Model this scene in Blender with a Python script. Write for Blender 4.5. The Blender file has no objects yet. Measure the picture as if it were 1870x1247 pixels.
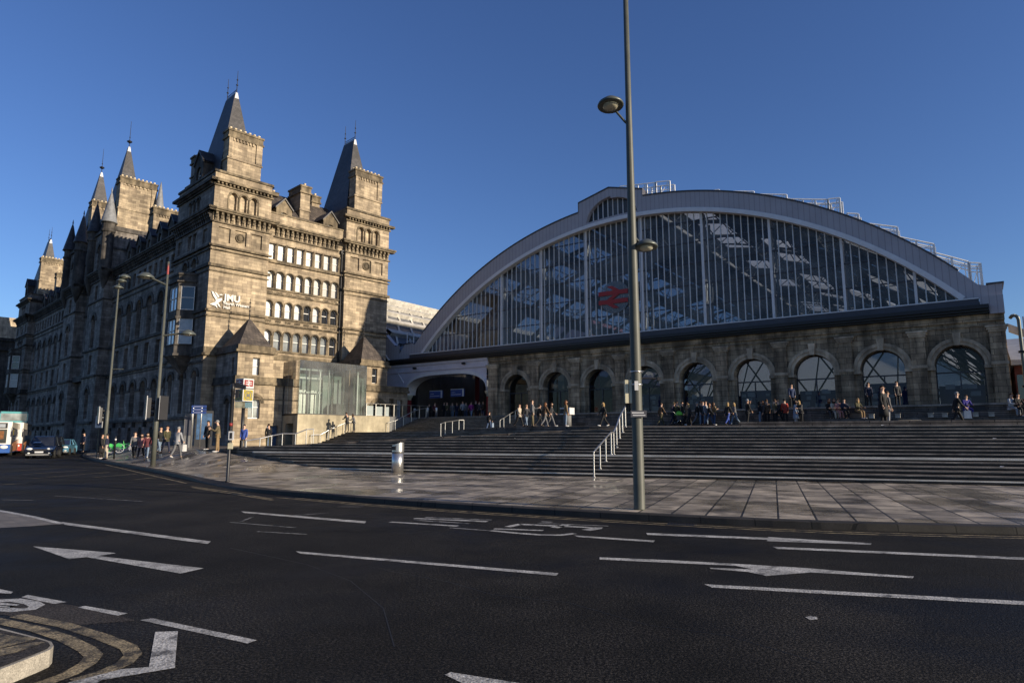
import bpy, bmesh, random
from math import *
from mathutils import Vector, Matrix
RN = random.Random(11)
SC = bpy.context.scene
COL = SC.collection

# ---------------------------------------------------------------- survey of the place (camera at x=y=0, 1.62 m above the road)
F = 1200.0; TH = atan((798.5-623)/F); EYE = 1.62
def ray(px, py):
    xr = (px-935)/F; yr = (623.5-py)/F
    return (xr, cos(TH)-yr*sin(TH), sin(TH)+yr*cos(TH))
def onz(px, py, z):
    d = ray(px, py); t = (z-EYE)/d[2]
    return (d[0]*t, d[1]*t)
def dvec(vp):
    d = ray(vp, 798.5); L = hypot(d[0], d[1]); return (d[0]/L, d[1]/L)
_l = dvec(-785); SU = (-_l[0], -_l[1]); SN = (-SU[1], SU[0]); SD = 55.0      # station front: along, into the building
HG = dvec(2090); HL = (-HG[1], HG[0])                                       # hotel: along the gable, along the street
_d = ray(372, 640); P1 = (_d[0]/_d[1]*60.0, 60.0)
_v = dvec(-2144); VV = (-_v[0], -_v[1]); VM = (-VV[1], VV[0])                 # steps: along, up
def onplane(px, py, nn, D):
    d = ray(px, py); t = D/(nn[0]*d[0]+nn[1]*d[1]); return (d[0]*t, d[1]*t, EYE+d[2]*t)
def stn(px, py, off=0.0):
    p = onplane(px, py, SN, SD+off); return (p[0]*SU[0]+p[1]*SU[1], p[2])
def S2W(s, y): return (SU[0]*s+SN[0]*(SD+y), SU[1]*s+SN[1]*(SD+y))
def H2W(x, y): return (P1[0]+HG[0]*x+HL[0]*y, P1[1]+HG[1]*x+HL[1]*y)
def dot(a, b): return a[0]*b[0]+a[1]*b[1]
ST_ROT = atan2(SU[1], SU[0]); HT_ROT = atan2(HG[1], HG[0])
LAND, PLAT, CON = 0.90, 2.12, 3.72
def sst(t):
    t = max(0.0, min(1.0, t)); return t*t*(3-2*t)
def pave_h(x, y):
    v = x*VV[0]+y*VV[1]; m = x*VM[0]+y*VM[1]
    return 0.12+0.78*sst((-v-10)/22)*sst((m-22)/13)
def onpave(px, py):
    d = ray(px, py); t = 8.0
    while t < 120:
        x, y, z = d[0]*t, d[1]*t, EYE+d[2]*t
        if z <= pave_h(x, y): return (x, y, pave_h(x, y))
        t += 0.05
    return (d[0]*60, d[1]*60, 0.3)
def byhead(px, yh, zs, h):
    t = (zs+h-EYE)/ray(px, yh)[2]; d = ray(px, yh); return (d[0]*t, d[1]*t, zs)

# ---------------------------------------------------------------- objects
def tag(o, label=None, cat=None, group=None, kind=None):
    if label: o['label'] = label
    if cat: o['category'] = cat
    if group: o['group'] = group
    if kind: o['kind'] = kind
    return o
def thing(name, label, cat, loc=(0, 0, 0), rz=0.0, group=None):
    o = bpy.data.objects.new(name, None); COL.objects.link(o)
    o.empty_display_size = 0.3; o.location = loc; o.rotation_euler = (0, 0, rz)
    return tag(o, label, cat, group)
def link(name, me, parent=None, loc=(0, 0, 0), rz=0.0):
    o = bpy.data.objects.new(name, me); COL.objects.link(o)
    o.location = loc; o.rotation_euler = (0, 0, rz)
    if parent: o.parent = parent
    return o
def copy_tree(o, parent=None):
    c = o.copy(); COL.objects.link(c)
    if parent: c.parent = parent
    for ch in list(o.children): copy_tree(ch, c)
    return c

class MB:
    def __init__(s): s.v = []; s.f = []; s.sm = []
    def add(s, vs, fs, smooth=False):
        b = len(s.v); s.v += [tuple(x) for x in vs]; s.f += [tuple(i+b for i in f) for f in fs]; s.sm += [smooth]*len(fs); return s
    def quad(s, a, b, c, d): return s.add([a, b, c, d], [(0, 1, 2, 3)])
    def box(s, x0, x1, y0, y1, z0, z1):
        return s.add([(x0,y0,z0),(x1,y0,z0),(x1,y1,z0),(x0,y1,z0),(x0,y0,z1),(x1,y0,z1),(x1,y1,z1),(x0,y1,z1)],
            [(0,3,2,1),(4,5,6,7),(0,1,5,4),(1,2,6,5),(2,3,7,6),(3,0,4,7)])
    def frus(s, b, t, z0, z1):
        (a0,a1,c0,c1), (e0,e1,g0,g1) = b, t
        return s.add([(a0,c0,z0),(a1,c0,z0),(a1,c1,z0),(a0,c1,z0),(e0,g0,z1),(e1,g0,z1),(e1,g1,z1),(e0,g1,z1)],
            [(0,3,2,1),(4,5,6,7),(0,1,5,4),(1,2,6,5),(2,3,7,6),(3,0,4,7)])
    def prism(s, pts, z0, z1, top=None):
        n = len(pts); zt = top if top else [z1]*n
        return s.add([(p[0],p[1],z0) for p in pts]+[(p[0],p[1],zt[i]) for i, p in enumerate(pts)],
            [tuple(range(n-1,-1,-1)), tuple(range(n,2*n))]+[(i,(i+1)%n,n+(i+1)%n,n+i) for i in range(n)])
    def prismY(s, pts, y0, y1):
        n = len(pts)
        return s.add([(p[0],y0,p[1]) for p in pts]+[(p[0],y1,p[1]) for p in pts],
            [tuple(range(n)), tuple(range(2*n-1,n-1,-1))]+[(i,n+i,n+(i+1)%n,(i+1)%n) for i in range(n)])
    def prismX(s, pts, x0, x1):
        n = len(pts)
        return s.add([(x0,p[0],p[1]) for p in pts]+[(x1,p[0],p[1]) for p in pts],
            [tuple(range(n)), tuple(range(2*n-1,n-1,-1))]+[(i,n+i,n+(i+1)%n,(i+1)%n) for i in range(n)])
    def tube(s, a, b, r0, r1=None, n=8, cap=True):
        r1 = r0 if r1 is None else r1
        a = Vector(a); b = Vector(b); d = (b-a)
        if d.length < 1e-6: return s
        d.normalize(); q = Vector((0,0,1)) if abs(d.z) < 0.9 else Vector((1,0,0))
        e = d.cross(q).normalized(); g = d.cross(e)
        vs = []
        for c, r in ((a, r0), (b, r1)):
            for i in range(n):
                t = 2*pi*i/n; vs.append(c+e*(r*cos(t))+g*(r*sin(t)))
        fs = [(i,(i+1)%n,n+(i+1)%n,n+i) for i in range(n)]
        s.add(vs, fs, n > 5)
        if cap: s.add(vs, [tuple(range(n-1,-1,-1)), tuple(range(n,2*n))])
        return s
    def path(s, pts, r, n=8):
        for a, b in zip(pts, pts[1:]): s.tube(a, b, r, r, n)
        return s
    def lathe(s, prof, c=(0,0,0), n=16, smooth=True):
        vs = []; fs = []
        for r, z in prof:
            for i in range(n): vs.append((c[0]+r*cos(2*pi*i/n), c[1]+r*sin(2*pi*i/n), c[2]+z))
        for k in range(len(prof)-1):
            for i in range(n): fs.append((k*n+i, k*n+(i+1)%n, (k+1)*n+(i+1)%n, (k+1)*n+i))
        fs.append(tuple(range(n-1,-1,-1))); fs.append(tuple(range((len(prof)-1)*n, len(prof)*n)))
        return s.add(vs, fs, smooth)
    def ell(s, c, r, n=10, m=6):
        vs = []; fs = []
        for k in range(m+1):
            ph = pi*k/m
            for i in range(n): vs.append((c[0]+r[0]*sin(ph)*cos(2*pi*i/n), c[1]+r[1]*sin(ph)*sin(2*pi*i/n), c[2]+r[2]*cos(ph)))
        for k in range(m):
            for i in range(n): fs.append((k*n+i, (k+1)*n+i, (k+1)*n+(i+1)%n, k*n+(i+1)%n))
        return s.add(vs, fs, True)
    def mesh(s, name, m):
        me = bpy.data.meshes.new(name); me.from_pydata(s.v, [], s.f); me.validate()
        if m: me.materials.append(m)
        if any(s.sm) and len(me.polygons) == len(s.sm):
            me.polygons.foreach_set('use_smooth', s.sm)
        me.update(); return me
    def build(s, name, m, parent=None, loc=(0,0,0), rz=0.0):
        return link(name, s.mesh(name, m), parent, loc, rz)

# ---------------------------------------------------------------- materials
def mat(name, c, rough=0.7, metal=0.0, var=0.25, sc=2.0, brick=None, flat=False, stain=0.0, grime=0.0, bump=0.15, bsc=30.0, spec=0.4, wet=None, speck=0.0, trans=None, coat=0.0, streak=1.5, seams=None, ssc=90.0, slo=0.35, shi=0.7, gsc=0.35, glo=0.38, ghi=0.6):
    m = bpy.data.materials.new(name); m.use_nodes = True
    nt = m.node_tree; N = nt.nodes; L = nt.links
    b = N['Principled BSDF']
    b.inputs['Metallic'].default_value = metal; b.inputs['Roughness'].default_value = rough
    b.inputs['Specular IOR Level'].default_value = spec
    if coat: b.inputs['Coat Weight'].default_value = coat; b.inputs['Coat Roughness'].default_value = 0.08
    tc = N.new('ShaderNodeTexCoord'); obj = tc.outputs['Object']
    def noise(scale, det=4.0, vec=None, ro=0.55):
        n = N.new('ShaderNodeTexNoise'); n.inputs['Scale'].default_value = scale; n.inputs['Detail'].default_value = det
        n.inputs['Roughness'].default_value = ro; L.new(vec or obj, n.inputs['Vector']); return n.outputs['Fac']
    def ramp(f, p0, p1, c0, c1):
        r = N.new('ShaderNodeMapRange'); r.inputs['From Min'].default_value = p0; r.inputs['From Max'].default_value = p1
        r.inputs['To Min'].default_value = c0; r.inputs['To Max'].default_value = c1; L.new(f, r.inputs['Value']); return r.outputs['Result']
    def mulc(col, f):
        x = N.new('ShaderNodeMix'); x.data_type = 'RGBA'; x.blend_type = 'MULTIPLY'; x.inputs[0].default_value = 1.0
        L.new(col, x.inputs[6]); L.new(f, x.inputs[7]); return x.outputs[2]
    def mixc(f, a, bb):
        x = N.new('ShaderNodeMix'); x.data_type = 'RGBA'; L.new(f, x.inputs[0])
        for i, q in ((6, a), (7, bb)):
            if isinstance(q, tuple): x.inputs[i].default_value = (*q, 1)
            else: L.new(q, x.inputs[i])
        return x.outputs[2]
    sep = N.new('ShaderNodeSeparateXYZ'); L.new(obj, sep.inputs[0])
    hgt = None
    if brick:
        bw, bh, mc, c2, ms = brick
        cb = N.new('ShaderNodeCombineXYZ')
        if flat:
            L.new(sep.outputs[0], cb.inputs[0]); L.new(sep.outputs[1], cb.inputs[1])
        else:
            ad = N.new('ShaderNodeMath'); ad.operation = 'ADD'; L.new(sep.outputs[0], ad.inputs[0]); L.new(sep.outputs[1], ad.inputs[1])
            L.new(ad.outputs[0], cb.inputs[0]); L.new(sep.outputs[2], cb.inputs[1])
        br = N.new('ShaderNodeTexBrick'); L.new(cb.outputs[0], br.inputs['Vector'])
        br.inputs['Color1'].default_value = (*c, 1); br.inputs['Color2'].default_value = (*c2, 1); br.inputs['Mortar'].default_value = (*mc, 1)
        br.inputs['Scale'].default_value = 1.0; br.inputs['Brick Width'].default_value = bw; br.inputs['Row Height'].default_value = bh
        br.offset = 0.0 if name == 'flagstone' else 0.5
        br.inputs['Mortar Size'].default_value = ms; br.inputs['Mortar Smooth'].default_value = 0.3; br.inputs['Bias'].default_value = 0.0
        col = br.outputs['Color']; hgt = br.outputs['Fac']
    else:
        rgb = N.new('ShaderNodeRGB'); rgb.outputs[0].default_value = (*c, 1); col = rgb.outputs[0]
    if var: col = mulc(col, ramp(noise(sc, 6.0), 0.3, 0.7, 1-var, 1+var*0.7))
    if stain:
        mp = N.new('ShaderNodeMapping'); mp.inputs['Scale'].default_value = (streak, streak, 0.22) if not flat else (0.5, 0.5, 0.5); L.new(obj, mp.inputs['Vector'])
        col = mulc(col, ramp(noise(1.0, 5.0, mp.outputs[0], 0.65), 0.40, 0.62, 1-stain, 1.0))
    if grime: col = mulc(col, ramp(noise(gsc, 6.0, None, 0.7), glo, ghi, 1-grime, 1.05))
    if speck:
        f1 = noise(ssc, 2.0, None, 0.8)
        col = mulc(col, ramp(f1, slo, shi, max(0.0, 1-speck), 1+speck*1.6))
    if seams:
        md = N.new('ShaderNodeMath'); md.operation = 'FRACT'; dv = N.new('ShaderNodeMath'); dv.operation = 'DIVIDE'; dv.inputs[1].default_value = seams
        L.new(sep.outputs[0], dv.inputs[0]); L.new(dv.outputs[0], md.inputs[0])
        sm = ramp(md.outputs[0], 0.0, 0.16, 0.55, 1.0); col = mulc(col, sm)
    L.new(col, b.inputs['Base Color'])
    if wet:
        w = ramp(noise(wet[0], 3.0, None, 0.6), wet[1], wet[1]+0.12, wet[2], rough); L.new(w, b.inputs['Roughness'])
    if bump:
        bp = N.new('ShaderNodeBump'); bp.inputs['Strength'].default_value = bump; bp.inputs['Distance'].default_value = 0.02
        nh = noise(bsc, 5.0)
        if hgt is not None:
            mh = N.new('ShaderNodeMath'); mh.operation = 'MULTIPLY_ADD'; mh.inputs[1].default_value = -1.2; L.new(hgt, mh.inputs[0]); L.new(nh, mh.inputs[2]); nh = mh.outputs[0]
        L.new(nh, bp.inputs['Height']); L.new(bp.outputs[0], b.inputs['Normal'])
    return m
def glass(name, tint, refl=1.0, rough=0.02, base=0.04, dust=0.0, glow=0.0):
    m = bpy.data.materials.new(name); m.use_nodes = True; nt = m.node_tree; N = nt.nodes; L = nt.links
    N.remove(N['Principled BSDF']); out = N['Material Output']
    tr = N.new('ShaderNodeBsdfTransparent'); tr.inputs[0].default_value = (*tint, 1)
    gl = N.new('ShaderNodeBsdfGlossy'); gl.inputs['Roughness'].default_value = rough
    lw = N.new('ShaderNodeFresnel'); lw.inputs[0].default_value = 1.45
    mm = N.new('ShaderNodeMath'); mm.operation = 'MULTIPLY_ADD'; mm.inputs[1].default_value = refl; mm.inputs[2].default_value = base; mm.use_clamp = True
    L.new(lw.outputs[0], mm.inputs[0])
    mx = N.new('ShaderNodeMixShader'); L.new(mm.outputs[0], mx.inputs[0]); L.new(tr.outputs[0], mx.inputs[1]); L.new(gl.outputs[0], mx.inputs[2])
    res = mx.outputs[0]
    for amt, kind, c in ((dust, 'ShaderNodeBsdfDiffuse', (0.45,0.45,0.44)), (glow, 'ShaderNodeBsdfTranslucent', (0.75,0.76,0.76))):
        if amt:
            d = N.new(kind); d.inputs[0].default_value = (*c, 1); m2 = N.new('ShaderNodeMixShader'); m2.inputs[0].default_value = amt
            if kind == 'ShaderNodeBsdfDiffuse':
                tcn = N.new('ShaderNodeTexCoord'); nz = N.new('ShaderNodeTexNoise'); nz.inputs['Scale'].default_value = 0.5; nz.inputs['Detail'].default_value = 6; L.new(tcn.outputs['Object'], nz.inputs['Vector'])
                mr = N.new('ShaderNodeMapRange'); mr.inputs['From Min'].default_value = 0.35; mr.inputs['From Max'].default_value = 0.65; mr.inputs['To Min'].default_value = amt*0.3; mr.inputs['To Max'].default_value = amt*1.6; L.new(nz.outputs['Fac'], mr.inputs['Value']); L.new(mr.outputs[0], m2.inputs[0])
            L.new(res, m2.inputs[1]); L.new(d.outputs[0], m2.inputs[2]); res = m2.outputs[0]
    L.new(res, out.inputs['Surface']); return m

M = {}
M['asphalt'] = mat('asphalt', (0.037,0.0335,0.0305), 0.8, var=0.5, sc=0.18, speck=0.95, ssc=38, slo=0.44, shi=0.80, bump=1.0, bsc=55, spec=0.15, grime=0.5, gsc=0.6, stain=0.4, flat=True, wet=(0.25,0.38,0.58))
M['cover'] = mat('cast_iron_cover', (0.03,0.027,0.025), 0.5, metal=0.4, var=0.4, sc=12, bump=0.3)
M['cracktar'] = mat('crack_tar', (0.007,0.007,0.007), 0.6, var=0.3, bump=0.0)
M['letter'] = mat('letter_white', (0.5,0.49,0.46), 0.5, var=0.1, bump=0.0)
M['patch'] = mat('asphalt_patch', (0.038,0.033,0.03), 0.8, var=0.35, sc=0.8, speck=0.8, ssc=45, bump=0.6, bsc=60, spec=0.15)
M['setts'] = mat('setts', (0.13,0.115,0.10), 0.7, brick=(0.3,0.15,(0.05,0.05,0.05),(0.17,0.15,0.13),0.012), flat=True, var=0.25)
M['paint'] = mat('road_paint', (0.33,0.32,0.30), 0.6, var=0.4, sc=3, speck=0.6, ssc=50, bump=0.5, bsc=60, grime=0.75, gsc=3.5, glo=0.36, ghi=0.47)
M['wornpaint'] = mat('worn_road_paint', (0.16,0.155,0.148), 0.65, var=0.4, sc=4, speck=0.8, ssc=50, bump=0.5, bsc=60, grime=0.85, gsc=5, glo=0.42, ghi=0.5)
M['yellow'] = mat('yellow_road_paint', (0.19,0.15,0.085), 0.65, var=0.5, sc=5, speck=0.8, ssc=50, bump=0.5, bsc=60, grime=0.8, gsc=4, glo=0.40, ghi=0.52)
M['flag'] = mat('flagstone', (0.37,0.315,0.245), 0.62, brick=(0.66,0.9,(0.02,0.018,0.016),(0.165,0.14,0.11),0.024), flat=True, var=0.4, sc=1.4, grime=0.72, gsc=0.8, glo=0.36, ghi=0.52, bump=0.25, bsc=14, wet=(0.35,0.43,0.12), spec=0.45)
M['sunedge'] = mat('painted_sunlit_edge', (0.55,0.52,0.46), 0.5, var=0.3, sc=1.0, speck=0.2)
M['backpanel'] = mat('pale_back_panel', (0.36,0.40,0.38), 0.6, var=0.3, sc=0.5, bump=0.0)
M['kerb'] = mat('kerb_granite', (0.035,0.032,0.029), 0.65, brick=(0.9,4.0,(0.008,0.008,0.008),(0.025,0.023,0.021),0.012), flat=True, var=0.3, speck=0.3, spec=0.2)
M['paleKerb'] = mat('pale_kerb', (0.34,0.31,0.26), 0.75, var=0.3, sc=5, speck=0.3, grime=0.35)
M['granite'] = mat('step_granite', (0.20,0.168,0.14), 0.6, brick=(1.55,0.133,(0.015,0.013,0.012),(0.12,0.10,0.085),0.020), var=0.4, sc=1.5, speck=0.25, stain=0.5, spec=0.3)
M['nosing'] = mat('step_nosing', (0.27,0.235,0.20), 0.4, var=0.4, sc=1.5, speck=0.2, spec=0.4, stain=0.45)
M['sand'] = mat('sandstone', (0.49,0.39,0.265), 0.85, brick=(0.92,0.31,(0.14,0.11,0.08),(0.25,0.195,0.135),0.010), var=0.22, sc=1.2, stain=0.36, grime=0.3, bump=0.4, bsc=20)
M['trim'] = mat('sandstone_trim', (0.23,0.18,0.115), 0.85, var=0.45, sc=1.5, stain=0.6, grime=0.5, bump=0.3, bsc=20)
M['shadesoot'] = mat('shaded_sooty_sandstone', (0.35,0.31,0.275), 0.85, brick=(0.92,0.31,(0.07,0.062,0.055),(0.20,0.176,0.155),0.010), var=0.3, sc=1.2, stain=0.5, grime=0.42, bump=0.35, bsc=20)  # street side copy of the sandstone, its shade put into darker grey
M['shadesootrim'] = mat('shaded_sooty_trim', (0.11,0.097,0.085), 0.85, var=0.45, sc=1.5, stain=0.6, grime=0.55, bump=0.3, bsc=20)  # sooty trim of the street side, with shade put into the colour
M['ststone'] = mat('station_stone', (0.56,0.425,0.275), 0.85, brick=(1.0,0.42,(0.06,0.05,0.04),(0.36,0.27,0.175),0.014), var=0.4, sc=0.9, stain=0.62, grime=0.45, bump=0.4, bsc=18)
M['sttrim'] = mat('station_trim', (0.58,0.465,0.33), 0.85, var=0.4, sc=1.2, stain=0.45, grime=0.4, bump=0.3, bsc=18)
M['slate'] = mat('slate', (0.06,0.055,0.058), 0.5, brick=(0.3,0.2,(0.02,0.02,0.02),(0.035,0.033,0.036),0.012), var=0.35, sc=2.0, grime=0.3)
M['brownslate'] = mat('brown_slate', (0.105,0.085,0.07), 0.7, brick=(0.3,0.22,(0.025,0.02,0.02),(0.055,0.045,0.04),0.02), var=0.4, sc=2.0, grime=0.4)
M['lead'] = mat('lead', (0.36,0.37,0.39), 0.5, metal=0.3, var=0.2)
M['pots'] = mat('chimney_pot', (0.55,0.45,0.30), 0.8, var=0.2)
M['iron'] = mat('black_iron', (0.02,0.02,0.022), 0.5, metal=0.5, var=0.15)
M['clad'] = mat('grey_cladding', (0.38,0.36,0.385), 0.6, metal=0.0, var=0.08, sc=0.7, seams=0.42, bump=0.0)
M['rim'] = mat('pale_rim', (0.68,0.66,0.66), 0.55, var=0.08, bump=0.0)
M['gutter'] = mat('dark_gutter', (0.055,0.055,0.068), 0.5, var=0.15, bump=0.0)
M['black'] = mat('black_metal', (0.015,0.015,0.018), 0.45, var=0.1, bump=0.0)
M['mullion'] = mat('mullion_paint', (0.58,0.57,0.56), 0.5, metal=0.0, var=0.1, bump=0.0)
M['leadgrey'] = mat('weathered_lead', (0.17,0.175,0.185), 0.55, var=0.3, sc=3)
M['whitemetal'] = mat('white_painted_metal', (0.78,0.78,0.76), 0.45, var=0.1, bump=0.0)
M['lilac'] = mat('lilac_ironwork', (0.62,0.58,0.64), 0.55, var=0.12, sc=1.0, bump=0.0)
M['cream'] = mat('cream_paint', (0.5,0.46,0.33), 0.5, var=0.15, bump=0.0)
M['redpaint'] = mat('red_paint', (0.22,0.022,0.02), 0.5, var=0.15, bump=0.0)
M['symbol'] = mat('red_symbol', (0.34,0.025,0.025), 0.5, var=0.08, bump=0.0)
M['screen'] = glass('screen_glass', (0.52,0.54,0.56), 0.5, 0.03, 0.015, dust=0.14)
M['window'] = glass('window_glass', (0.42,0.44,0.47), 0.5, 0.02, 0.01)
M['farglass'] = glass('far_glass', (0.45,0.47,0.5), 0.1, 0.3, 0.0, glow=0.5)
M['roofglass'] = glass('roof_glass', (0.46,0.52,0.58), 0.2, 0.1, 0.0, glow=0.30)
M['boxglass'] = glass('green_glass', (0.82,0.90,0.87), 1.5, 0.01, 0.30, dust=0.12)
M['balglass'] = glass('balustrade_glass', (0.75,0.80,0.80), 0.8, 0.02, 0.03)
M['pbright'] = mat('blind_behind_glass', (0.29,0.29,0.275), 0.25, var=0.2, sc=0.6, bump=0.0, coat=1.0, spec=0.6)
M['pmid'] = mat('half_dark_pane', (0.22,0.24,0.25), 0.12, var=0.75, sc=0.8, bump=0.0, coat=1.0, spec=0.8)
M['pdark'] = mat('dark_pane', (0.02,0.022,0.026), 0.08, var=0.5, sc=0.8, bump=0.0, coat=1.0, spec=0.8)
M['pgrey'] = mat('curtained_pane', (0.30,0.32,0.35), 0.3, var=0.25, sc=2.0, bump=0.0, coat=1.0, spec=0.5)
M['frame'] = mat('white_frame', (0.62,0.61,0.58), 0.5, var=0.1, bump=0.0)
M['dkframe'] = mat('dark_frame', (0.05,0.05,0.055), 0.5, var=0.1, bump=0.0)
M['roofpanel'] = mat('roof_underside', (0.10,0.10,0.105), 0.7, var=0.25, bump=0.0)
M['truss'] = mat('roof_truss', (0.22,0.23,0.26), 0.6, var=0.2, bump=0.0)
M['shedroof'] = mat('cream_roof_louvre', (0.55,0.52,0.46), 0.6, var=0.2, sc=1.0, bump=0.0, stain=0.3)
M['shedglaz'] = mat('grey_roof_glazing', (0.10,0.105,0.12), 0.35, var=0.3, bump=0.0)
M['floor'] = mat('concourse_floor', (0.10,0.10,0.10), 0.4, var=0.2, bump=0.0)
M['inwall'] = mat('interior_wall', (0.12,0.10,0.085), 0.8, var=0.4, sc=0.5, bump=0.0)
M['concrete'] = mat('board_marked_concrete', (0.42,0.36,0.25), 0.8, brick=(2.4,1.2,(0.27,0.23,0.16),(0.38,0.33,0.23),0.006), var=0.2, sc=1.5, stain=0.25, grime=0.25)
M['dkconc'] = mat('grey_concrete', (0.16,0.16,0.16), 0.8, var=0.25, sc=1.5, stain=0.2)
M['steel'] = mat('brushed_steel', (0.55,0.54,0.52), 0.32, metal=0.9, var=0.1, sc=8, bump=0.0)
M['polegrey'] = mat('grey_pole_paint', (0.075,0.078,0.066), 0.5, metal=0.0, var=0.15, sc=3, bump=0.0, spec=0.3)
M['lampshell'] = mat('lamp_shell', (0.09,0.10,0.09), 0.4, metal=0.3, var=0.1, bump=0.0)
M['lens'] = mat('lamp_lens', (0.45,0.42,0.32), 0.25, var=0.2, bump=0.0, coat=0.6)
M['signwhite'] = mat('sign_white', (0.50,0.50,0.51), 0.4, var=0.12, bump=0.0)
M['signblue'] = mat('sign_blue', (0.035,0.07,0.24), 0.45, var=0.15, bump=0.0)
M['paleblue'] = mat('poster_blue', (0.03,0.075,0.16), 0.35, var=0.6, sc=2.5, bump=0.0, coat=0.4)
M['signyellow'] = mat('sign_yellow', (0.30,0.235,0.02), 0.4, var=0.08, bump=0.0)
M['paper'] = mat('notice_paper', (0.6,0.64,0.7), 0.6, var=0.2, bump=0.0)
M['rubber'] = mat('tyre_rubber', (0.012,0.012,0.012), 0.8, var=0.2, bump=0.0)
M['brick'] = mat('red_brick', (0.26,0.06,0.045), 0.85, brick=(0.23,0.075,(0.2,0.16,0.14),(0.18,0.04,0.035),0.006), var=0.3)
M['blind'] = mat('shop_interior_light', (0.25,0.23,0.18), 0.8, var=0.6, sc=0.8, bump=0.0)

# a wall seen face on: a = along, z = up, d = depth behind the face
class Wall:
    def __init__(s, mb, mp): s.mb = mb; s.p = mp
    def q(s, *c): s.mb.add([s.p(*x) for x in c], [tuple(range(len(c)))])
    def rect(s, a0, a1, z0, z1, d=0.0):
        if a1-a0 > 1e-4 and z1-z0 > 1e-4: s.q((a0,z0,d),(a1,z0,d),(a1,z1,d),(a0,z1,d))
    def cell(s, a0, a1, z0, z1, h0, h1, k0, k1, arch=0.0, dep=0.35, back=False, n=10):
        """wall piece with one opening; arch = rise of the head (k1 is the springing)"""
        c = (h0+h1)/2; w = (h1-h0)/2
        s.rect(a0, a1, z0, k0); s.rect(a0, h0, k0, z1); s.rect(h1, a1, k0, z1)
        pts = [(c-w*cos(pi*i/n), k1+arch*sin(pi*i/n)) for i in range(n+1)] if arch else [(h0, k1), (h1, k1)]
        for p, r in zip(pts, pts[1:]): s.q((p[0],p[1],0),(r[0],r[1],0),(r[0],z1,0),(p[0],z1,0))
        loop = [(h0,k0)]+pts+[(h1,k0)] if arch else [(h0,k0),(h0,k1),(h1,k1),(h1,k0)]
        for p, r in zip(loop, loop[1:]+loop[:1]): s.q((p[0],p[1],0),(r[0],r[1],0),(r[0],r[1],dep),(p[0],p[1],dep))
        if back: s.q(*[(p[0],p[1],dep) for p in loop])
    def bx(s, a0, a1, z0, z1, d0, d1):
        c = [s.p(a,z,d) for d in (d0,d1) for a,z in ((a0,z0),(a1,z0),(a1,z1),(a0,z1))]
        s.mb.add(c, [(0,1,2,3),(7,6,5,4),(0,4,5,1),(1,5,6,2),(2,6,7,3),(3,7,4,0)])
    def ring(s, c, zs, r0, r1, d0, d1, n=14, a0=0.0, a1=pi, el=1.0):
        """a half-round moulding round an arch head"""
        for i in range(n):
            t, u = a0+(a1-a0)*i/n, a0+(a1-a0)*(i+1)/n
            P = [(c-r*cos(x), zs+r*el*sin(x)) for x, r in ((t,r0),(u,r0),(u,r1),(t,r1))]
            f = [s.p(*k, d0) for k in P]+[s.p(*k, d1) for k in P]
            s.mb.add(f, [(0,1,2,3),(7,6,5,4),(0,4,5,1),(2,6,7,3),(1,5,6,2),(3,7,4,0)])
_WC = {}
def window(parent, pos, rz, w, h, arch, pane, fm='frame', mull=False, name='window', fw=0.07, rail=0.52):
    key = (round(w,2), round(h,2), round(arch,2), pane, fm, mull, fw)
    if key not in _WC:
        n = 10; pts = [(-w/2,0)]+([(-w/2*cos(pi*i/n), h+arch*sin(pi*i/n)) for i in range(n+1)] if arch else [(-w/2,h),(w/2,h)])+[(w/2,0)]
        a = MB(); a.add([(x,0,z) for x,z in pts], [tuple(range(len(pts)))])
        b = MB(); ins = [(x*(1-2*fw/w), z*(1-fw/(h+arch)) if z > 0 else fw) for x,z in pts]
        k = len(pts)
        vs = [(x,-0.05,z) for x,z in pts]+[(x,-0.05,z) for x,z in ins]+[(x,0.0,z) for x,z in ins]
        b.add(vs, [(i,(i+1)%k,k+(i+1)%k,k+i) for i in range(k)]+[(k+i,k+(i+1)%k,2*k+(i+1)%k,2*k+i) for i in range(k)])
        zr = (h+arch)*rail
        if rail: b.box(-w/2+fw*0.6, w/2-fw*0.6, -0.07, -0.004, zr-0.035, zr+0.035)
        if mull: b.box(-0.03, 0.03, -0.06, -0.005, fw, h+arch-fw)
        _WC[key] = (a.mesh('pane', M[pane]), b.mesh('frame', M[fm]))
    pm, fmh = _WC[key]
    o = link(name, pm, parent, pos, rz); link('frame', fmh, o); return o
# ================================================================= STATION
ox, oy = SN[0]*SD, SN[1]*SD
ST = thing('railway_station', 'wide arched glass station front above a dark stone arcade atop the steps', 'station', (ox, oy, 0), ST_ROT)
def arcz(x, c, Rr, zc): return zc+sqrt(max(Rr*Rr-(x-c)**2, 0))
OC, OR, OZ = -25.9, 36.0, -12.1          # outer roof line
IC, IR, IZ = -25.7, 34.9, -12.85         # inner edge of the fascia
def zo(x): return arcz(x, OC, OR, OZ)
def zi(x): return arcz(x, IC, IR, IZ)
SILL = 11.08
xiL, xiR = IC-sqrt(IR**2-(SILL-IZ)**2), IC+sqrt(IR**2-(SILL-IZ)**2)
# --- stone arcade
ACEN = [-38.25+4.685*i for i in range(9)]
mb = MB(); W = Wall(mb, lambda a, z, d: (a, d, z))
SPR, RAD = 6.56, 1.44
edges = [-41.75]+[(ACEN[i]+ACEN[i+1])/2 for i in range(8)]+[2.0]
for i, c in enumerate(ACEN):
    W.cell(edges[i], edges[i+1], 3.0, 10.0, c-RAD, c+RAD, 3.73, SPR, RAD, 1.0, n=16)
mb.quad((2.0,0,3.0),(2.0,14,3.0),(2.0,14,10.0),(2.0,0,10.0))
mb.build('stone_wall', M['ststone'], ST)
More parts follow.
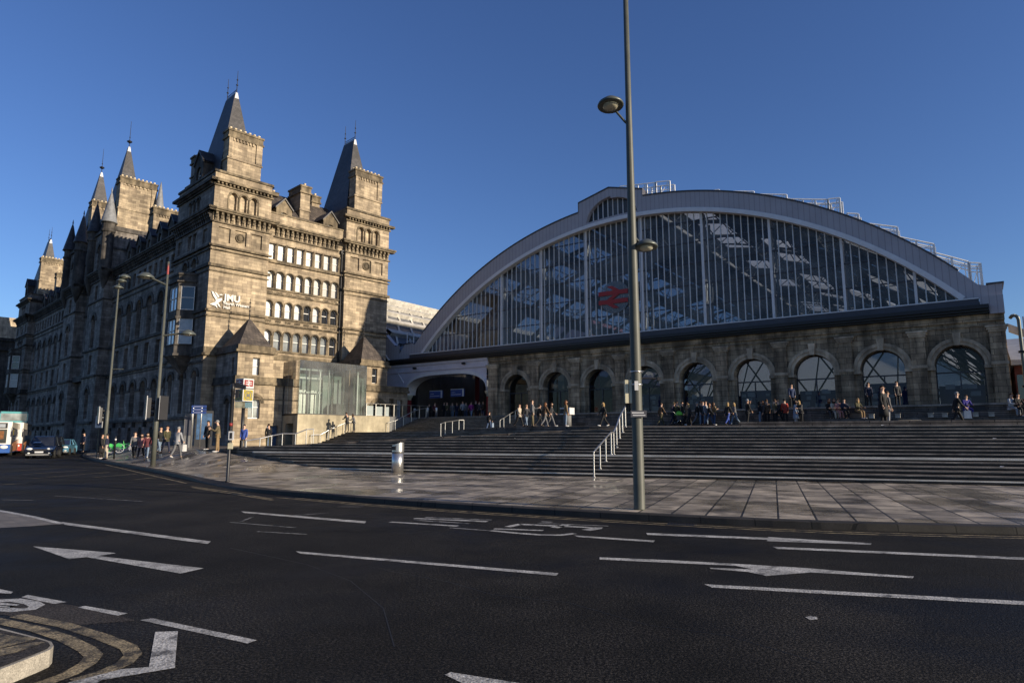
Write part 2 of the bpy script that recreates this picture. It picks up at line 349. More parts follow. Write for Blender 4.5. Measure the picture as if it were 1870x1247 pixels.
# entablature and mouldings
mb = MB(); W = Wall(mb, lambda a, z, d: (a, d, z))
W.bx(-41.75, 2.02, 9.52, 9.98, -0.16, 0.1); W.bx(-41.75, 2.02, 9.18, 9.30, -0.10, 0.1)
mb.build('frieze', M['ststone'], ST)
for k, c in enumerate([-41.1]+[(ACEN[i]+ACEN[i+1])/2 for i in range(8)]+[1.52]):
    b = MB(); W = Wall(b, lambda a, z, d: (a, d, z))
    w = 0.46 if k not in (0, 9) else (0.55 if k == 0 else 0.44)
    W.bx(c-w, c+w, 3.1, 8.72, -0.26, 0.05)
    p = link('pilaster', b.mesh('pilaster', M['ststone']), ST)
    b = MB(); W = Wall(b, lambda a, z, d: (a, d, z))
    W.bx(c-w-0.06, c+w+0.06, 8.72, 8.86, -0.33, 0.05); W.bx(c-w-0.13, c+w+0.13, 8.86, 9.02, -0.40, 0.05); W.bx(c-w-0.2, c+w+0.2, 9.02, 9.17, -0.47, 0.05)
    link('capital', b.mesh('capital', M['sttrim']), p)
    b = MB(); W = Wall(b, lambda a, z, d: (a, d, z)); W.bx(c-w-0.05, c+w+0.05, 6.5, 6.72, -0.31, 0.05)
    link('pilaster_band', b.mesh('pband', M['sttrim']), p)
for c in ACEN:
    b = MB(); W = Wall(b, lambda a, z, d: (a, d, z))
    W.ring(c, SPR, RAD+0.02, RAD+0.26, -0.07, 0.04, 18); W.ring(c, SPR, RAD+0.262, RAD+0.50, -0.14, 0.04, 18)
    p = link('archivolt', b.mesh('archivolt', M['sttrim']), ST)
    b = MB(); b.prismY([(c-0.17, SPR+RAD-0.03),(c+0.17, SPR+RAD-0.03),(c+0.25, SPR+RAD+0.86),(c-0.25, SPR+RAD+0.86)], -0.30, 0.03)
    link('keystone', b.mesh('keystone', M['sttrim']), p)
    for s_ in (-1, 1):
        b = MB(); W = Wall(b, lambda a, z, d: (a, d, z))
        x0, x1 = sorted((c+s_*(RAD-0.03), c+s_*(RAD+0.52))); W.bx(x0, x1, SPR-0.24, SPR-0.01, -0.18, 0.9)
        link('impost', b.mesh('impost', M['sttrim']), p)
# glazing of the arches, notices in them
for i, c in enumerate(ACEN):
    w = MB(); pts = [(c-RAD,3.73)]+[(c-RAD*cos(pi*k/16), SPR+RAD*sin(pi*k/16)) for k in range(17)]+[(c+RAD,3.73)]
    w.add([(x,0.92,z) for x,z in pts], [tuple(range(len(pts)))])
    o = link('window', w.mesh('pane', M['window']), ST)
    b = MB()
    for x0, x1, z0, z1 in ((c-RAD,c+RAD,6.12,6.22),(c-0.04,c+0.04,3.75,6.12),(c-RAD,c-RAD+0.07,3.75,SPR),(c+RAD-0.07,c+RAD,3.75,SPR),(c-RAD,c+RAD,3.74,3.86)): b.box(x0,x1,0.86,0.98,z0,z1)
    Wall(b, lambda a, z, d: (a, d, z)).ring(c, SPR, RAD-0.07, RAD, 0.86, 0.98, 18)
    link('frame', b.mesh('frame', M['dkframe']), o)
    if i >= 3:
        b = MB(); rr = random.Random(i*7+3)
        b.box(c-RAD+0.1, c+RAD-0.1, 1.25, 1.32, 3.75, 5.15+rr.random()*0.5)
        link('display_board', b.mesh('board', M['signblue']), o)
        b = MB()
        for k in range(11):
            x = c-1.15+rr.random()*2.1; z = 4.0+rr.choice([0.0,0.5,0.95])+rr.random()*0.1; ww = 0.13+0.16*rr.random()
            b.box(x-ww, x+ww, 1.235-0.002*k, 1.24-0.002*k, z, z+0.2+0.2*rr.random())
        link('notice', b.mesh('notice', M['paper']), o)
# --- iron archway at the left end
b = MB(); n = 26; aw = 5.86; ac = -47.8
pts = []
for k in range(n+1):
    t = pi*k/n; ex = 0.62
    pts.append((ac-aw*copysign(abs(cos(t))**ex, cos(t)), 6.5+2.03*abs(sin(t))**0.8))
for y0, y1, ext in ((-0.15, 0.45, 0.0),):
    for p, q in zip(pts, pts[1:]):
        b.add([(p[0],y0,p[1]),(q[0],y0,q[1]),(q[0],y0,9.05),(p[0],y0,9.05)], [(0,1,2,3)])
    b.add([(-62,y0,3.2),(ac-aw,y0,3.2),(ac-aw,y0,9.05),(-62,y0,9.05)], [(0,1,2,3)])
AR = link('iron_archway', b.mesh('archway', M['lilac']), ST)
b = MB()
for p, q in zip(pts, pts[1:]):
    b.add([(p[0],-0.15,p[1]),(q[0],-0.15,q[1]),(q[0],1.5,q[1]),(p[0],1.5,p[1])], [(0,1,2,3)])
    p2, q2 = [(ac+(r[0]-ac)*1.0, r[1]+0.34) for r in (p, q)]
    b.add([(p[0],-0.24,p[1]),(q[0],-0.24,q[1]),(q2[0],-0.24,q2[1]),(p2[0],-0.24,p2[1]),(p[0],-0.1,p[1]),(q[0],-0.1,q[1]),(q2[0],-0.1,q2[1]),(p2[0],-0.1,p2[1])], [(0,1,2,3),(0,1,5,4),(2,3,7,6)])
link('arch_rib', b.mesh('rib', M['rim']), AR)
b = MB(); b.box(-62, -41.78, -0.28, 0.3, 9.05, 9.3); b.box(-62, -41.78, -0.2, 0.3, 9.3, 9.72); b.box(-62, -41.78, -0.34, 0.3, 9.72, 10.0)
link('beam', b.mesh('beam', M['lilac']), AR)
for x, y in ((-53.9, 0.6), (-41.9, 0.3)):
    b = MB(); b.lathe([(0.42,3.72),(0.42,4.0),(0.33,4.1),(0.33,5.9)], (x,y,0), 14)
    link('column', b.mesh('column', M['redpaint']), AR)
    b = MB(); b.lathe([(0.34,5.9),(0.34,6.1),(0.48,6.3),(0.52,6.5),(0.40,6.52)], (x,y,0), 14)
    link('column_capital', b.mesh('cap', M['cream']), AR)
b = MB(); b.ell((-52.1,-0.42,9.45),(0.28,0.2,0.13)); b.ell((-44.9,-0.42,9.55),(0.28,0.2,0.13))
link('floodlight', b.mesh('flood', M['black']), AR)
# --- gutter bands and cornice
b = MB(); b.box(-53.0, 0.72, -0.35, 0.5, 10.56, SILL); b.build('gutter', M['gutter'], ST)
b = MB(); b.box(-56.4, 1.22, -0.95, 0.4, 10.30, 10.56); b.box(-56.3, 1.18, -0.75, 0.4, 10.14, 10.298); b.box(-56.2, 1.15, -0.5, 0.4, 10.0, 10.138)
b.build('cornice', M['black'], ST)
b = MB(); b.box(-53.0, 0.72, -0.37, -0.30, SILL-0.01, SILL+0.07); b.build('sill', M['rim'], ST)
# --- grey fascia (outer outline with the raised lantern, minus the glazed arch)
lanA, lanB, lanP = -30.66, -23.8, -27.3
xs = [xiL+(xiR-xiL)*i/72 for i in range(73)]+[lanA, lanA+0.001, lanB, lanB+0.001, lanP, -26.9]
xs = sorted(xs)
LC, LRX, LRZ = -27.1, 2.66, 2.0           # small lantern window
def lan_base(x): return zi(x)+0.55
def top(x):
    if lanA+0.0005 < x < lanB+0.0005:
        if x < lanP: return 24.55+(25.42-24.55)*(x-lanA)/(lanP-lanA)
        return 25.42+(24.5-25.42)*(x-lanP)/(lanB-lanP)
    return zo(x)
b = MB(); Y0, Y1 = -0.12, 0.55
def strip(b, P, Q, lo, hi, y):
    b.add([(P,y,lo(P)),(Q,y,lo(Q)),(Q,y,hi(Q)),(P,y,hi(P))], [(0,1,2,3)])
wl, wr = LC-LRX, LC+LRX
lz = lambda x: lan_base(x)+LRZ*sqrt(max(0, 1-((x-LC)/LRX)**2))*(1.0 if x < LC else 0.9)
xs2 = sorted(xs+[wl, wr]+[LC-LRX*cos(pi*i/18) for i in range(1, 18)])
for P, Q in zip(xs2, xs2[1:]):
    if Q-P < 1e-5: continue
    mid = (P+Q)/2
    if wl < mid < wr:
        strip(b, P, Q, zi, lan_base, Y0); strip(b, P, Q, lz, top, Y0)
        b.add([(P,Y0,lz(P)),(Q,Y0,lz(Q)),(Q,0.4,lz(Q)),(P,0.4,lz(P))], [(0,1,2,3)])
    else: strip(b, P, Q, zi, top, Y0)
    b.add([(P,Y0,top(P)),(Q,Y0,top(Q)),(Q,Y1,top(Q)),(P,Y1,top(P))], [(0,1,2,3)])
    b.add([(P,Y0,zi(P)),(Q,Y0,zi(Q)),(Q,Y1,zi(Q)),(P,Y1,zi(P))], [(0,1,2,3)])
for x, a0, a1 in ((lanA, zo(lanA), 24.55), (lanB, zo(lanB), 24.5)):
    b.add([(x,Y0,a0),(x,Y1,a0),(x,Y1,a1),(x,Y0,a1)], [(0,1,2,3)])
# feet of the fascia
xl = -54.05
lf = [(xl, 11.0)]+[(xl, 12.35), (-53.0, 12.42)]
b.add([(xl,Y0,10.58),(xiL,Y0,10.58),(xiL,Y0,zo(xiL)),(-52.4,Y0,zo(-52.4)),(-53.0,Y0,12.42),(xl,Y0,12.35)], [(0,1,2,3,4,5)])
b.add([(xiR,Y0,SILL+0.005),(0.75,Y0,SILL+0.005),(0.75,Y0,zo(0.75)),(xiR,Y0,zo(xiR))], [(0,1,2,3)])
b.add([(0.75,Y0,11.2),(2.05,Y0,11.2),(2.12,Y0,12.05),(1.2,Y0,11.98),(0.75,Y0,zo(0.75))], [(0,1,2,3,4)])
b.add([(2.05,Y0,11.2),(2.05,3,11.2),(2.12,3,12.05),(2.12,Y0,12.05)], [(0,1,2,3)])
FA = b.build('fascia', M['clad'], ST)
b = MB(); b.prismY([(0.74,10.62),(1.24,10.62),(1.24,9.95),(2.06,9.95),(2.06,11.19),(0.74,11.19)], -0.42, 0.3)
link('end_panel', b.mesh('endp', M['clad']), ST)
# dark capping along the top and pale rim under the fascia
b = MB()
for P, Q in zip(xs2, xs2[1:]):
    if Q-P < 1e-5: continue
    b.add([(P,-0.2,top(P)+0.01),(Q,-0.2,top(Q)+0.01),(Q,-0.2,top(Q)+0.12),(P,-0.2,top(P)+0.12),(P,0.7,top(P)+0.01),(Q,0.7,top(Q)+0.01),(Q,0.7,top(Q)+0.12),(P,0.7,top(P)+0.12)], [(0,1,2,3),(0,1,5,4),(3,2,6,7),(4,5,6,7)])
link('capping', b.mesh('cap', M['gutter']), FA)
b = MB(); b.box(-54.05,-53.0,-0.2,0.5,12.4,12.5); link('valley_capping', b.mesh('cap', M['gutter']), FA)
b = MB(); b.box(1.2,2.2,-0.2,2.5,12.03,12.13); link('end_capping', b.mesh('cap', M['gutter']), FA)
b = MB(); nseg = 80
for i in range(nseg):
    P, Q = xiL+(xiR-xiL)*i/nseg, xiL+(xiR-xiL)*(i+1)/nseg
    def off(x, d):
        nx, nz = (x-IC)/IR, (zi(x)-IZ)/IR; return (x+nx*d, zi(x)+nz*d)
    for d0, d1, ya, yb in ((-0.02, 0.24, -0.24, 0.5), (0.242, 0.36, -0.17, 0.3)):
        c = [off(P,d0), off(Q,d0), off(Q,d1), off(P,d1)]
        b.add([(x,ya,z) for x,z in c]+[(x,yb,z) for x,z in c], [(0,1,2,3),(0,1,5,4),(3,2,6,7),(4,5,6,7)])
link('rim', b.mesh('rim', M['rim']), FA)
# --- glazed screen
GY = 0.42
xg = [xiL+(xiR-xiL)*i/60 for i in range(61)]
b = MB(); b.add([(x,GY,SILL) for x in (xiL, xiR)]+[(x,GY,zi(x)) for x in reversed(xg[1:-1])], [tuple(range(2+len(xg)-2))])
GS = link('glazed_screen', b.mesh('screen', M['screen']), ST)
b = MB(); sp = 0.583; k0 = int(floor(xiL/sp))+1; x = k0*sp
while x < xiR-0.1:
    b.box(x-0.042, x+0.042, GY-0.08, GY+0.02, SILL, zi(x)); x += sp
link('glazing_bar', b.mesh('bars', M['mullion']), GS)
b = MB(); z = SILL+1.93
while z < 22:
    h = sqrt(IR**2-(z-IZ)**2); b.box(IC-h, IC+h, GY-0.06, GY+0.05, z-0.045, z+0.045); z += 1.93
link('transom', b.mesh('transom', M['gutter']), GS)
for px in (912,986,1069.5,1173,1287,1413,1546,1678):
    s, _ = stn(px, 600)
    b = MB(); b.box(s-0.09, s+0.09, GY-0.14, GY+0.7, SILL, zi(s)); link('post', b.mesh('post', M['rim']), GS)
    # lattice fin behind the post
    b = MB(); z = SILL
    while z < zi(s)-1.2:
        b.tube((s,GY+0.95,z),(s,GY+1.9,z+0.9),0.05,n=4); b.tube((s,GY+1.9,z+0.9),(s,GY+0.95,z+1.8),0.05,n=4); z += 1.8
    b.box(s-0.09,s+0.09,GY+1.85,GY+2.0,SILL,zi(s)-0.6)
    link('lattice_fin', b.mesh('fin', M['truss']), GS)
# lantern window
b = MB(); lx = [LC-LRX*cos(pi*i/20) for i in range(21)]
b.add([(x,0.36,lan_base(x)+0.0) for x in lx]+[(x,0.36,lz(x)) for x in reversed(lx)], [tuple(range(42))])
LW = link('lantern_window', b.mesh('lw', M['screen']), ST)
b = MB()
for i in range(1, 10):
    x = LC-LRX+2*LRX*i/10; b.box(x-0.035, x+0.035, 0.28, 0.38, lan_base(x), lz(x))
link('glazing_bar', b.mesh('lb', M['rim']), LW)
# --- double arrow railway symbol on a faint pale roundel
b = MB(); cs, cz = -27.25, 14.75
b.lathe([(1.55,0.0),(1.55,0.03)], (0,0,0), 40, False)
o = link('symbol_roundel', b.mesh('roundel', glass('frosted_disc', (0.55,0.56,0.6), 0.5, 0.5, 0.12)), ST, (cs+0.15, 0.30, cz)); o.rotation_euler = (pi/2, 0, 0)
b = MB(); w, t = 1.5, 0.2
for sg in (1, -1):
    z = sg*0.42
    b.prismY([(-w, z-t), (w, z-t), (w, z+t), (-w, z+t)], -0.1, 0.02)
for sg in (1, -1):      # the arrow strokes: middle zigzag and two outer barbs
    pass
b.prismY([(-0.62,-0.21),(-0.08,-0.21),(0.62,0.21),(0.08,0.21)], -0.099, 0.019)
b.prismY([(0.08,0.63),(-0.62,1.08),(-0.05,1.08),(0.66,0.63)], -0.098, 0.018)
b.prismY([(-0.08,-0.63),(0.62,-1.08),(0.05,-1.08),(-0.66,-0.63)], -0.098, 0.018)
b.build('railway_symbol', M['symbol'], ST, (cs, 0.26, cz))
# --- shed roof: ribs, opaque strips, glazed strips with bars, lattice trusses
DEP = 92.0; RR = 35.3; BAY = 5.75; NB = 16
def rp(th, y, r=RR): return (OC+r*sin(th), y, OZ+r*cos(th))
TH0 = asin(27.2/RR)
b = MB(); g = MB(); sl = MB(); ng = 13
for k in range(NB):
    y0 = 0.75+k*BAY
    for j in range(28):
        t0, t1 = -TH0+2*TH0*j/28, -TH0+2*TH0*(j+1)/28
        b.add([rp(t0,y0),rp(t1,y0),rp(t1,y0+1.3),rp(t0,y0+1.3)], [(0,1,2,3)])
    for j in range(ng):
        t0 = -TH0+2*TH0*j/ng; t1 = t0+2*TH0/ng; tm = t0+(t1-t0)*0.42
        rr = random.Random(k*31+j)
        for a, c in ((t0, tm),):
            b.add([rp(a,y0+1.3),rp(c,y0+1.3),rp(c,y0+BAY),rp(a,y0+BAY)], [(0,1,2,3)])
        if rr.random() < (0.08 if j < 6 else (0.25 if j < 8 else 0.5)):
            b.add([rp(tm,y0+1.3),rp(t1,y0+1.3),rp(t1,y0+BAY),rp(tm,y0+BAY)], [(0,1,2,3)]); continue
        g.add([rp(tm,y0+1.3),rp(t1,y0+1.3),rp(t1,y0+BAY),rp(tm,y0+BAY)], [(0,1,2,3)])
        for q in range(9):
            u0 = y0+1.3+(BAY-1.3)*(q+0.45)/9; u1 = y0+1.3+(BAY-1.3)*(q+1)/9
            sl.add([rp(tm,u0,RR-0.12),rp(t1,u0,RR-0.12),rp(t1,u1,RR-0.02),rp(tm,u1,RR-0.02)], [(0,1,2,3)])
RO = b.build('shed_roof', M['roofpanel'], ST)
lb = MB()
for xa, xb in ((lanA+0.05, lanP), (lanP, lanB-0.05)):
    za, zb = top(xa)-0.02, top(xb)-0.02; lb.quad((xa,0.6,za),(xb,0.6,zb),(xb,80,zb),(xa,80,za))
for x in (lanA+0.05, lanB-0.05): lb.quad((x,0.6,zo(x)-0.9),(x,80,zo(x)-0.9),(x,80,top(x)-0.02),(x,0.6,top(x)-0.02))
link('lantern_roof', lb.mesh('lr', M['roofpanel']), RO)
link('roof_glazing', g.mesh('g', M['roofglass']), RO); link('roof_bars', sl.mesh('sl', M['truss']), RO)
b = MB()
for k in range(0, NB, 2):
    y = 1.4+k*BAY+BAY; n = 34
    lo = lambda j: rp(-TH0+2*TH0*j/n, y, RR-0.4-2.0*sin(pi*j/n)); up = lambda j: rp(-TH0+2*TH0*j/n, y, RR-0.15)
    for j in range(n):
        b.tube(lo(j), lo(j+1), 0.09, n=4, cap=False); b.tube(up(j), up(j+1), 0.12, n=4, cap=False)
        b.tube(lo(j), up(j+1), 0.05, n=4, cap=False); b.tube(up(j), lo(j+1), 0.05, n=4, cap=False)
for j in range(3, 12):
    t = -TH0+2*TH0*j/14
    for y in [0.8+q*2.9 for q in range(30)]:
        b.tube(rp(t,y,RR-0.2), rp(t,y+1.45,RR-1.3), 0.045, n=3, cap=False); b.tube(rp(t,y+1.45,RR-1.3), rp(t,y+2.9,RR-0.2), 0.045, n=3, cap=False)
    b.tube(rp(t,0.8,RR-1.3), rp(t,88,RR-1.3), 0.08, n=4, cap=False)
b.build('roof_truss', M['truss'], ST)
# interior: floor, side walls, far end, inner shop front with lights
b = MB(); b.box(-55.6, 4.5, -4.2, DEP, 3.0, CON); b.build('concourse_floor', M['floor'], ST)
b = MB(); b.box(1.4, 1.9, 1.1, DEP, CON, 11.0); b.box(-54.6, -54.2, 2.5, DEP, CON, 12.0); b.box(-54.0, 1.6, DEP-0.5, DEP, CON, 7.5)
b.build('side_wall', M['inwall'], ST)
b = MB(); b.box(-54.0, 1.6, DEP-0.4, DEP-0.3, 7.5, 22.5); b.build('far_screen', M['farglass'], ST)
b = MB()
for y, zl, zh, st, r in ((66.0, 8.0, 17.5, 6.2, 0.15),):
    n = int(55/st)
    for i in range(n):
        x0 = -53.6+i*st
        b.tube((x0,y,zl),(x0+st,y,zh),r,n=5,cap=False); b.tube((x0+st,y,zl),(x0,y,zh),r,n=5,cap=False)
        b.tube((x0,y,zl),(x0,y+10,zh+1.5),r*0.8,n=5,cap=False)
    for z in (zl, zh): b.tube((-54,y,z),(1.5,y,z),r*1.4,n=5,cap=False)
b.build('invented_lattice', M['roofpanel'], ST)  # invented bracing, imitates the roof lattice reflected in the arch windows
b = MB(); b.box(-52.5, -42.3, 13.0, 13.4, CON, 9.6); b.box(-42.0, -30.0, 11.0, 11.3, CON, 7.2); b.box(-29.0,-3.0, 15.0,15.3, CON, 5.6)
SF = b.build('shop_front', M['inwall'], ST)
b = MB()
for i in range(16):
    x = -51.8+i*3.1; yy = 12.98 if x < -42.5 else (10.98 if x < -30.5 else 14.98)
    b.box(x, x+1.5, yy-0.06, yy-0.01, CON+0.3, CON+2.2)
link('shop_window', b.mesh('sw', M['blind']), SF)
b = MB()
for x in (-49.6, -37.0, -33.2, -20.0, -8.0):
    b.lathe([(0.38,CON),(0.38,CON+0.3),(0.28,CON+0.4),(0.28,9.8)], (x, 8.0, 0), 12)
b.build('inner_column', M['redpaint'], ST)
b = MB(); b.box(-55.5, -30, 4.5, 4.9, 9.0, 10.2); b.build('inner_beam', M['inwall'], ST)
for (px, py) in ((797, 720), (836, 717)):
    s, z = stn(px, py, 1.0)
    b = MB(); b.box(s-0.95, s+0.95, 0.9, 1.08, z-0.42, z+0.42); o = link('direction_board', b.mesh('db', M['signblue']), ST)
    b = MB(); b.box(s-0.95, s+0.95, 0.86, 0.9, z+0.34, z+0.42); b.box(s+0.75, s+0.95, 0.86, 0.899, z-0.42, z+0.34); b.box(s-0.85,s+0.55,0.87,0.899,z-0.22,z-0.16); b.box(s-0.8,s-0.3,0.87,0.899,z+0.02,z+0.07)
    link('board_trim', b.mesh('dbt', M['signwhite']), o)
    b = MB(); b.tube((s-0.6,1,z+0.4),(s-0.6,1,z+2.4),0.03,n=6); b.tube((s+0.6,1,z+0.4),(s+0.6,1,z+2.4),0.03,n=6); link('hanger', b.mesh('hg', M['black']), o)
# --- white access gantries on the roof edge
def gantry(sa, sb, za, zb, h, tall=False):
    b = MB(); ya, yb = 0.9, 2.0; n = max(2, int((sb-sa)/0.95))
    zt = max(za, zb)+h if not tall else zb+h
    za2 = za+h*0.9; zb2 = zb+h
    for y in (ya, yb):
        b.tube((sa,y,za2),(sb,y,zb2),0.035,n=5); b.tube((sa,y,za2-0.45),(sb,y,zb2-0.45),0.03,n=5)
        for i in range(n+1):
            f = i/n; x = sa+(sb-sa)*f; b.box(x-0.055, x+0.055, y-0.03, y+0.03, zo(x)-0.1, za2+(zb2-za2)*f)
    for i in range(n):
        f = (i+0.3)/n; x = sa+(sb-sa)*f; b.tube((x,ya,zo(x)),(x+0.8*(sb-sa)/n,ya,za2+(zb2-za2)*f),0.025,n=4)
    b.box(sa, sb, ya, yb, min(zo(sa),zo(sb))+0.12, min(zo(sa),zo(sb))+0.2)
    link('roof_gantry', b.mesh('gantry', M['whitemetal']), ST)
def gz(px, py): return stn(px, py, 1.0)
for (xa, ya_, xb, yb_) in ((1133,345,1198,337),(1198,337,1223,334),(1272,356,1313,350),(1320,354,1376,353),(1383,359,1436,359),(1443,368,1512,368),(1512,368,1533,365),(1547,394,1567,394),(1573,411,1638,418),(1642,437,1705,449),(1708,466,1768,481),(1770,484,1790,484)):
    s0, z0 = gz(xa, ya_-4); s1, z1 = gz(xb, yb_-3)
    hh = max(0.5, min(z0-zo(s0), z1-zo(s1)+0.0))
    b = MB(); n = max(1, round((s1-s0)/1.0))
    for y in (0.95, 2.1):
        b.tube((s0,y,z0),(s1,y,z1),0.055,n=5); b.tube((s0,y,z0-0.42),(s1,y,z1-0.42),0.045,n=5)
        for i in range(n+1):
            f = i/n; x = s0+(s1-s0)*f; zt = z0+(z1-z0)*f
            if zt > zo(x): b.box(x-0.075, x+0.075, y-0.05, y+0.05, top(x)-0.05, zt); 
            if i: b.box(x-0.24, x-0.18, y-0.02, y+0.02, top(x)-0.05, zt-0.1)
    for i in range(n):
        f = (i+0.2)/n; x = s0+(s1-s0)*f; x2 = s0+(s1-s0)*(i+0.9)/n
        b.tube((x,0.95,top(x)),(x2,0.95,z0+(z1-z0)*(i+0.9)/n),0.025,n=4)
    link('roof_gantry', b.mesh('gantry', M['whitemetal']), ST)

# ================================================================= SECOND TRAIN SHED (left, behind the hotel)
S2 = thing('train_shed', 'second train shed with pale louvred roof behind the hotel, left of the glass arch', 'train shed', (ox, oy, 0), ST_ROT)
C2 = -82.2
b = MB(); xs = [-72+ (18.0)*i/24 for i in range(25)]
xs = [-54.06-i*0.8 for i in range(22)]
zo2 = lambda x: arcz(x, C2, OR, OZ)
for Q, P in zip(xs, xs[1:]):
    b.add([(P,-0.1,zo2(P)-2.35),(Q,-0.1,max(zo2(Q)-2.35,10.6)),(Q,-0.1,max(zo2(Q),12.4)),(P,-0.1,zo2(P))], [(0,1,2,3)])
    b.add([(P,-0.1,zo2(P)),(Q,-0.1,max(zo2(Q),12.4)),(Q,0.5,max(zo2(Q),12.4)),(P,0.5,zo2(P))], [(0,1,2,3)])
FB = link('fascia', b.mesh('f2', M['clad']), S2)
b = MB()
for Q, P in zip(xs, xs[1:]):
    b.prismY([(P,zo2(P)-2.55),(Q,zo2(Q)-2.55),(Q,zo2(Q)-2.33),(P,zo2(P)-2.33)], -0.22, 0.3)
link('rim', b.mesh('r2', M['rim']), FB)
b = MB(); b.add([(-72,0.3,9.9),(-54.3,0.3,9.9),(-54.3,0.3,10.7)]+[(x,0.3,zo2(x)-2.4) for x in xs], [tuple(range(3+len(xs)))]); link('glazed_screen', b.mesh('g2', M['screen']), S2)
b = MB(); b.add([(-72,5.0,3),(-54.3,5.0,3),(-54.3,5.0,10.7)]+[(x,5.0,zo2(x)-1.0) for x in xs], [tuple(range(3+len(xs)))]); link('end_wall', b.mesh('ew', M['roofpanel']), S2)
b = MB()
for i in range(18):
    x = -55.2-i*0.75; b.box(x-0.03,x+0.03,0.2,0.28,10.0,zo2(x)-2.4)
link('glazing_bar', b.mesh('gb2', M['mullion']), S2)
def r2(th, y, r): return (C2+r*sin(th), y, OZ+r*cos(th))
b = MB(); g = MB(); TA, TB = 0.02, asin(27.9/OR)
rows = 11
for j in range(rows):
    t0 = TB+(TA-TB)*j/rows; t1 = TB+(TA-TB)*(j+1)/rows; tm = t0+(t1-t0)*0.66
    y0, y1 = 1.0, 95.0
    g.add([r2(t0,y0,OR-0.4),r2(t0,y1,OR-0.4),r2(tm,y1,OR-0.3),r2(tm,y0,OR-0.3)], [(0,1,2,3)])
    if j >= 1:
        b.add([r2(tm,y0,OR+0.25),r2(tm,y1,OR+0.25),r2(t1,y1,OR+0.1),r2(t1,y0,OR+0.1)], [(0,1,2,3)])
        b.add([r2(tm,y0,OR+0.25),r2(tm,y1,OR+0.25),r2(tm,y1,OR-0.35),r2(tm,y0,OR-0.35)], [(0,1,2,3)])
        g.add([r2(t0,y0,OR+0.1),r2(t0,y1,OR+0.1),r2(t0,y1,OR-0.42),r2(t0,y0,OR-0.42)], [(0,1,2,3)])
    else:
        g.add([r2(tm,y0,OR-0.3),r2(tm,y1,OR-0.3),r2(t1,y1,OR-0.1),r2(t1,y0,OR-0.1)], [(0,1,2,3)])
    for q in range(40):
        y = y0+q*2.35
        b.add([r2(t0,y,OR-0.30),r2(t0,y+0.35,OR-0.30),r2(tm,y+1.25,OR-0.18),r2(tm,y+0.9,OR-0.18)], [(0,1,2,3)])
link('roof_glazing', g.mesh('rg', M['shedglaz']), S2); link('roof_louvre', b.mesh('rl', M['shedroof']), S2)
b = MB()
for q in range(5):
    y = 3+q*4.5; x = -55.6-q*0.1; zz = zo2(x)
    for dx in (0.0,-1.1): b.tube((x+dx,y,zz-1.0),(x+dx,y,zz+2.2),0.07,n=5)
    b.tube((x,y,zz+2.1),(x-1.1,y,zz+2.1),0.05,n=5); b.tube((x,y,zz+1.2),(x-1.1,y,zz+1.2),0.05,n=5)
link('roof_gantry', b.mesh('gy2', M['whitemetal']), S2)
b = MB(); b.box(-70,-62,60,75,18,25.2)
o = b.build('rooftop_block', M['brick'], S2)
# brown roofed block far beyond the sheds
w = S2W(-60, 120)
# right hand side: pipe and red brick building
w = S2W(2.75, -0.2)
t = thing('drain_pipe', 'tall bent grey pipe on the right end of the station wall', 'pipe', (w[0], w[1], 0), ST_ROT)
b = MB(); b.path([(-0.42,0.3,9.62),(-0.32,0.12,9.72),(-0.16,0.03,9.72),(-0.05,0,9.6),(0.0,0,9.4),(0.0,0,3.7)], 0.11, 10); b.build('pipe', M['lampshell'], t)
b = MB(); b.box(-0.2,0.3,-0.2,0.25,7.2,7.32); b.box(-0.2,0.3,-0.2,0.25,4.9,5.02); b.build('bracket', M['iron'], t)
b = MB(); b.box(0.2,0.28,0.0,0.08,3.7,9.6); b.build('conduit', M['signwhite'], t)
w = S2W(2.35, 6)
t = thing('brick_building', 'dark red brick building behind the pipe at the right edge', 'building', (w[0], w[1], 0), ST_ROT)
b = MB(); b.box(0.3,26,4,18,0,7.5); b.build('wall', M['brick'], t)
b = MB(); b.prismX([(2.9,7.2),(2.9,7.6),(11,10.2),(18.5,7.6),(18.5,7.2)], 0.1, 27); b.build('roof', M['lead'], t)
b = MB()
for i in range(8): b.box(0.4+i*2.6,1.5+i*2.6,3.94,4.1,4.6,6.5)
b.build('window', M['pdark'], t)
b = MB(); b.prismY([(0.1,9.6),(4.5,7.2),(4.5,7.7),(0.1,10.2)], 1.0, 1.5); b.build('pale_rafter', M['shedroof'], t)
# ================================================================= HOTEL
HO = thing('railway_hotel', 'grand sandstone hotel with sunlit gable, pointed towers and white lettering', 'building', (P1[0], P1[1], 0), HT_ROT)
GX = lambda y0: (lambda a, z, d: (a, y0+d, z))          # walls facing the gable side
LX = lambda x0: (lambda a, z, d: (x0+d, a, z))          # walls facing the street
sand, shadesoot, trm, strm = MB(), MB(), MB(), MB()
G0 = 0.0
RZG, RZL = 0.0, -pi/2
def gwin(x, y, z, *a, **k): return window(HO, (x, y, z), RZG, *a, **k)
def lwin(x, y, z, *a, **k): return window(HO, (x, y, z), RZL, *a, **k)
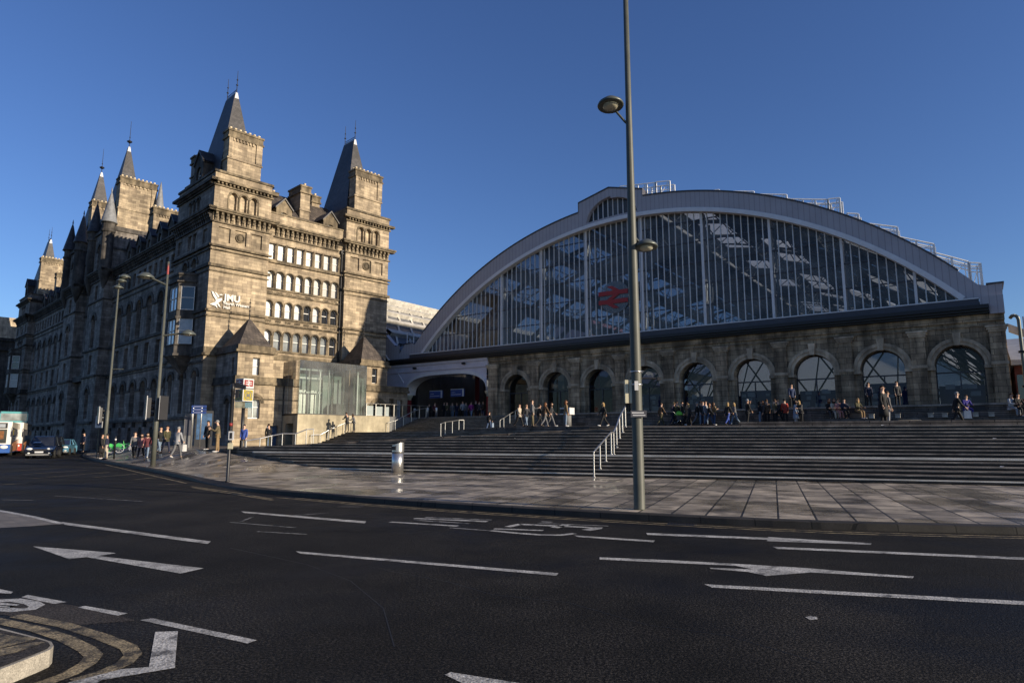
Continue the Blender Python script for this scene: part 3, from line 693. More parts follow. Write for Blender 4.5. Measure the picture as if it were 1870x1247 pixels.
# --- towers (front corner: xa..xb on the gable)
def blind_panel(W, a0, a1, z0, z1): W.cell(a0-0.18, a1+0.18, z0-0.12, z1+0.12, a0, a1, z0, z1, 0, 0.16, True)
for xa in (0.0, 14.5):
    W = Wall(sand, GX(0.0)); xb = xa+5.7
    W.rect(xa, xb, G0, 19.75)
    W.rect(xa, xb, 19.75, 19.9); W.rect(xa, xb, 21.75, 22.3)
    for c in (1.2, 2.78, 4.36):
        W.cell(xa+c-0.79 if c > 1.3 else xa, xa+c+0.79 if c < 4 else xb, 19.9, 21.75, xa+c-0.57, xa+c+0.57, 20.1, 21.55, 0, 0.18, True)
    W.rect(xa, xb, 22.3, 23.3)
    # upper stage with three blind arches
    W.rect(xa, xa+1.35, 23.3, 26.0); W.rect(xa+4.35, xb, 23.3, 26.0)
    for i in range(3):
        c = xa+1.85+i; W.cell(c-0.5, c+0.5, 23.3, 26.0, c-0.31, c+0.31, 23.3, 24.85, 0.34, 0.3, True)
    T = Wall(trm, GX(0.0))
    for i in range(3):
        c = xa+1.85+i; T.ring(c, 24.85, 0.33, 0.5, -0.09, 0.03, 10, el=1.05)
        for s_ in (-0.5, 0.5): T.bx(c+s_-0.07, c+s_+0.07, 23.35, 24.85, -0.07, 0.05)
    c = xa+2.78; trm.ell((c, 0.14, 20.85), (0.34, 0.16, 0.34)); T.ring(c, 20.85, 0.36, 0.46, 0.06, 0.17, 16, 0, 2*pi)
    W.rect(xa, xb, 26.0, 27.1)
sand.quad((20.2,0,G0),(20.2,8,G0),(20.2,8,27.1),(20.2,0,27.1)); sand.quad((5.7,0,22),(5.7,6,22),(5.7,6,27.1),(5.7,0,27.1)); sand.quad((14.5,0,22),(14.5,6,22),(14.5,6,27.1),(14.5,0,27.1))
for x0, x1 in ((5.7, 5.7), (14.5, 14.5)): sand.quad((x0,0,G0),(x0,0.55,G0),(x0,0.55,22.4),(x0,0,22.4))
# --- gable middle bay
W = Wall(sand, GX(0.5)); CW = 1.05; X0 = 5.7
W.rect(5.7, 14.5, G0, 9.9); W.rect(14.12, 14.5, 9.9, 22.4)
rows = [(19.55, 21.25, 0.0, 19.2, 22.4, 'pbright'), (16.6, 18.05, 0.33, 15.9, 19.2, 'pbright'), (13.65, 14.95, 0.36, 12.9, 15.9, None), (10.3, 11.9, 0.38, 9.9, 12.9, None)]
r3 = ['pbright','pgrey','pgrey','pgrey','pdark','pgrey','pdark','pdark']; r4 = ['pgrey','pmid','pmid','pmid','pmid','pmid','pmid','pdark']
for r, (k0, k1, ar, z0, z1, pn) in enumerate(rows):
    for i in range(8):
        a0 = X0+0.02+i*CW if i else 5.7; a1 = X0+0.02+(i+1)*CW; c = X0+0.02+(i+0.5)*CW
        W.cell(a0, a1, z0, z1, c-0.39, c+0.39, k0, k1, ar, 0.36)
        gwin(c, 0.84, k0, 0.78, k1-k0, ar, pn or (r3[i] if r == 2 else r4[i]), fw=0.05)
        T = Wall(trm, GX(0.5))
        if ar: T.ring(c, k1, 0.40, 0.51, -0.07, 0.03, 9, el=ar/0.39)
        for s_ in ((-0.525,) if i < 7 else (-0.525, 0.525)):
            if i or s_ > 0:
                T.bx(c+s_-0.075, c+s_+0.075, k0+0.05, k1-0.12, -0.06, 0.1); T.bx(c+s_-0.11, c+s_+0.11, k1-0.12, k1+0.05, -0.1, 0.1)
    T.bx(5.72, 14.48, k0-0.2, k0, -0.13, 0.05)
    if r in (1, 2):
        for i in range(8):
            c = X0+0.02+(i+0.5)*CW
            for dx in (-0.18, 0.02, 0.22): T.ring(c+dx-0.02, k0-0.42, 0.05, 0.12, -0.06, 0.03, 8, 0, 2*pi)
# --- strings and cornices on the gable
def strings(T, a0, a1, e0=0.0, e1=0.0, lv=((19.55,0.18,0.16),(19.2,0.12,0.10),(17.6,0.28,0.14),(17.15,0.10,0.07),(13.3,0.20,0.14),(12.85,0.12,0.09),(9.35,0.62,0.05),(9.15,0.20,0.16))):
    for z, h, p in lv: T.bx(a0-e0*p*1.5, a1+e1*p*1.5, z, z+h, -p*1.5, 0.04)
for xa, mbx in ((0.0, trm), (14.5, trm)):
    strings(Wall(mbx, GX(0.0)), xa, xa+5.7, 1, 1)
strings(Wall(trm, GX(0.5)), 5.72, 14.48, lv=((19.2,0.2,0.14),(15.95,0.16,0.10),(12.85,0.16,0.12),(9.35,0.5,0.05)))
def cornice(T, a0, a1, e0, e1, z=22.05, st=0.52, hh=0.85):
    """corbel table with a projecting slab over it; e0/e1 = returns"""
    n = max(1, int(round((a1-a0)/st)))
    for i in range(n):
        c = a0+(i+0.5)*(a1-a0)/n
        for q in range(3): T.bx(c-0.11, c+0.11, z+hh*q/3, z+hh*(q+1)/3-0.002, -(0.14+0.13*q), 0.05)
    T.bx(a0-e0*0.16, a1+e1*0.16, z-0.14, z-0.002, -0.16, 0.04)
    T.bx(a0-e0*0.55, a1+e1*0.55, z+hh, z+hh+0.17, -0.55, 0.05); T.bx(a0-e0*0.66, a1+e1*0.66, z+hh+0.172, z+hh+0.36, -0.66, 0.05)
def upper_cornice(T, a0, a1, e0, e1):
    n = max(1, int((a1-a0)/0.36))
    for i in range(n):
        c = a0+(i+0.5)*(a1-a0)/n; T.bx(c-0.08, c+0.08, 25.7, 25.9, -0.36, 0.03)
    T.bx(a0-e0*0.16, a1+e1*0.16, 25.55, 25.698, -0.16, 0.03); T.bx(a0-e0*0.5, a1+e1*0.5, 25.902, 26.15, -0.5, 0.05); T.bx(a0-e0*0.12, a1+e1*0.12, 26.9, 27.12, -0.12, 0.3)
for xa in (0.0, 14.5):
    T = Wall(trm, GX(0.0)); cornice(T, xa, xa+5.7, 1, 1); upper_cornice(T, xa, xa+5.7, 1, 1)
T = Wall(trm, GX(0.5)); cornice(T, 6.36, 13.84, 0, 0)
W = Wall(sand, GX(0.45)); W.rect(5.7, 14.5, 22.4, 24.35); trm.box(5.7, 14.5, 0.38, 0.9, 24.35, 24.52)
for x, z0, z1 in ((14.25, 2, 22.0),):
    b = MB(); b.tube((x,0.33,z0),(x,0.33,z1),0.09,n=8); b.box(x-0.16,x+0.16,0.2,0.5,21.7,22.1); b.build('drain_pipe', M['iron'], HO)
# --- street side: front and far corner towers
def street_tower(y0, far):
    W = Wall(shadesoot, LX(0.0)); y1 = y0+9.2
    # three arched openings low down, oriel in the middle, attic windows
    for c, hw, z0, z1, k0, k1, ar, pn, zz in ():
        pass
    cy = y0+4.8
    W.rect(y0, y1, G0, 3.6); W.rect(y0, y1, 8.9, 16.0)
    for a0, a1, c in ((y0, y0+3.1, y0+1.7), (y0+3.1, y0+6.4, cy), (y0+6.4, y1, y0+7.8)):
        W.cell(a0, a1, 3.6, 8.9, c-0.62, c+0.62, 3.9, 7.2, 0.62, 0.45); lwin(0.43, c, 3.9, 1.24, 3.3, 0.62, 'pdark', mull=True)
        Wall(strm, LX(0.0)).ring(c, 7.2, 0.64, 0.95, -0.1, 0.03, 12)
    W.rect(y0, cy-2.4, 16.0, 19.75); W.rect(cy+2.4, y1, 16.0, 19.75)
    for a0, a1, c in ((cy-2.4, cy, cy-1.15), (cy, cy+2.4, cy+1.15)):
        W.cell(a0, a1, 16.0, 19.75, c-0.6, c+0.6, 16.2, 18.3, 0.62, 0.4); lwin(0.38, c, 16.2, 1.2, 2.1, 0.62, 'pdark')
        Wall(strm, LX(0.0)).ring(c, 18.3, 0.62, 0.9, -0.1, 0.03, 12)
    W.rect(y0, y1, 19.75, 20.0); W.rect(y0, y1, 21.7, 23.3)
    for a0, a1, c, w in ((y0, y0+2.6, y0+1.6, 0.5), (y0+2.6, cy, cy-0.62, 0.45), (cy, cy+2.2, cy+0.62, 0.45), (cy+2.2, y1, y0+8.0, 0.5)):
        if w == 0.5: W.cell(a0, a1, 20.0, 21.7, c-w, c+w, 20.1, 21.5, 0, 0.16, True)
        else:
            W.cell(a0, a1, 20.0, 21.7, c-w, c+w, 20.0, 21.6, 0, 0.35); lwin(0.33, c, 20.0, 0.9, 1.6, 0, 'pdark')
    W.rect(y0, cy-1.5, 23.3, 26.0); W.rect(cy+1.5, y1, 23.3, 26.0)
    for i in range(3):
        c = cy-1+i; W.cell(c-0.5, c+0.5, 23.3, 26.0, c-0.31, c+0.31, 23.3, 24.85, 0.34, 0.3, True); Wall(strm, LX(0.0)).ring(c, 24.85, 0.33, 0.5, -0.09, 0.03, 10)
    W.rect(y0, y1, 26.0, 27.1)
    T = Wall(strm, LX(0.0)); strings(T, y0, y1, 1, 1); cornice(T, y0, y1, 1, 1); upper_cornice(T, y0, y1, 1, 1)
    T.bx(y0, y1, 3.35, 3.6, -0.2, 0.04); T.bx(y0, y1, 8.5, 8.7, -0.12, 0.04)
    if far:
        for x1 in (6.0,):
            W2 = Wall(shadesoot, GX(y0)); W2.rect(0, x1, G0, 27.1)
            T = Wall(strm, GX(y0)); strings(T, 0, x1, 1, 0); cornice(T, 0, x1, 1, 0); upper_cornice(T, 0, x1, 1, 0)
    shadesoot.quad((0,y1,G0),(8,y1,G0),(8,y1,27.1),(0,y1,27.1))
    shadesoot.quad((0,y0,26.9),(6,y0,26.9),(6,y1,26.9),(0,y1,26.9))
    # oriel: canted bay on a corbel
    pr, hw, hb = 1.35, 1.15, 2.15
    o = MB(); 
    ring = lambda z, k=1.0, pk=1.0: [(0.05, cy-hb*k, z), (-pr*pk, cy-hw*k, z), (-pr*pk, cy+hw*k, z), (0.05, cy+hb*k, z)]
    def band(z0, z1, k0=1.0, k1=1.0, p0=1.0, p1=1.0):
        A, B = ring(z0, k0, p0), ring(z1, k1, p1)
        o.add(A+B, [(0,1,5,4),(1,2,6,5),(2,3,7,6),(3,2,1,0),(4,5,6,7)])
    band(7.6, 9.3, 0.25, 1.0, 0.1, 1.0); band(9.3, 10.4); band(12.95, 13.7); band(16.0, 16.4); band(16.4, 16.55, 1.1, 1.1, 1.12, 1.12); band(17.1, 17.3, 1.05, 1.05, 1.06, 1.06); band(16.55, 17.1)
    band(9.3, 9.5, 1.07, 1.07, 1.08, 1.08); band(12.85, 13.1, 1.06, 1.06, 1.07, 1.07); band(10.3,10.42,1.04,1.04,1.05,1.05)
    for z0, z1 in ((10.4, 12.95), (13.7, 16.0)):
        for (x, y) in ((-pr, cy-hw), (-pr, cy+hw), (0.0, cy-hb+0.1), (0.0, cy+hb-0.1)): o.box(x-0.02, x+0.26, y-0.17, y+0.17, z0, z1)
    OB = link('oriel', o.mesh('oriel', M['shadesootrim']), HO)
    for z0, z1, pn in ((10.4, 12.95, 'pgrey'), (13.7, 16.0, 'pmid')):
        h = z1-z0
        window(OB, (-pr+0.1, cy, z0), RZL, 2*hw-0.3, h, 0, pn, mull=True)
        dx, dy = pr+0.05, hb-hw; L_ = hypot(dx, dy)
        for sg in (-1, 1):
            ang = atan2(-(dx)*1.0, dy)   # splay
            cx_, cyy = (-pr+0.05)/2+0.06, cy+sg*(hw+hb)/2
            window(OB, (cx_, cyy, z0), (-pi/2+sg*-atan2(dx, dy)) , L_-0.5, h, 0, 'pdark' if z0 > 12 else 'pgrey')
    return OB
street_tower(0.0, False); street_tower(79.0, True)
# --- wings
def wing(y0, y1, ya, nb, pitch, x0=1.0):
    W = Wall(shadesoot, LX(x0)); T = Wall(strm, LX(x0))
    W.rect(y0, y1, G0, 0.9)
    ed = [y0]+[ya+(i+0.5)*pitch for i in range(nb-1)]+[y1]
    for i in range(nb):
        c = ya+i*pitch; a0, a1 = ed[i], ed[i+1]
        W.cell(a0, a1, 0.9, 3.4, c-0.6, c+0.6, 0.9, 2.3, 0.5, 0.5); lwin(x0+0.45, c, 0.9, 1.2, 1.4, 0.5, 'pdark', 'dkframe', name='basement_window')
        W.cell(a0, a1, 3.4, 9.3, c-0.85, c+0.85, 4.0, 7.1, 0.85, 0.6); lwin(x0+0.55, c, 4.0, 1.7, 3.1, 0.85, 'pdark', mull=True)
        T.ring(c, 7.1, 0.87, 1.25, -0.1, 0.03, 12); T.bx(c+0.87, c+pitch-0.87, 6.85, 7.08, -0.12, 0.03)
        W.cell(a0, a1, 9.3, 12.9, c-0.72, c+0.72, 9.75, 12.3, 0, 0.5); lwin(x0+0.46, c, 9.75, 1.44, 2.55, 0, 'pdark')
        W.cell(a0, a1, 12.9, 18.6, c-0.85, c+0.85, 13.1, 16.8, 0.95, 0.6); lwin(x0+0.56, c, 13.1, 1.7, 3.7, 0.95, 'pdark', mull=True, rail=0.55)
        T.ring(c, 16.8, 0.87, 1.22, -0.1, 0.03, 12, el=1.1); T.bx(c+0.86, c+pitch-0.86, 16.55, 16.78, -0.12, 0.03)
        T.bx(c-0.86, c+0.86, 15.1, 15.35, 0.28, 0.6)
        # bracket under the sill and corbel
        T.bx(c+pitch/2-0.2, c+pitch/2+0.2, 2.8, 3.4, -0.35, 0.03)
        W.rect(a0, a1, 18.6, 19.6)
        if True:
            h = (a1-a0)/2
            for q, (b0, b1) in enumerate(((a0, (a0+a1)/2), ((a0+a1)/2, a1))):
                cc = c+(-0.25+0.5*q)*pitch
                W.cell(b0, b1, 19.6, 21.9, cc-0.48, cc+0.48, 19.8, 21.4, 0, 0.4); lwin(x0+0.36, cc, 19.8, 0.96, 1.6, 0, 'pdark', name='attic_window')
    W.rect(y0, y1, 21.9, 23.4)
    for z, h, p in ((3.35,0.28,0.25),(9.3,0.22,0.2),(12.75,0.22,0.18),(13.0,0.1,0.1),(9.0,0.12,0.1),(19.35,0.2,0.16),(18.75,0.14,0.1)): T.bx(y0, y1, z, z+h, -p, 0.04)
    cornice(T, y0, y1, 0, 0)
    W.rect(y0, y1, 23.3, 24.0, 0.3)
wing(9.2, 33.2, 11.8, 6, 3.6); wing(52.6, 79.0, 54.7, 7, 3.72)
# --- entrance: two turreted pavilions with a recess between
def pavilion(y0, y1):
    x0 = -0.2; c = (y0+y1)/2; W = Wall(shadesoot, LX(x0)); T = Wall(strm, LX(x0))
    W.cell(y0, y1, G0, 3.4, c-0.9, c+0.9, 0.2, 2.0, 0.8, 0.5); lwin(x0+0.45, c, 0.2, 1.8, 1.8, 0.8, 'pdark', 'dkframe')
    W.cell(y0, y1, 3.4, 9.3, c-0.8, c+0.8, 4.0, 7.1, 0.8, 0.5); lwin(x0+0.45, c, 4.0, 1.6, 3.1, 0.8, 'pdark', mull=True); T.ring(c, 7.1, 0.82, 1.2, -0.1, 0.03, 12)
    W.cell(y0, y1, 9.3, 12.9, c-0.6, c+0.6, 9.75, 12.2, 0, 0.5); lwin(x0+0.45, c, 9.75, 1.2, 2.45, 0, 'pdark')
    W.cell(y0, y1, 12.9, 18.6, c-0.85, c+0.85, 13.2, 16.7, 0.9, 0.5); lwin(x0+0.45, c, 13.2, 1.7, 3.5, 0.9, 'pdark', mull=True); T.ring(c, 16.7, 0.87, 1.25, -0.1, 0.03, 12)
    W.cell(y0, y1, 18.6, 22.2, c-0.55, c+0.55, 19.4, 21.5, 0, 0.4); lwin(x0+0.35, c, 19.4, 1.1, 2.1, 0, 'pdark')
    W.cell(y0, y1, 22.2, 29.0, c-0.9, c+0.9, 23.6, 26.2, 0.9, 0.5); lwin(x0+0.45, c, 23.6, 1.8, 2.6, 0.9, 'pdark', mull=True); T.ring(c, 26.2, 0.92, 1.4, -0.14, 0.03, 14)
    for z, h, p in ((3.35,0.28,0.25),(9.3,0.22,0.2),(12.75,0.22,0.18),(19.2,0.2,0.16),(28.6,0.4,0.2),(23.3,0.2,0.2)): T.bx(y0-0.02, y1+0.02, z, z+h, -p, 0.04)
    cornice(T, y0, y1, 1, 1)
    for y, sx in ((y0, 1), (y1, -1)):
        W2 = Wall(shadesoot, GX(y)); W2.rect(x0, 6.5, G0, 29.0)
        if sx > 0:
            T2 = Wall(strm, GX(y)); cornice(T2, x0, 1.4, 1, 0)
            for z, h, p in ((9.3,0.22,0.12),(12.75,0.22,0.12),(19.2,0.2,0.12),(26.0,0.25,0.15)): T2.bx(x0, 1.2 if z < 23 else 6.4, z, z+h, -p, 0.04)
            T2.bx(x0, 6.5, 28.5, 29.1, -0.15, 0.2)
    shadesoot.quad((x0,y0,29),(6.5,y0,29),(6.5,y1,29),(x0,y1,29)); shadesoot.quad((6.5,y0,22),(6.5,y1,22),(6.5,y1,29),(6.5,y0,29))
    for y in (y0+0.15, y1-0.15):
        b = MB(); b.lathe([(0.1,20.6),(0.55,22.0),(0.72,22.6),(0.72,28.0),(0.86,28.15),(0.86,28.35),(0.74,28.5),(0.74,29.2),(0.92,29.4)], (x0-0.05, y, 0), 14, False)
        TU = link('turret', b.mesh('turret', M['shadesootrim']), HO)
        b = MB(); b.lathe([(1.02,29.38),(0.96,29.5),(0.5,31.6),(0.17,33.2),(0.05,33.6),(0.1,33.75),(0.02,34.3)], (x0-0.05, y, 0), 14)
        link('cone_roof', b.mesh('cone', M['leadgrey' if y == 33.35 else 'slate']), TU)
    spire(2.2, c+0.3, 2.2, 2.6, 29.0, 41.6, 0.12)
    chim(0.7, 5.2, y0+0.4, y0+1.9, 29.0, 36.2)
def spire(cx, cy, hx, hy, z0, z1, hr, cap=True):
    b = MB(); b.frus((cx-hx, cx+hx, cy-hy, cy+hy), (cx-0.16, cx+0.16, cy-hr, cy+hr), z0, z1)
    S_ = link('spire', b.mesh('spire', M['slate']), HO)
    b = MB(); b.frus((cx-0.22, cx+0.22, cy-hr-0.14, cy+hr+0.14), (cx-0.1, cx+0.1, cy-hr-0.05, cy+hr+0.05), z1-0.55, z1+0.15); link('lead_cap', b.mesh('lc', M['lead']), S_)
    b = MB()
    ys = (cy-hr, cy+hr) if hr > 0.3 else (cy,)
    for y in ys:
        b.tube((cx,y,z1),(cx,y,z1+2.6),0.045,0.02,6); b.lathe([(0.03,0),(0.13,0.1),(0.03,0.2)],(cx,y,z1+0.9),8); b.lathe([(0.03,0),(0.10,0.08),(0.03,0.16)],(cx,y,z1+1.5),8)
        if hr <= 0.3:
            b.lathe([(0.05,0),(0.34,0.22),(0.34,0.3),(0.05,0.5)],(cx,y,z1+0.7),10); b.tube((cx,y,z1),(cx,y,z1+4.0),0.05,0.02,6)
    if hr > 0.3:
        for q in range(9):
            y = cy-hr+2*hr*q/8; b.tube((cx,y,z1+0.1),(cx,y,z1+0.5),0.02,n=4)
        b.tube((cx,cy-hr,z1+0.5),(cx,cy+hr,z1+0.5),0.03,n=5); b.tube((cx,cy-hr,z1+0.28),(cx,cy+hr,z1+0.28),0.02,n=5)
    link('finial', b.mesh('fin', M['iron']), S_)
def chim(x0, x1, y0, y1, z0, z1, long_y=False, m='sand'):
    b = MB(); h = z1-z0; mb_ = 0.0
    b.box(x0, x1, y0, y1, z0, z1-0.9)
    zb = z0+h*0.38
    b.box(x0-0.1, x1+0.1, y0-0.1, y1+0.1, zb, zb+0.16)
    if not long_y:
        # frame of the recessed panel on the sunny face
        b.box(x0-0.001, x0+0.35, y0-0.13, y0+0.05, zb+0.18, z1-0.9); b.box(x1-0.62, x1+0.001, y0-0.13, y0+0.05, zb+0.18, z1-0.9)
        for i in range(7):
            a = x0+0.4+(x1-x0-1.1)*i/7; b.box(a, a+(x1-x0-1.1)/14, y0-0.12, y0+0.02, z1-1.15, z1-0.9)
    K = link('chimney', b.mesh('chim', M[m]), HO)
    b = MB(); b.box(x0-0.14, x1+0.14, y0-0.16, y1+0.14, z1-0.9, z1-0.72); b.box(x0-0.05, x1+0.05, y0-0.08, y1+0.05, z1-0.72, z1-0.2); b.box(x0-0.14, x1+0.14, y0-0.16, y1+0.14, z1-0.2, z1)
    link('chimney_cap', b.mesh('cc', M['trim']), K)
    b = MB(); n = max(3, int(((y1-y0) if long_y else (x1-x0))/0.48))
    for i in range(n):
        f = (i+0.5)/n
        c = ((x0+x1)/2, y0+(y1-y0)*f, z1) if long_y else (x0+(x1-x0)*f, y0+0.35, z1)
        b.lathe([(0.13,0),(0.11,0.2),(0.15,0.26),(0.15,0.32)], c, 8)
        if not long_y: b.lathe([(0.13,0),(0.11,0.2),(0.15,0.26),(0.15,0.32)], (c[0], y1-0.35, z1), 8)
    link('chimney_pot', b.mesh('pot', M['pots']), K)
pavilion(33.2, 39.8); pavilion(46.3, 52.6)
W = Wall(shadesoot, LX(1.0)); T = Wall(strm, LX(1.0))
W.cell(39.8, 46.3, G0, 9.3, 41.4, 44.7, 0.1, 4.6, 2.6, 1.2); T.ring(43.05, 4.6, 1.67, 2.2, -0.2, 0.03, 14, el=1.5)
link('entrance_door', MB().box(2.1,2.2,41.4,44.7,0.1,7.2).mesh('dr', M['pdark']), HO)
for z0, z1, k0, k1 in ((9.3,12.9,9.75,12.2),(12.9,18.6,13.2,16.7),(18.6,23.4,19.4,21.4)):
    for a0, a1, c in ((39.8,43.05,41.6),(43.05,46.3,44.5)):
        W.cell(a0, a1, z0, z1, c-0.6, c+0.6, k0, k1, 0.6, 0.5); lwin(1.45, c, k0, 1.2, k1-k0, 0.6, 'pdark')
    T.bx(39.8, 46.3, z0-0.05, z0+0.15, -0.15, 0.04)
cornice(T, 39.9, 46.2, 0, 0)
strm.box(0.2, 1.0, 39.8, 46.3, 9.2, 10.0)
# --- towers' roofs
spire(2.85, 4.5, 2.05, 3.0, 26.9, 37.2, 1.15); chim(1.25, 4.65, 0.55, 1.75, 26.9, 31.9)
spire(17.3, 4.5, 2.05, 3.0, 26.9, 37.0, 1.1); chim(15.75, 19.35, 0.55, 1.75, 26.9, 32.2)
spire(2.85, 84.0, 2.05, 3.2, 26.9, 38.2, 1.0); chim(1.1, 5.0, 79.5, 80.8, 26.9, 34.0)
chim(0.5, 1.3, 7.0, 7.9, 27.0, 30.8, True, 'shadesoot')
for x0 in (0.0, 14.5): trm.box(x0+0.05, x0+5.65, 0.05, 0.3, 26.9, 27.14)
trm.box(0.05,5.6,0.3,8.8,26.7,26.88); trm.box(14.55,20.1,0.3,8.8,26.7,26.88)
# tower dormer on the street side
def dormer(cx, cy, z0, w, h, face, md, win=True, nm='dormer', dep=2.2):
    """gabled stone dormer; face 'G' looks over the gable, 'L' over the street"""
    b = MB(); P = Wall(b, GX(cy) if face == 'G' else LX(cx)); a = cx if face == 'G' else cy
    P.cell(a-w/2, a+w/2, z0, z0+h, a-w*0.27, a+w*0.27, z0+0.15, z0+h*0.6, w*0.24, 0.3)
    P.q((a-w/2,z0+h,0),(a+w/2,z0+h,0),(a,z0+h+w*0.55,0))
    for s_ in (-1,1): P.q((a+s_*w/2,z0,0),(a+s_*w/2,z0,dep),(a+s_*w/2,z0+h,dep),(a+s_*w/2,z0+h,0))
    D = link(nm, b.mesh('dormer', M[md]), HO)
    b = MB(); P = Wall(b, GX(cy) if face == 'G' else LX(cx)); e = 0.14
    for s_ in (-1,1):
        p0, p1 = (a+s_*(w/2+e), z0+h-0.12), (a, z0+h+w*0.55+0.06)
        P.q((p0[0],p0[1],-e),(p1[0],p1[1],-e),(p1[0],p1[1],dep+1),(p0[0],p0[1],dep+1)); P.q((p0[0],p0[1],-e),(p1[0],p1[1],-e),(p1[0],p1[1]+0.16,-e),(p0[0],p0[1]+0.16,-e)); P.q((p0[0],p0[1]+0.16,-e),(p1[0],p1[1]+0.16,-e),(p1[0],p1[1]+0.16,dep+1),(p0[0],p0[1]+0.16,dep+1))
    link('dormer_roof', b.mesh('dr', M['slate']), D)
    if win:
        pos = (a, cy+0.28, z0+0.15) if face == 'G' else (cx+0.28, a, z0+0.15)
        window(D, pos, RZG if face == 'G' else RZL, w*0.54, h*0.6-0.15, w*0.24, 'pbright' if face == 'G' else 'pdark')
dormer(0.2, 4.9, 26.9, 2.2, 2.3, 'L', 'shadesootrim'); dormer(0.2, 84.4, 26.9, 2.2, 2.3, 'L', 'shadesootrim')
dormer(7.45, 0.7, 23.2, 1.75, 2.0, 'G', 'trim', dep=1.5); dormer(12.9, 0.7, 23.2, 1.75, 2.0, 'G', 'trim', dep=1.5)
for y in (11.3, 14.9, 18.5, 22.1, 25.7, 29.3): dormer(1.3, y, 23.7, 1.7, 1.7, 'L', 'shadesootrim')
for y in (55, 59, 63, 67, 71, 75): dormer(1.3, y, 23.7, 1.7, 1.7, 'L', 'shadesootrim')
b = MB(); b.frus((1.5, 19.0, 1.0, 87.5), (5.8, 15.0, 5.2, 84.0), 23.6, 28.3); RF = b.build('roof', M['brownslate'], HO)
chim(10.2, 11.35, 2.6, 5.2, 24.5, 29.2, True); chim(12.9, 13.9, 5.0, 7.6, 24.5, 29.4, True); chim(6.6, 8.9, 5.4, 6.4, 26, 28.6, m='shadesoot')
chim(2.2, 5.4, 12.6, 13.8, 24.5, 29.6); chim(2.2, 5.6, 24.3, 25.4, 24.5, 30.0); chim(2.2, 5.4, 60, 61.2, 24.5, 30.2); chim(2.2, 5.4, 72, 73.2, 24.5, 30.0)
b = MB(); b.lathe([(0.8,28),(0.8,30.6),(0.95,30.8),(0.5,33.4),(0.1,36.2),(0.02,36.6)], (5.5,33.0,0), 12); b.build('rear_turret', M['leadgrey'], HO)
# dark core so that nothing shows through the windows
b = MB(); b.box(1.9, 19.6, 1.2, 87.0, 0, 23.5); b.build('core', M['black'], HO)
# --- projecting pavilions in front of the gable, with the low range between
FY = -4.6
def front_pavilion(xa, xb, name_, zup, apexx, apexz):
    W = Wall(sand, GX(FY)); c = (xa+xb)/2+0.05
    W.cell(xa, xb, 6.9, zup, c-0.32, c+0.32, 7.2, 8.75, 0, 0.35); gwin(c, FY+0.33, 7.2, 0.64, 1.55, 0, 'pgrey' if xa < 5 else 'pdark', fw=0.06)
    for x in (xa, xb):
        W2 = Wall(shadesoot if x == xa else sand, LX(x))
        W2.rect(FY+1.6 if x == xa else FY, 0.0, 6.9, zup); 
        if x == xa: W2.cell(FY, FY+1.6, 6.9, zup, FY+0.75, FY+1.15, 7.2, 8.75, 0, 0.3, True)
    T = Wall(trm, GX(FY)); T.bx(xa-0.28, xb+0.28, zup-0.32, zup-0.1, -0.28, 0.05); T.bx(xa-0.05, xb+0.05, zup-0.1, zup+0.35, -0.06, 0.3)
    Wall(strm, LX(xa)).bx(FY, 0, zup-0.32, zup-0.1, -0.25, 0.05); Wall(strm, LX(xa)).bx(FY, 0, zup-0.1, zup+0.35, -0.05, 0.3)
    trm.box(xb-0.2, xb+0.25, FY, 0, zup-0.3, zup+0.3)
    b = MB(); b.frus((xa+0.1, xb-0.05, FY+0.15, -0.6), (apexx-0.09, apexx+0.09, FY+1.9, FY+2.2), zup+0.3, apexz)
    R_ = link('pavilion_roof', b.mesh('pr', M['brownslate']), HO)
    b = MB(); b.tube((apexx,FY+2.05,apexz-0.1),(apexx,FY+2.05,apexz+2.0),0.05,0.02,6)
    for q in range(4): b.lathe([(0.03,0),(0.12,0.07),(0.03,0.14)],(apexx,FY+2.05,apexz+0.35+q*0.4),6)
    link('finial', b.mesh('fi', M['iron']), R_)
front_pavilion(1.2, 4.5, 'a', 9.5, 2.95, 12.5); front_pavilion(13.95, 17.2, 'b', 9.25, 15.5, 12.2)
# lower storeys of the front range
W = Wall(sand, GX(FY-0.05))
W.rect(1.1, 1.9, 0, 6.9); W.cell(1.9, 3.9, 0.0, 6.9, 2.35, 3.45, 3.3, 4.7, 0.55, 0.4); gwin(2.9, FY+0.3, 3.3, 1.1, 1.4, 0.55, 'pmid', mull=True, fw=0.09)
Wall(trm, GX(FY-0.05)).ring(2.9, 4.7, 0.6, 0.85, -0.08, 0.03, 12)
W.cell(3.9, 5.6, 0, 6.9, 4.2, 5.3, 0.5, 2.7, 0, 0.4); W.rect(5.6, 13.9, 0, 6.6, 0.5)
W.rect(13.9, 14.9, 0, 6.9); W.cell(14.9, 17.3, 0, 6.9, 15.4, 16.8, 3.8, 4.6, 0.7, 0.4); gwin(16.1, FY+0.3, 3.8, 1.4, 0.8, 0.7, 'pdark'); Wall(trm, GX(FY-0.05)).ring(16.1, 4.6, 0.75, 1.1, -0.08, 0.03, 12)
W.cell(17.3, 18.4, 0, 6.9, 17.5, 18.1, 3.7, 5.7, 0, 0.4, True); W.cell(18.4, 19.9, 0, 6.9, 18.55, 19.2, 3.7, 5.6, 0, 0.4); gwin(18.88, FY+0.33, 3.7, 0.65, 1.9, 0, 'pgrey')
sand.quad((19.9,FY-0.05,0),(19.9,0,0),(19.9,0,6.9),(19.9,FY-0.05,6.9))
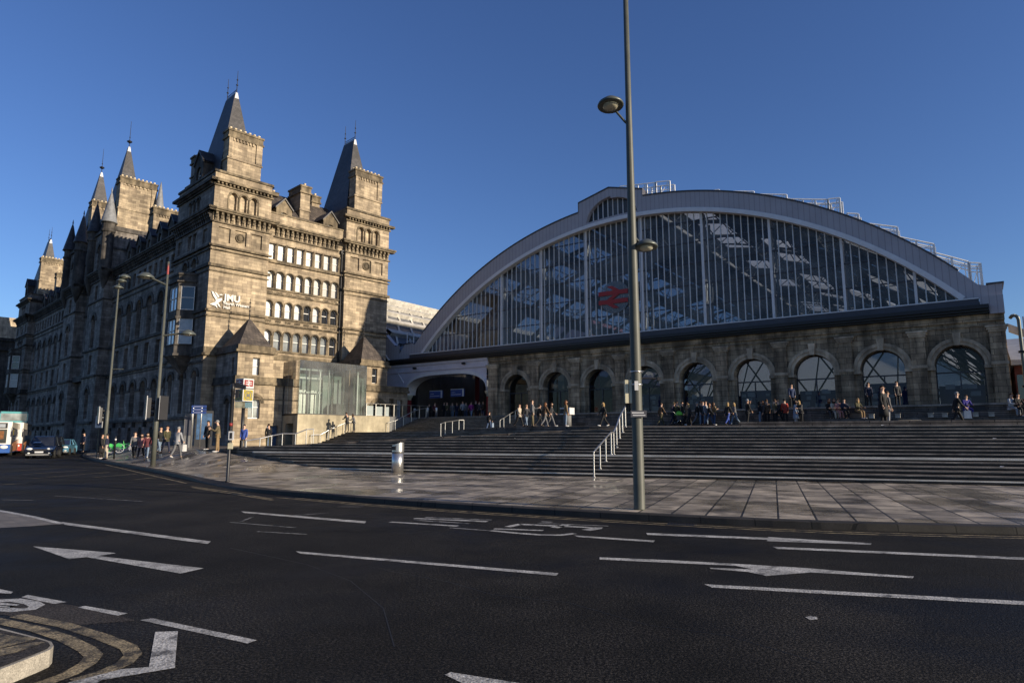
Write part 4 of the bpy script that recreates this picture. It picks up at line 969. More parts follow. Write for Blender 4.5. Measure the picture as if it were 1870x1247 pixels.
T = Wall(trm, GX(FY-0.05)); T.bx(0.95, 5.65, 6.35, 6.62, -0.22, 0.05); T.bx(1.0, 5.62, 6.62, 7.05, -0.12, 0.3); T.bx(13.8, 20.0, 6.35, 6.6, -0.22, 0.05); T.bx(13.85, 19.95, 6.6, 7.0, -0.12, 0.3); T.bx(1.02,5.62,5.0,5.12,-0.05,0.05)
W2 = Wall(shadesoot, LX(1.1)); W2.rect(FY+2.6, 0, 0, 6.9); W2.cell(FY-0.05, FY+2.6, 0, 6.9, FY+0.85, FY+1.75, 1.9, 4.6, 0.45, 0.4); lwin(1.45, FY+1.3, 1.9, 0.9, 2.7, 0.45, 'pdark', mull=True)
Wall(strm, LX(1.1)).ring(FY+1.3, 4.6, 0.5, 0.8, -0.1, 0.03, 12); Wall(strm, LX(1.1)).bx(FY, 0, 6.35, 6.62, -0.2, 0.05); Wall(strm, LX(1.1)).bx(FY, 0, 6.62, 7.05, -0.1, 0.3)
trm.box(1.2, 19.8, FY+0.2, 0, 6.55, 6.8)
b = MB(); b.box(1.6, 19.5, FY+0.5, -0.05, 0.0, 6.4); b.build('core', M['black'], HO)
link('poster_window', MB().box(4.2,5.3,FY+0.28,FY+0.33,0.5,2.7).mesh('pw', M['paleblue']), HO)
sand.build('wall', M['sand'], HO); shadesoot.build('street_wall', M['shadesoot'], HO); trm.build('moulding', M['trim'], HO); strm.build('street_moulding', M['shadesootrim'], HO)
# --- lettering and bird emblem on the corner tower
def text(parent, s, size, loc, rot, m, ext=0.03, name='lettering', al='LEFT', bold=0.0):
    cu = bpy.data.curves.new('txt', 'FONT'); cu.body = s; cu.size = size; cu.extrude = ext; cu.align_x = al; cu.offset = bold
    o = bpy.data.objects.new('t', cu); COL.objects.link(o); bpy.context.view_layer.update()
    me = bpy.data.meshes.new_from_object(o.evaluated_get(bpy.context.evaluated_depsgraph_get())); bpy.data.objects.remove(o)
    me.materials.clear(); me.materials.append(m); p = link(name, me, parent, loc); p.rotation_euler = rot; return p
RG = (pi/2, 0, 0)
text(HO, 'JMU', 0.88, (1.5, -0.1, 14.48), RG, M['letter'], 0.05, bold=0.03)
text(HO, 'North Western', 0.40, (1.47, -0.1, 14.08), RG, M['letter'], 0.05, bold=0.010)
text(HO, 'Hall', 0.40, (1.47, -0.1, 13.70), RG, M['letter'], 0.05, bold=0.010)
b = MB()
for pts in ([(0.30,15.95),(0.50,15.85),(0.95,15.05),(0.78,14.75),(0.52,15.25)], [(0.62,15.85),(0.82,15.75),(1.12,15.3),(1.0,15.1)], [(0.20,14.02),(0.75,14.45),(0.78,14.75),(0.98,14.95),(1.36,15.15),(1.40,14.85),(1.18,14.55),(0.95,14.3),(0.80,13.85)], [(0.92,14.25),(1.05,14.38),(1.32,13.72),(1.12,13.85)], [(0.80,13.8),(0.92,14.1),(0.98,13.55)], [(1.0,15.55),(1.3,15.7),(1.45,15.6),(1.25,15.5)]):
    b.prismY([(x*0.95, 13.62+(z-13.55)*0.66) for x, z in pts], -0.12, -0.03)
b.build('bird_emblem', M['letter'], HO)

# ================================================================= GLASS LIFT BOX ON ITS CONCRETE PLINTH
PX0, PX1, PY0 = 5.63, 12.75, -7.45
t = thing('plinth_wall', 'sunlit board-marked concrete wall beneath the glass lift box', 'wall', (P1[0], P1[1], 0), HT_ROT)
b = MB(); Wp = Wall(b, GX(PY0)); Wp.rect(PX0, 15.6, 0.0, CON); Wp2 = Wall(b, LX(PX0))
Wp2.cell(PY0, -4.2, 0, CON, PY0+0.75, PY0+2.1, 0.8, 2.9, 0, 0.8); b.quad((PX0,PY0,CON),(15.6,PY0,CON),(15.6,-4.1,CON),(PX0,-4.1,CON))
b.build('wall', M['concrete'], t)
b = MB(); b.box(15.6, 20.6, PY0+0.02, PY0+0.4, 0, CON-0.02); b.build('shaded_wall_end', M['dkconc'], t)  # same wall past its sunlit part, the shade put into darker grey
b = MB(); b.box(15.6, 19.9, PY0+0.4, -4.2, 3.2, CON-0.01); b.build('deck', M['floor'], t)
b = MB(); b.box(PX0+0.75, PX0+0.8, PY0+0.75, PY0+2.1, 0.8, 2.9); b.build('doorway', M['black'], t)
b = MB(); b.box(PX0+0.35, PX0+0.42, PY0+0.78, PY0+1.35, 0.85, 2.85); b.build('door', M['redpaint'], t)
t = thing('glass_lift_box', 'green tinted glass box with pale steel frames on the concrete wall beside the hotel', 'glass pavilion', (P1[0], P1[1], 0), HT_ROT)
b = MB(); X1 = PX1; Y1 = -4.3; Z0, Z1 = CON+0.02, 8.58
for a0 in [PX0+0.01+i*(X1-PX0)/6 for i in range(6)]:
    a1 = a0+(X1-PX0)/6-0.03; b.quad((a0,PY0+0.02,Z0),(a1,PY0+0.02,Z0),(a1,PY0+0.02,Z1),(a0,PY0+0.02,Z1))
for q in range(3):
    y0 = PY0+0.05+q*1.03; b.quad((PX0+0.02,y0,Z0),(PX0+0.02,y0+1.0,Z0),(PX0+0.02,y0+1.0,Z1),(PX0+0.02,y0,Z1))
b.quad((X1,PY0,Z0),(X1,Y1,Z0),(X1,Y1,Z1),(X1,PY0,Z1)); b.quad((PX0,PY0,Z1),(X1,PY0,Z1),(X1,Y1,Z1),(PX0,Y1,Z1))
b.build('glass_wall', M['boxglass'], t)
b = MB()
for i in range(7): 
    x = PX0+0.04+i*(X1-PX0-0.08)/6; b.box(x-0.02, x+0.02, PY0+0.06, PY0+0.36, Z0, Z1-0.05)
b.build('glass_fin', M['boxglass'], t)
b = MB(); b.box(PX0+0.1, X1-0.1, Y1-0.2, Y1-0.05, Z0, Z1-0.1); b.build('back_wall', M['backpanel'], t)
b = MB(); b.box(PX0+0.06, X1-0.06, PY0+0.25, Y1-0.05, Z1-0.12, Z1-0.02); b.build('roof', M['dkconc'], t)
b = MB(); b.box(PX0+0.05, X1-0.05, PY0+0.1, PY0+0.2, Z1-0.75, Z1-0.05); b.build('fascia_band', M['balglass'], t)
b = MB()
for (xa, xb, y) in ((PX0+0.35, PX0+2.5, PY0+0.7),):
    for x in (xa, (xa+xb)/2, xb): b.box(x-0.07, x+0.07, y, y+0.14, Z0, Z1-0.7)
    for z in (Z0+2.0, Z1-0.75, Z0+3.3): b.box(xa, xb, y, y+0.14, z-0.08, z+0.08)
    for x in (xa, xb): b.box(x-0.07, x+0.07, y+1.8, y+1.94, Z0, Z1-0.7)
for x in (PX0+3.4, X1-0.6): b.box(x-0.06, x+0.06, PY0+0.6, PY0+0.72, Z0, Z1-0.6)
b.build('lift_frame', M['whitemetal'], t)
b = MB(); b.box(PX0+0.6, PX0+2.3, PY0+1.0, PY0+2.5, Z0+0.05, Z0+2.2); b.build('lift_car', M['steel'], t)
b = MB(); b.box(X1-2.4, X1-1.4, PY0+1.4, PY0+2.6, Z0, Z0+1.1); b.build('ticket_machine', M['dkconc'], t)
b = MB(); b.box(PX0, X1, PY0-0.02, PY0+0.05, CON-0.02, CON+0.06); b.box(PX0-0.02, PX0+0.05, PY0, Y1, CON-0.1, CON+0.06); b.build('base_rail', M['black'], t)
# glass balustrade along the wall top
t = thing('glass_balustrade', 'glass balustrade with white panels on top of the concrete wall, right of the lift box', 'balustrade', (P1[0], P1[1], 0), HT_ROT)
b = MB(); b.quad((12.8,PY0+0.05,CON+0.1),(20.5,PY0+0.05,CON+0.1),(20.5,PY0+0.05,CON+1.15),(12.8,PY0+0.05,CON+1.15)); b.build('glass_panel', M['balglass'], t)
for i in range(8):
    b = MB(); x = 12.85+i*1.09; b.box(x-0.03, x+0.03, PY0+0.0, PY0+0.1, CON, CON+1.18)
    b.build('post', M['steel'], t); b = MB(); b.tube((12.8,PY0+0.05,CON+1.2),(20.55,PY0+0.05,CON+1.2),0.035,n=8); b.build('handrail', M['steel'], t)
b = MB(); b.box(13.0,13.85,PY0+0.3,PY0+0.33,CON+0.05,CON+1.0); b.box(14.1,15.0,PY0+0.3,PY0+0.33,CON+0.05,CON+0.95); b.box(15.3,15.7,PY0+0.3,PY0+0.33,CON+0.05,CON+0.95); b.build('white_board', M['signwhite'], t)
# ================================================================= classical hall at the far left
w = H2W(-3.0, 99)
t = thing('classical_hall', 'pale classical hall with columns at the far left, beyond the hotel', 'building', (w[0], w[1], 0), HT_ROT)
b = MB(); b.box(0, 20, 0, 45, 0, 18.6); b.box(1.2, 19, 0.8, 44, 21.0, 25.0); b.build('wall', M['shadesootrim'], t)
b = MB(); b.box(1.1,19,0.7,44,21.2,25.3); b.build('attic', M['sttrim'], t)
b = MB(); b.box(-0.9, 20.3, -0.6, 45.5, 18.6, 19.6); b.box(-1.4, 20.6, -1.0, 46, 20.4, 21.0); b.box(-1.0, 20.4, -0.7, 45.7, 19.6, 20.4); b.build('entablature', M['shadesootrim'], t)
for i in range(7):
    b = MB(); b.lathe([(0.85,0.5),(0.85,1.2),(0.7,1.4),(0.6,17.2),(0.8,17.5),(0.95,18.55)], (-0.55, 1.2+i*3.6, 0), 14); b.build('column', M['shadesootrim'], t)
# ================================================================= GROUND
def hframe(x, y):
    a, b = x-P1[0], y-P1[1]; return (a*HG[0]+b*HG[1], a*HL[0]+b*HL[1])
def kerb_x(yh):
    pts = [(-60,-16.5),(-43,-14.6),(-13,-10.7),(8,-7.0),(26,-2.6),(60,-2.6)]
    if yh <= -60: return -16.5
    for (a, b), (c, d) in zip(pts, pts[1:]):
        if yh <= c: return b+(d-b)*(yh-a)/(c-a)
    return -2.6
def pave_h(x, y):
    v = x*VV[0]+y*VV[1]; m = x*VM[0]+y*VM[1]; xh, yh = hframe(x, y)
    return 0.12+0.77*sst((-v-12)/22)*sst((m-20)/10)*sst((xh-kerb_x(yh)-0.6)/3.5)*sst((24-yh)/22)
def clip(poly, a, b, c):
    out = []; n = len(poly)
    for i in range(n):
        p, q = poly[i], poly[(i+1)%n]; fp, fq = a*p[0]+b*p[1]-c, a*q[0]+b*q[1]-c
        if fp >= 0: out.append(p)
        if (fp >= 0) != (fq >= 0):
            t = fp/(fp-fq); out.append((p[0]+(q[0]-p[0])*t, p[1]+(q[1]-p[1])*t))
    return out
def struct(name, mb, m, loc=(0,0,0), rz=0.0, kind='structure'):
    o = mb.build(name, m, None, loc, rz); o['kind'] = kind; return o
b = MB(); b.quad((-800,-200,0),(800,-200,0),(800,1200,0),(-800,1200,0)); ROAD = struct('road', b, M['asphalt'])
KERB = [(60,-2.0),(30,5.9),(14,10.2),(8.65,11.45),(5.54,12.13),(2.53,13.39),(-0.42,14.94),(-3.18,16.65),(-5.63,18.45),(-7.54,19.95),(-9.07,21.6),(-11.15,24.16),(-13.39,27.07),(-17.85,32.79),(-26.52,43.4),(-32.53,51.15),(-38.95,60.41),(-48.93,76.6),(-60,91.5),(-100,131)]
def smooth(pts, n=4):
    out = []
    P = [pts[0]]+pts+[pts[-1]]
    for i in range(1, len(P)-2):
        p0, p1, p2, p3 = P[i-1], P[i], P[i+1], P[i+2]
        for k in range(n):
            t = k/n; out.append(tuple(0.5*((2*p1[j])+(-p0[j]+p2[j])*t+(2*p0[j]-5*p1[j]+4*p2[j]-p3[j])*t*t+(-p0[j]+3*p1[j]-3*p2[j]+p3[j])*t**3) for j in (0, 1)))
    out.append(pts[-1]); return out
KS = smooth(KERB)
NR = []
for i in range(len(KS)):
    p, q = KS[max(0,i-1)], KS[min(len(KS)-1,i+1)]; d = (q[0]-p[0], q[1]-p[1]); L_ = hypot(*d); NR.append((d[1]/L_, -d[0]/L_))
if NR[10][1] < 0: NR = [(-a, -c) for a, c in NR]
b = MB(); NA = 30
rowsv = []
for i, (k, nr) in enumerate(zip(KS, NR)):
    f = i/(len(KS)-1); w = sst((f-0.45)/0.25)
    L_ = 34*(1-w)+(9 if f > 0.8 else 17)*w; dx = (VM[0]*(1-w)+HG[0]*w, VM[1]*(1-w)+HG[1]*w); dl = hypot(*dx)
    row = []
    for j in range(NA+1):
        t = 0.3+(L_-0.3)*(j/NA)**1.3; g_ = j/NA
        ux, uy = nr[0]*(1-g_)+dx[0]/dl*g_, nr[1]*(1-g_)+dx[1]/dl*g_
        x, y = k[0]+ux*t, k[1]+uy*t; row.append((x, y, pave_h(x, y)))
    rowsv.append(row)
vs = [p for r in rowsv for p in r]; fs = [(i*(NA+1)+j, i*(NA+1)+j+1, (i+1)*(NA+1)+j+1, (i+1)*(NA+1)+j) for i in range(len(KS)-1) for j in range(NA)]
rot = atan2(VV[1], VV[0]); ca, sa = cos(-rot), sin(-rot)
b.add([(x*ca-y*sa, x*sa+y*ca, z) for x, y, z in vs], fs, True)
PV = struct('pavement', b, M['flag'], (0,0,0), rot)
b = MB()
for i in range(len(KS)-1):
    (x0,y0),(x1,y1) = KS[i], KS[i+1]; (a0,c0),(a1,c1) = NR[i], NR[i+1]
    dip = lambda x, y: 0.125-0.09*exp(-((x+10.2)**2+(y-23.0)**2)/9.0)
    z0, z1 = dip(x0,y0), dip(x1,y1)
    b.add([(x0,y0,-0.05),(x1,y1,-0.05),(x1+a1*0.02,y1+c1*0.02,z1-0.015),(x0+a0*0.02,y0+c0*0.02,z0-0.015),(x0+a0*0.05,y0+c0*0.05,z0),(x1+a1*0.05,y1+c1*0.05,z1),(x0+a0*0.32,y0+c0*0.32,0.124),(x1+a1*0.32,y1+c1*0.32,0.124)],
        [(0,1,2,3),(3,2,5,4),(4,5,7,6)])
struct('kerb', b, M['kerb'])
# drain strip and dark tactile band
def px2w(pts, z): return [onz(x, y, z)+(z,) for x, y in pts]
def mark(name, pts, m, z=0.004, parent=ROAD):
    b = MB(); b.add(px2w(pts, z), [tuple(range(len(pts)))]); return b.build(name, m, parent)
def band(name, pts, w, m, z=0.004, parent=ROAD, world=False):
    P = [Vector(p).to_2d() if world else Vector(onz(*p, z)) for p in pts]; b = MB(); A = []
    for i, p in enumerate(P):
        d = (P[min(i+1,len(P)-1)]-P[max(i-1,0)]).normalized(); n = Vector((-d.y, d.x))*w/2; A += [(p.x+n.x,p.y+n.y,z),(p.x-n.x,p.y-n.y,z)]
    b.add(A, [(2*i,2*i+1,2*i+3,2*i+2) for i in range(len(P)-1)]); return b.build(name, m, parent)
pt, wp, yl = M['paint'], M['wornpaint'], M['yellow']
for pts in ([(540,1006),(1020,1046),(1016,1050.5),(548,1010)], [(112,952.5),(385,988),(379,992.5),(118,957.5)], [(1286,1066),(1870,1097),(1870,1104),(1300,1072)], [(1410,997.5),(1870,1017.5),(1870,1021.5),(1420,1001.5)],
    [(440,933),(669,951.5),(666,955),(446,936)], [(1048,977),(1196,986.5),(1193,989.5),(1056,980)], [(812,1231),(823,1226.5),(953,1247),(930,1256),(860,1254)],
    [(255.5,1131.5),(278,1128),(469,1168),(452,1174)], [(142,1108.3),(155,1105.5),(234,1119),(215,1123.5)], [(39,1089.5),(51,1085.5),(121.6,1098.5),(99,1102)], [(-20,1071),(24,1080),(20,1083.5),(-20,1081)]):
    mark('lane_line', pts, pt)
mark('give_way_block', [(283.4,1153),(324.8,1151.6),(319.5,1213),(271.4,1219.6)], pt)
mark('edge_line', [(320,1213),(319.5,1218.5),(185,1241),(150,1262),(60,1262),(222,1221)], pt, 0.0045)
mark('lane_arrow', [(60,997),(205,1008.5),(212,1009.5),(178,1014.5),(372,1037),(330,1046.5),(158,1016.5),(126,1020)], pt)
mark('lane_arrow', [(1095,1017),(1230,1022.5),(1372,1030.5),(1472,1036.5),(1558,1044),(1669,1052),(1667,1055),(1560,1049),(1480,1044.5),(1399,1051),(1366,1043.5),(1297,1038),(1296,1036),(1376,1039),(1344,1032.5),(1095,1021)], pt)
mark('lane_arrow', [(1180,972.5),(1402,981.3),(1403,980),(1592,991.5),(1590,994),(1400,987.5),(1402,985),(1182,976)], pt)
for pts, w in (([(776,944),(898,949)],0.1), ([(757,946),(890,951.8)],0.16), ([(756,949),(857,955.5)],0.1), ([(713,952.5),(836,960)],0.13), ([(949,956.8),(1100,963.5)],0.15), ([(927,961.5),(951,956.5)],0.14), ([(1012,963),(1037,957)],0.16), ([(1070,967.5),(1092,963.8)],0.2), ([(981,954.5),(1111,960)],0.08), ([(902,965),(992,968)],0.13), ([(895,968),(940,972.5),(985,976),(1023,976.5),(1050,973.5)],0.13), ([(821,963),(895,968.4)],0.08), ([(987.5,952),(1008,953)],0.12)):
    band('road_lettering', pts, w, pt if w > 0.12 else wp)
band('road_lettering', [(-20,1097),(29,1095),(57,1099.5),(68,1105),(57,1111),(29,1113.5),(-20,1110)], 0.13, pt)
band('road_lettering', [(-20,1100.5),(27,1105),(24,1107.5),(-20,1105.6)], 0.09, pt)
mark('brown_surfacing', [(-30,1091),(60,1094),(134,1105),(200,1118),(249,1132.5),(150,1140),(60,1128),(-30,1118)], M['patch'], 0.002)
band('yellow_line', [(-20,1129),(67,1147.6),(120,1165),(158,1184),(171,1196),(160,1210),(128,1229),(88,1244),(60,1252)], 0.125, yl, 0.0035)
band('yellow_line', [(30,1123),(120,1141),(187,1162),(235,1181),(243,1194),(227,1210),(187,1228),(134,1243)], 0.125, yl, 0.0035)
mark('road_fleck', [(1470,1126),(1480,1123.5),(1492,1126),(1493,1130),(1480,1131.5)], pt)
for pts in ([(349,888),(430,899),(497,911)],[(352,890),(430,902),(497,913)],[(192,848),(265,865),(340,882)],[(169,871.5),(250,865)],[(247,875),(297,870.5)],[(288,885),(339,882.4)],[(0,885),(52,881)],[(20,859),(110,855)],[(40,866),(160,858)],[(60,873),(200,862)]): band('yellow_line', pts, 0.09, yl)
for off in (0.28, 0.50):
    band('yellow_line', [(KS[i][0]-NR[i][0]*off, KS[i][1]-NR[i][1]*off) for i in range(5, 34)], 0.075, yl, world=True)
for pts in ([(440,952),(462,943)],[(420,953),(540,963)],[(470,970),(560,975)],[(520,942),(600,936)],[(100,905),(260,915)],[(0,912),(60,913)]): band('worn_line', pts, 0.06, wp)
mark('setts_apron', [(-40,930),(0,932),(60,943),(114,956),(60,960),(-40,966)], M['setts'])
band('lane_line', [(-40,928),(0,932),(60,943),(114,956)], 0.12, pt, 0.006)
for px, py in ((1245,957),(640,925)):
    c = onz(px, py, 0); b = MB()
    for k in range(9): b.box(-0.24+k*0.055, -0.215+k*0.055, -0.2, 0.2, 0.004, 0.009)
    b.box(-0.28,0.28,-0.24,-0.2,0.003,0.009); b.box(-0.28,0.28,0.2,0.24,0.003,0.009); b.box(-0.28,0.28,-0.2,0.2,0.001,0.003); b.build('drain_grate', M['iron'], ROAD, (c[0], c[1], 0), -0.3)
band('road_crack', [(700,1040),(820,1062),(900,1085),(1040,1100),(1180,1140),(1330,1160),(1500,1210)], 0.012, M['cracktar'], 0.0015)
band('road_crack', [(420,1000),(560,1030),(640,1060),(700,1110),(720,1180)], 0.012, M['cracktar'], 0.0015)
# traffic island, bottom left
t = thing('traffic_island', 'raised traffic island with pale kerb and yellow hatching in the bottom left corner', 'traffic island')
tp = px2w([(-120,1120),(-30,1138),(40,1156),(80,1166.5),(94,1171),(98,1178),(92,1185),(71,1194),(25,1212),(-60,1245),(-200,1290)], 0.12); tp = [(p[0],p[1]) for p in tp]
b = MB(); b.prism(tp, -0.02, 0.12); b.build('kerb', M['paleKerb'], t)
cx_ = sum(p[0] for p in tp)/len(tp); cy_ = sum(p[1] for p in tp)/len(tp)
b = MB(); b.add([(cx_+(p[0]-cx_)*0.93, cy_+(p[1]-cy_)*0.9, 0.123) for p in tp], [tuple(range(len(tp)))]); b.build('top_surface', M['patch'], t)
b = MB()
for pts in ([(-40,1147),(20,1160),(70,1164),(60,1168),(0,1182),(-40,1180)],[(-40,1190),(20,1180),(60,1172),(84,1171),(30,1190),(-40,1205)]): b.add(px2w(pts, 0.126), [tuple(range(len(pts)))])
b.build('hatching', yl, t)
# ================================================================= STEPS
RX = lambda x: 1.44+0.0502*(x+8.0)
def xR(h): return (h-1.44)/0.0502-8.0
def BIG(v0=-60.0, v1=34.0, m0=20.0, m1=60.0):
    P = [(VV[0]*v+VM[0]*m, VV[1]*v+VM[1]*m) for v, m in ((v0,m0),(v1,m0),(v1,m1),(v0,m1))]
    P = clip(P, HG[0], HG[1], dot(P1, HG)-7.6)
    return P
def loc(poly, rot):
    c, s_ = cos(-rot), sin(-rot); return [(x*c-y*s_, x*s_+y*c) for x, y in poly]
RV = atan2(VV[1], VV[0])
def nose(nb, poly, z, a, c_, k):
    """pale lip along the front edge of a tread"""
    q = clip(poly, a[0], a[1], k); q = clip(q, -a[0], -a[1], -(k+0.05))
    if len(q) > 2: nb.append(([(x-a[0]*0.05, y-a[1]*0.05) for x, y in q], z)); SHADE_STRIPS.append(([(x-a[0]*0.004, y-a[1]*0.004) for x, y in q], z))
LS = [25.4, 25.92, 26.44, 26.96, 27.48, 28.05]; US = [28.75+0.285*k for k in range(9)]
sm = MB(); ns = []; SHADE_STRIPS = []
for k, m0 in enumerate(LS):
    z = 0.12+0.13*(k+1); P = clip(BIG(), VM[0], VM[1], m0)
    if k < 5: P = clip(P, -VM[0], -VM[1], -30.0)
    else:
        P = clip(clip(P, -SN[0], -SN[1], -(SD-12.0)), -HL[0], -HL[1], -(dot(P1, HL)-0.5))
        P = clip(P, 19.5*HG[0]-6.6*HL[0], 19.5*HG[1]-6.6*HL[1], 19.5*dot(P1,HG)-6.6*dot(P1,HL)-16.2)
    sm.prism(loc(P, RV), -0.1, z); nose(ns, P, z, VM, 0, m0)
for k, m0 in enumerate(US):
    z = LAND+0.1356*(k+1)
    if k == 8: continue
    P = clip(clip(clip(BIG(), VM[0], VM[1], m0), -VM[0], -VM[1], -(US[8]+1.0)), 1, 0, xR(z)); sm.prism(loc(P, RV), 0.2, z); nose(ns, P, z, VM, 0, m0)
struct('steps', sm, M['granite'], (0,0,0), RV)
# hip between the front flight and the ramp
kk = 0.285/0.1356
# m >= US0 + .285*((R-LAND)/.1356 - 1)
def hipclip(P):
    a = VM[0]-kk*0.0502; c0 = US[0]-0.285+kk*(1.44+0.0502*8-LAND); return clip(P, a, VM[1], c0)
rb = MB()
P = hipclip(BIG()); P = clip(P, 1, 0, xR(LAND)); P = clip(P, -1, 0, -xR(PLAT)); P = clip(P, -SN[0], -SN[1], -(SD-12.9))
nH = (-HL[0], -HL[1]); cH = dot((P1[0]+HL[0]*(-7.40), P1[1]+HL[1]*(-7.40)), nH)
P = clip(P, nH[0], nH[1], cH)
rb.prism(P, 0.1, 0, [RX(p[0])+0.003 for p in P]); struct('ramp', rb, M['granite'])
def plat_h(x, y): return PLAT+0.02*max(0.0, x*VM[0]+y*VM[1]-US[8])*max(0.0, min(1.0, (x+8)/8))
pb = MB()
P = clip(clip(BIG(), VM[0], VM[1], US[8]), 1, 0, xR(PLAT)); P = clip(P, -SN[0], -SN[1], -(SD-12.9)); pb.prism(P, 0.3, 0, [plat_h(*p) for p in P]); nose(ns, P, PLAT, VM, 0, US[8])
Q = clip(clip(BIG(-60, 40, 20, 80), SN[0], SN[1], SD-12.9), -SN[0], -SN[1], -(SD-3.0)); Q = clip(Q, nH[0], nH[1], cH)
Q1 = clip(Q, -1, 0, 8.0); Q2 = clip(Q, 1, 0, -8.0); Q2a = clip(Q2, -1, 0, -0.0); Q2b = clip(Q2, 1, 0, 0.0)
for q in (Q1, Q2a, Q2b):
    if len(q) > 2: pb.prism(q, 0.3, 0, [plat_h(*p)-0.002 for p in q])
struct('plateau', pb, M['granite'])
fb = MB()
for k in range(9):
    z = LAND+0.1356*(k+1); n0 = SD-16.05+0.39*k
    P = clip(clip(BIG(-60,40,20,80), SN[0], SN[1], n0), -SN[0], -SN[1], -(SD-12.85)); P = clip(P, nH[0], nH[1], cH); P = clip(P, -1, 0, -xR(z))
    if len(P) > 2: fb.prism(loc(P, ST_ROT), 0.2, z); nose(ns, P, z, SN, 0, n0)
for k in range(11):
    z = PLAT+0.1333*(k+1); n0 = SD-7.9+0.33*k
    P = clip(clip(BIG(-60,40,20,80), SN[0], SN[1], n0), -SN[0], -SN[1], -(SD-3.9)); P = clip(P, nH[0], nH[1], cH); P = clip(P, -SU[0], -SU[1], 31.7)
    fb.prism(loc(P, ST_ROT), 0.5, z); nose(ns, P, z, SN, 0, n0)
struct('upper_steps', fb, M['granite'], (0,0,0), ST_ROT)
nb = MB()
for P, z in ns: nb.prism(P, z-0.042, z+0.003)
struct('step_nosing', nb, M['nosing'])
nb = MB()
for i in (0, 5): nb.prism(ns[i][0], ns[i][1]+0.0035, ns[i][1]+0.006); q_ = [(x-VM[0]*0.003, y-VM[1]*0.003) for x, y in ns[i][0]]; nb.prism(q_, ns[i][1]-(0.075 if i else 0.036), ns[i][1]+0.0025)
struct('painted_sunlit_edge', nb, M['sunedge'])  # whitish edge on landing and bottom step paints a sunlit line
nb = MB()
for P, z in SHADE_STRIPS: nb.prism(P, z-0.085, z-0.043)  # black strips paint the shadow under each overhanging lip
struct('painted_step_shadow', nb, M['black'])
# terrace walls
t = thing('terrace_wall', 'long low dark granite terrace wall with stepped seats in front of the arches', 'wall', (ox, oy, 0), ST_ROT)
b = MB(); b.box(-31.6, 14, -5.2, -4.15, 1.5, 3.60); b.build('wall', M['granite'], t)
b = MB(); b.box(-31.7, 14, -5.32, -4.0, 3.602, 3.72); b.build('coping', M['nosing'], t)
b = MB(); b.box(-31.6, 14, -6.2, -5.2, 1.5, 3.24); b.box(-31.6, 14, -7.2, -6.2, 1.5, 2.84); b.build('seat_tier', M['granite'], t)
b = MB()
for i in range(14):
    if i % 3: b.box(-14+i*1.7, -13.2+i*1.7, -5.24, -5.19, 3.28, 3.55)
b.build('dark_panel', M['black'], t)
for px, py in ((1592,763),(1640,762),(1700,761),(1726,761),(1755,761),(1782,760),(1811,760)):  # added blocks, their pale colour stands for sunlight on the bench ends
    p = onplane(px, py, SN, SD-7.25)
    o = thing('sunlit_end_block', 'small added block, painted pale as the sunlit end of a bench segment', 'block', (p[0], p[1], 2.84), ST_ROT, 'added pale blocks painted as sunlit bench ends')
    bb = MB(); bb.box(-0.14,0.14,-0.12,0.12,0.0,0.24); bb.box(-0.16,0.16,-0.14,0.14,0.24,0.28); bb.build('block', M['paleKerb'], o)
p = onplane(1660, 772, VM, 33.6)
o = thing('cardboard_box', 'flat pale cardboard box lying on the top step beside the standing man', 'box', (p[0], p[1], PLAT), RV); b = MB(); b.box(-0.42,0.42,-0.2,0.2,0,0.24); b.box(-0.44,0.44,-0.22,0.22,0.24,0.27); b.build('box', M['sttrim'], o)
b = MB(); b.box(-1.5, 33, 33.2, 34.6, 2.0, 2.36); o = thing('long_step_seat', 'long low granite seat step along the top of the stairs, right half', 'seat', (0,0,0), RV); b.build('seat', M['granite'], o)
# ================================================================= HANDRAILS
def rail(label, pts, hp, r=0.035, h=0.95, grp='steel handrails on the steps'):
    """pts: ground points the posts stand on; hp: rail heights above them"""
    o = thing('handrail', label, 'handrail', pts[0], 0, grp); B = Vector(pts[0]); T = [Vector(p)+Vector((0,0,h))-B for p in pts]
    b = MB(); b.path(T, r, 8)
    for q in T: b.ell(q, (r,r,r), 8, 4)
    b.build('rail', M['steel'], o)
    for p, q in zip(pts, T):
        b = MB(); f = Vector(p)-B; b.tube(f, q, 0.028, n=8); b.lathe([(0.07,0),(0.07,0.02),(0.03,0.03)], tuple(f), 10); link('post', b.mesh('post', M['steel']), o)
def mstep_h(m):
    z = 0.12
    for k, a in enumerate(LS):
        if m >= a: z = 0.12+0.13*(k+1)
    for k, a in enumerate(US):
        if m >= a: z = LAND+0.1356*(k+1)
    return z
def vm(v, m): return (VV[0]*v+VM[0]*m, VV[1]*v+VM[1]*m)
g0 = onz(1084, 871, 0.12); v0 = dot(g0, VV); pts = []
for m in (25.2, 26.2, 27.2, 28.2, 28.7, 29.3, 29.95, 30.6, 31.3): pts.append((*vm(v0+0.0*(m-25), m), mstep_h(m)))
rail('long double flight steel handrail just left of the near lamp post', pts, 0)
g0 = onz(450, 842, 0.4); v0 = dot(g0, VV)
pts = [(*vm(v0+(m-25.4)*0.62, m), max(mstep_h(m), pave_h(*vm(v0+(m-25.4)*0.62, m)))) for m in (26.6, 27.9, 29.2, 30.6, 32.6, 34.6, 36.0)]
pw = [onz(450,842,0.40)+(0.40,), onz(475,837,0.55)+(0.55,), onz(496,831.5,0.75)+(0.75,), onz(515,822,LAND)+(LAND,), onz(539,822,LAND)+(LAND,)]
pw = [(*onplane(px, 800, VM, mm)[:2], z) for px, mm, z in ((450,29.0,0.5),(475,29.9,0.62),(496,30.6,0.78),(515.5,31.4,0.9),(539.5,32.4,0.9),(559,33.3,1.17),(572,33.8,1.2))]
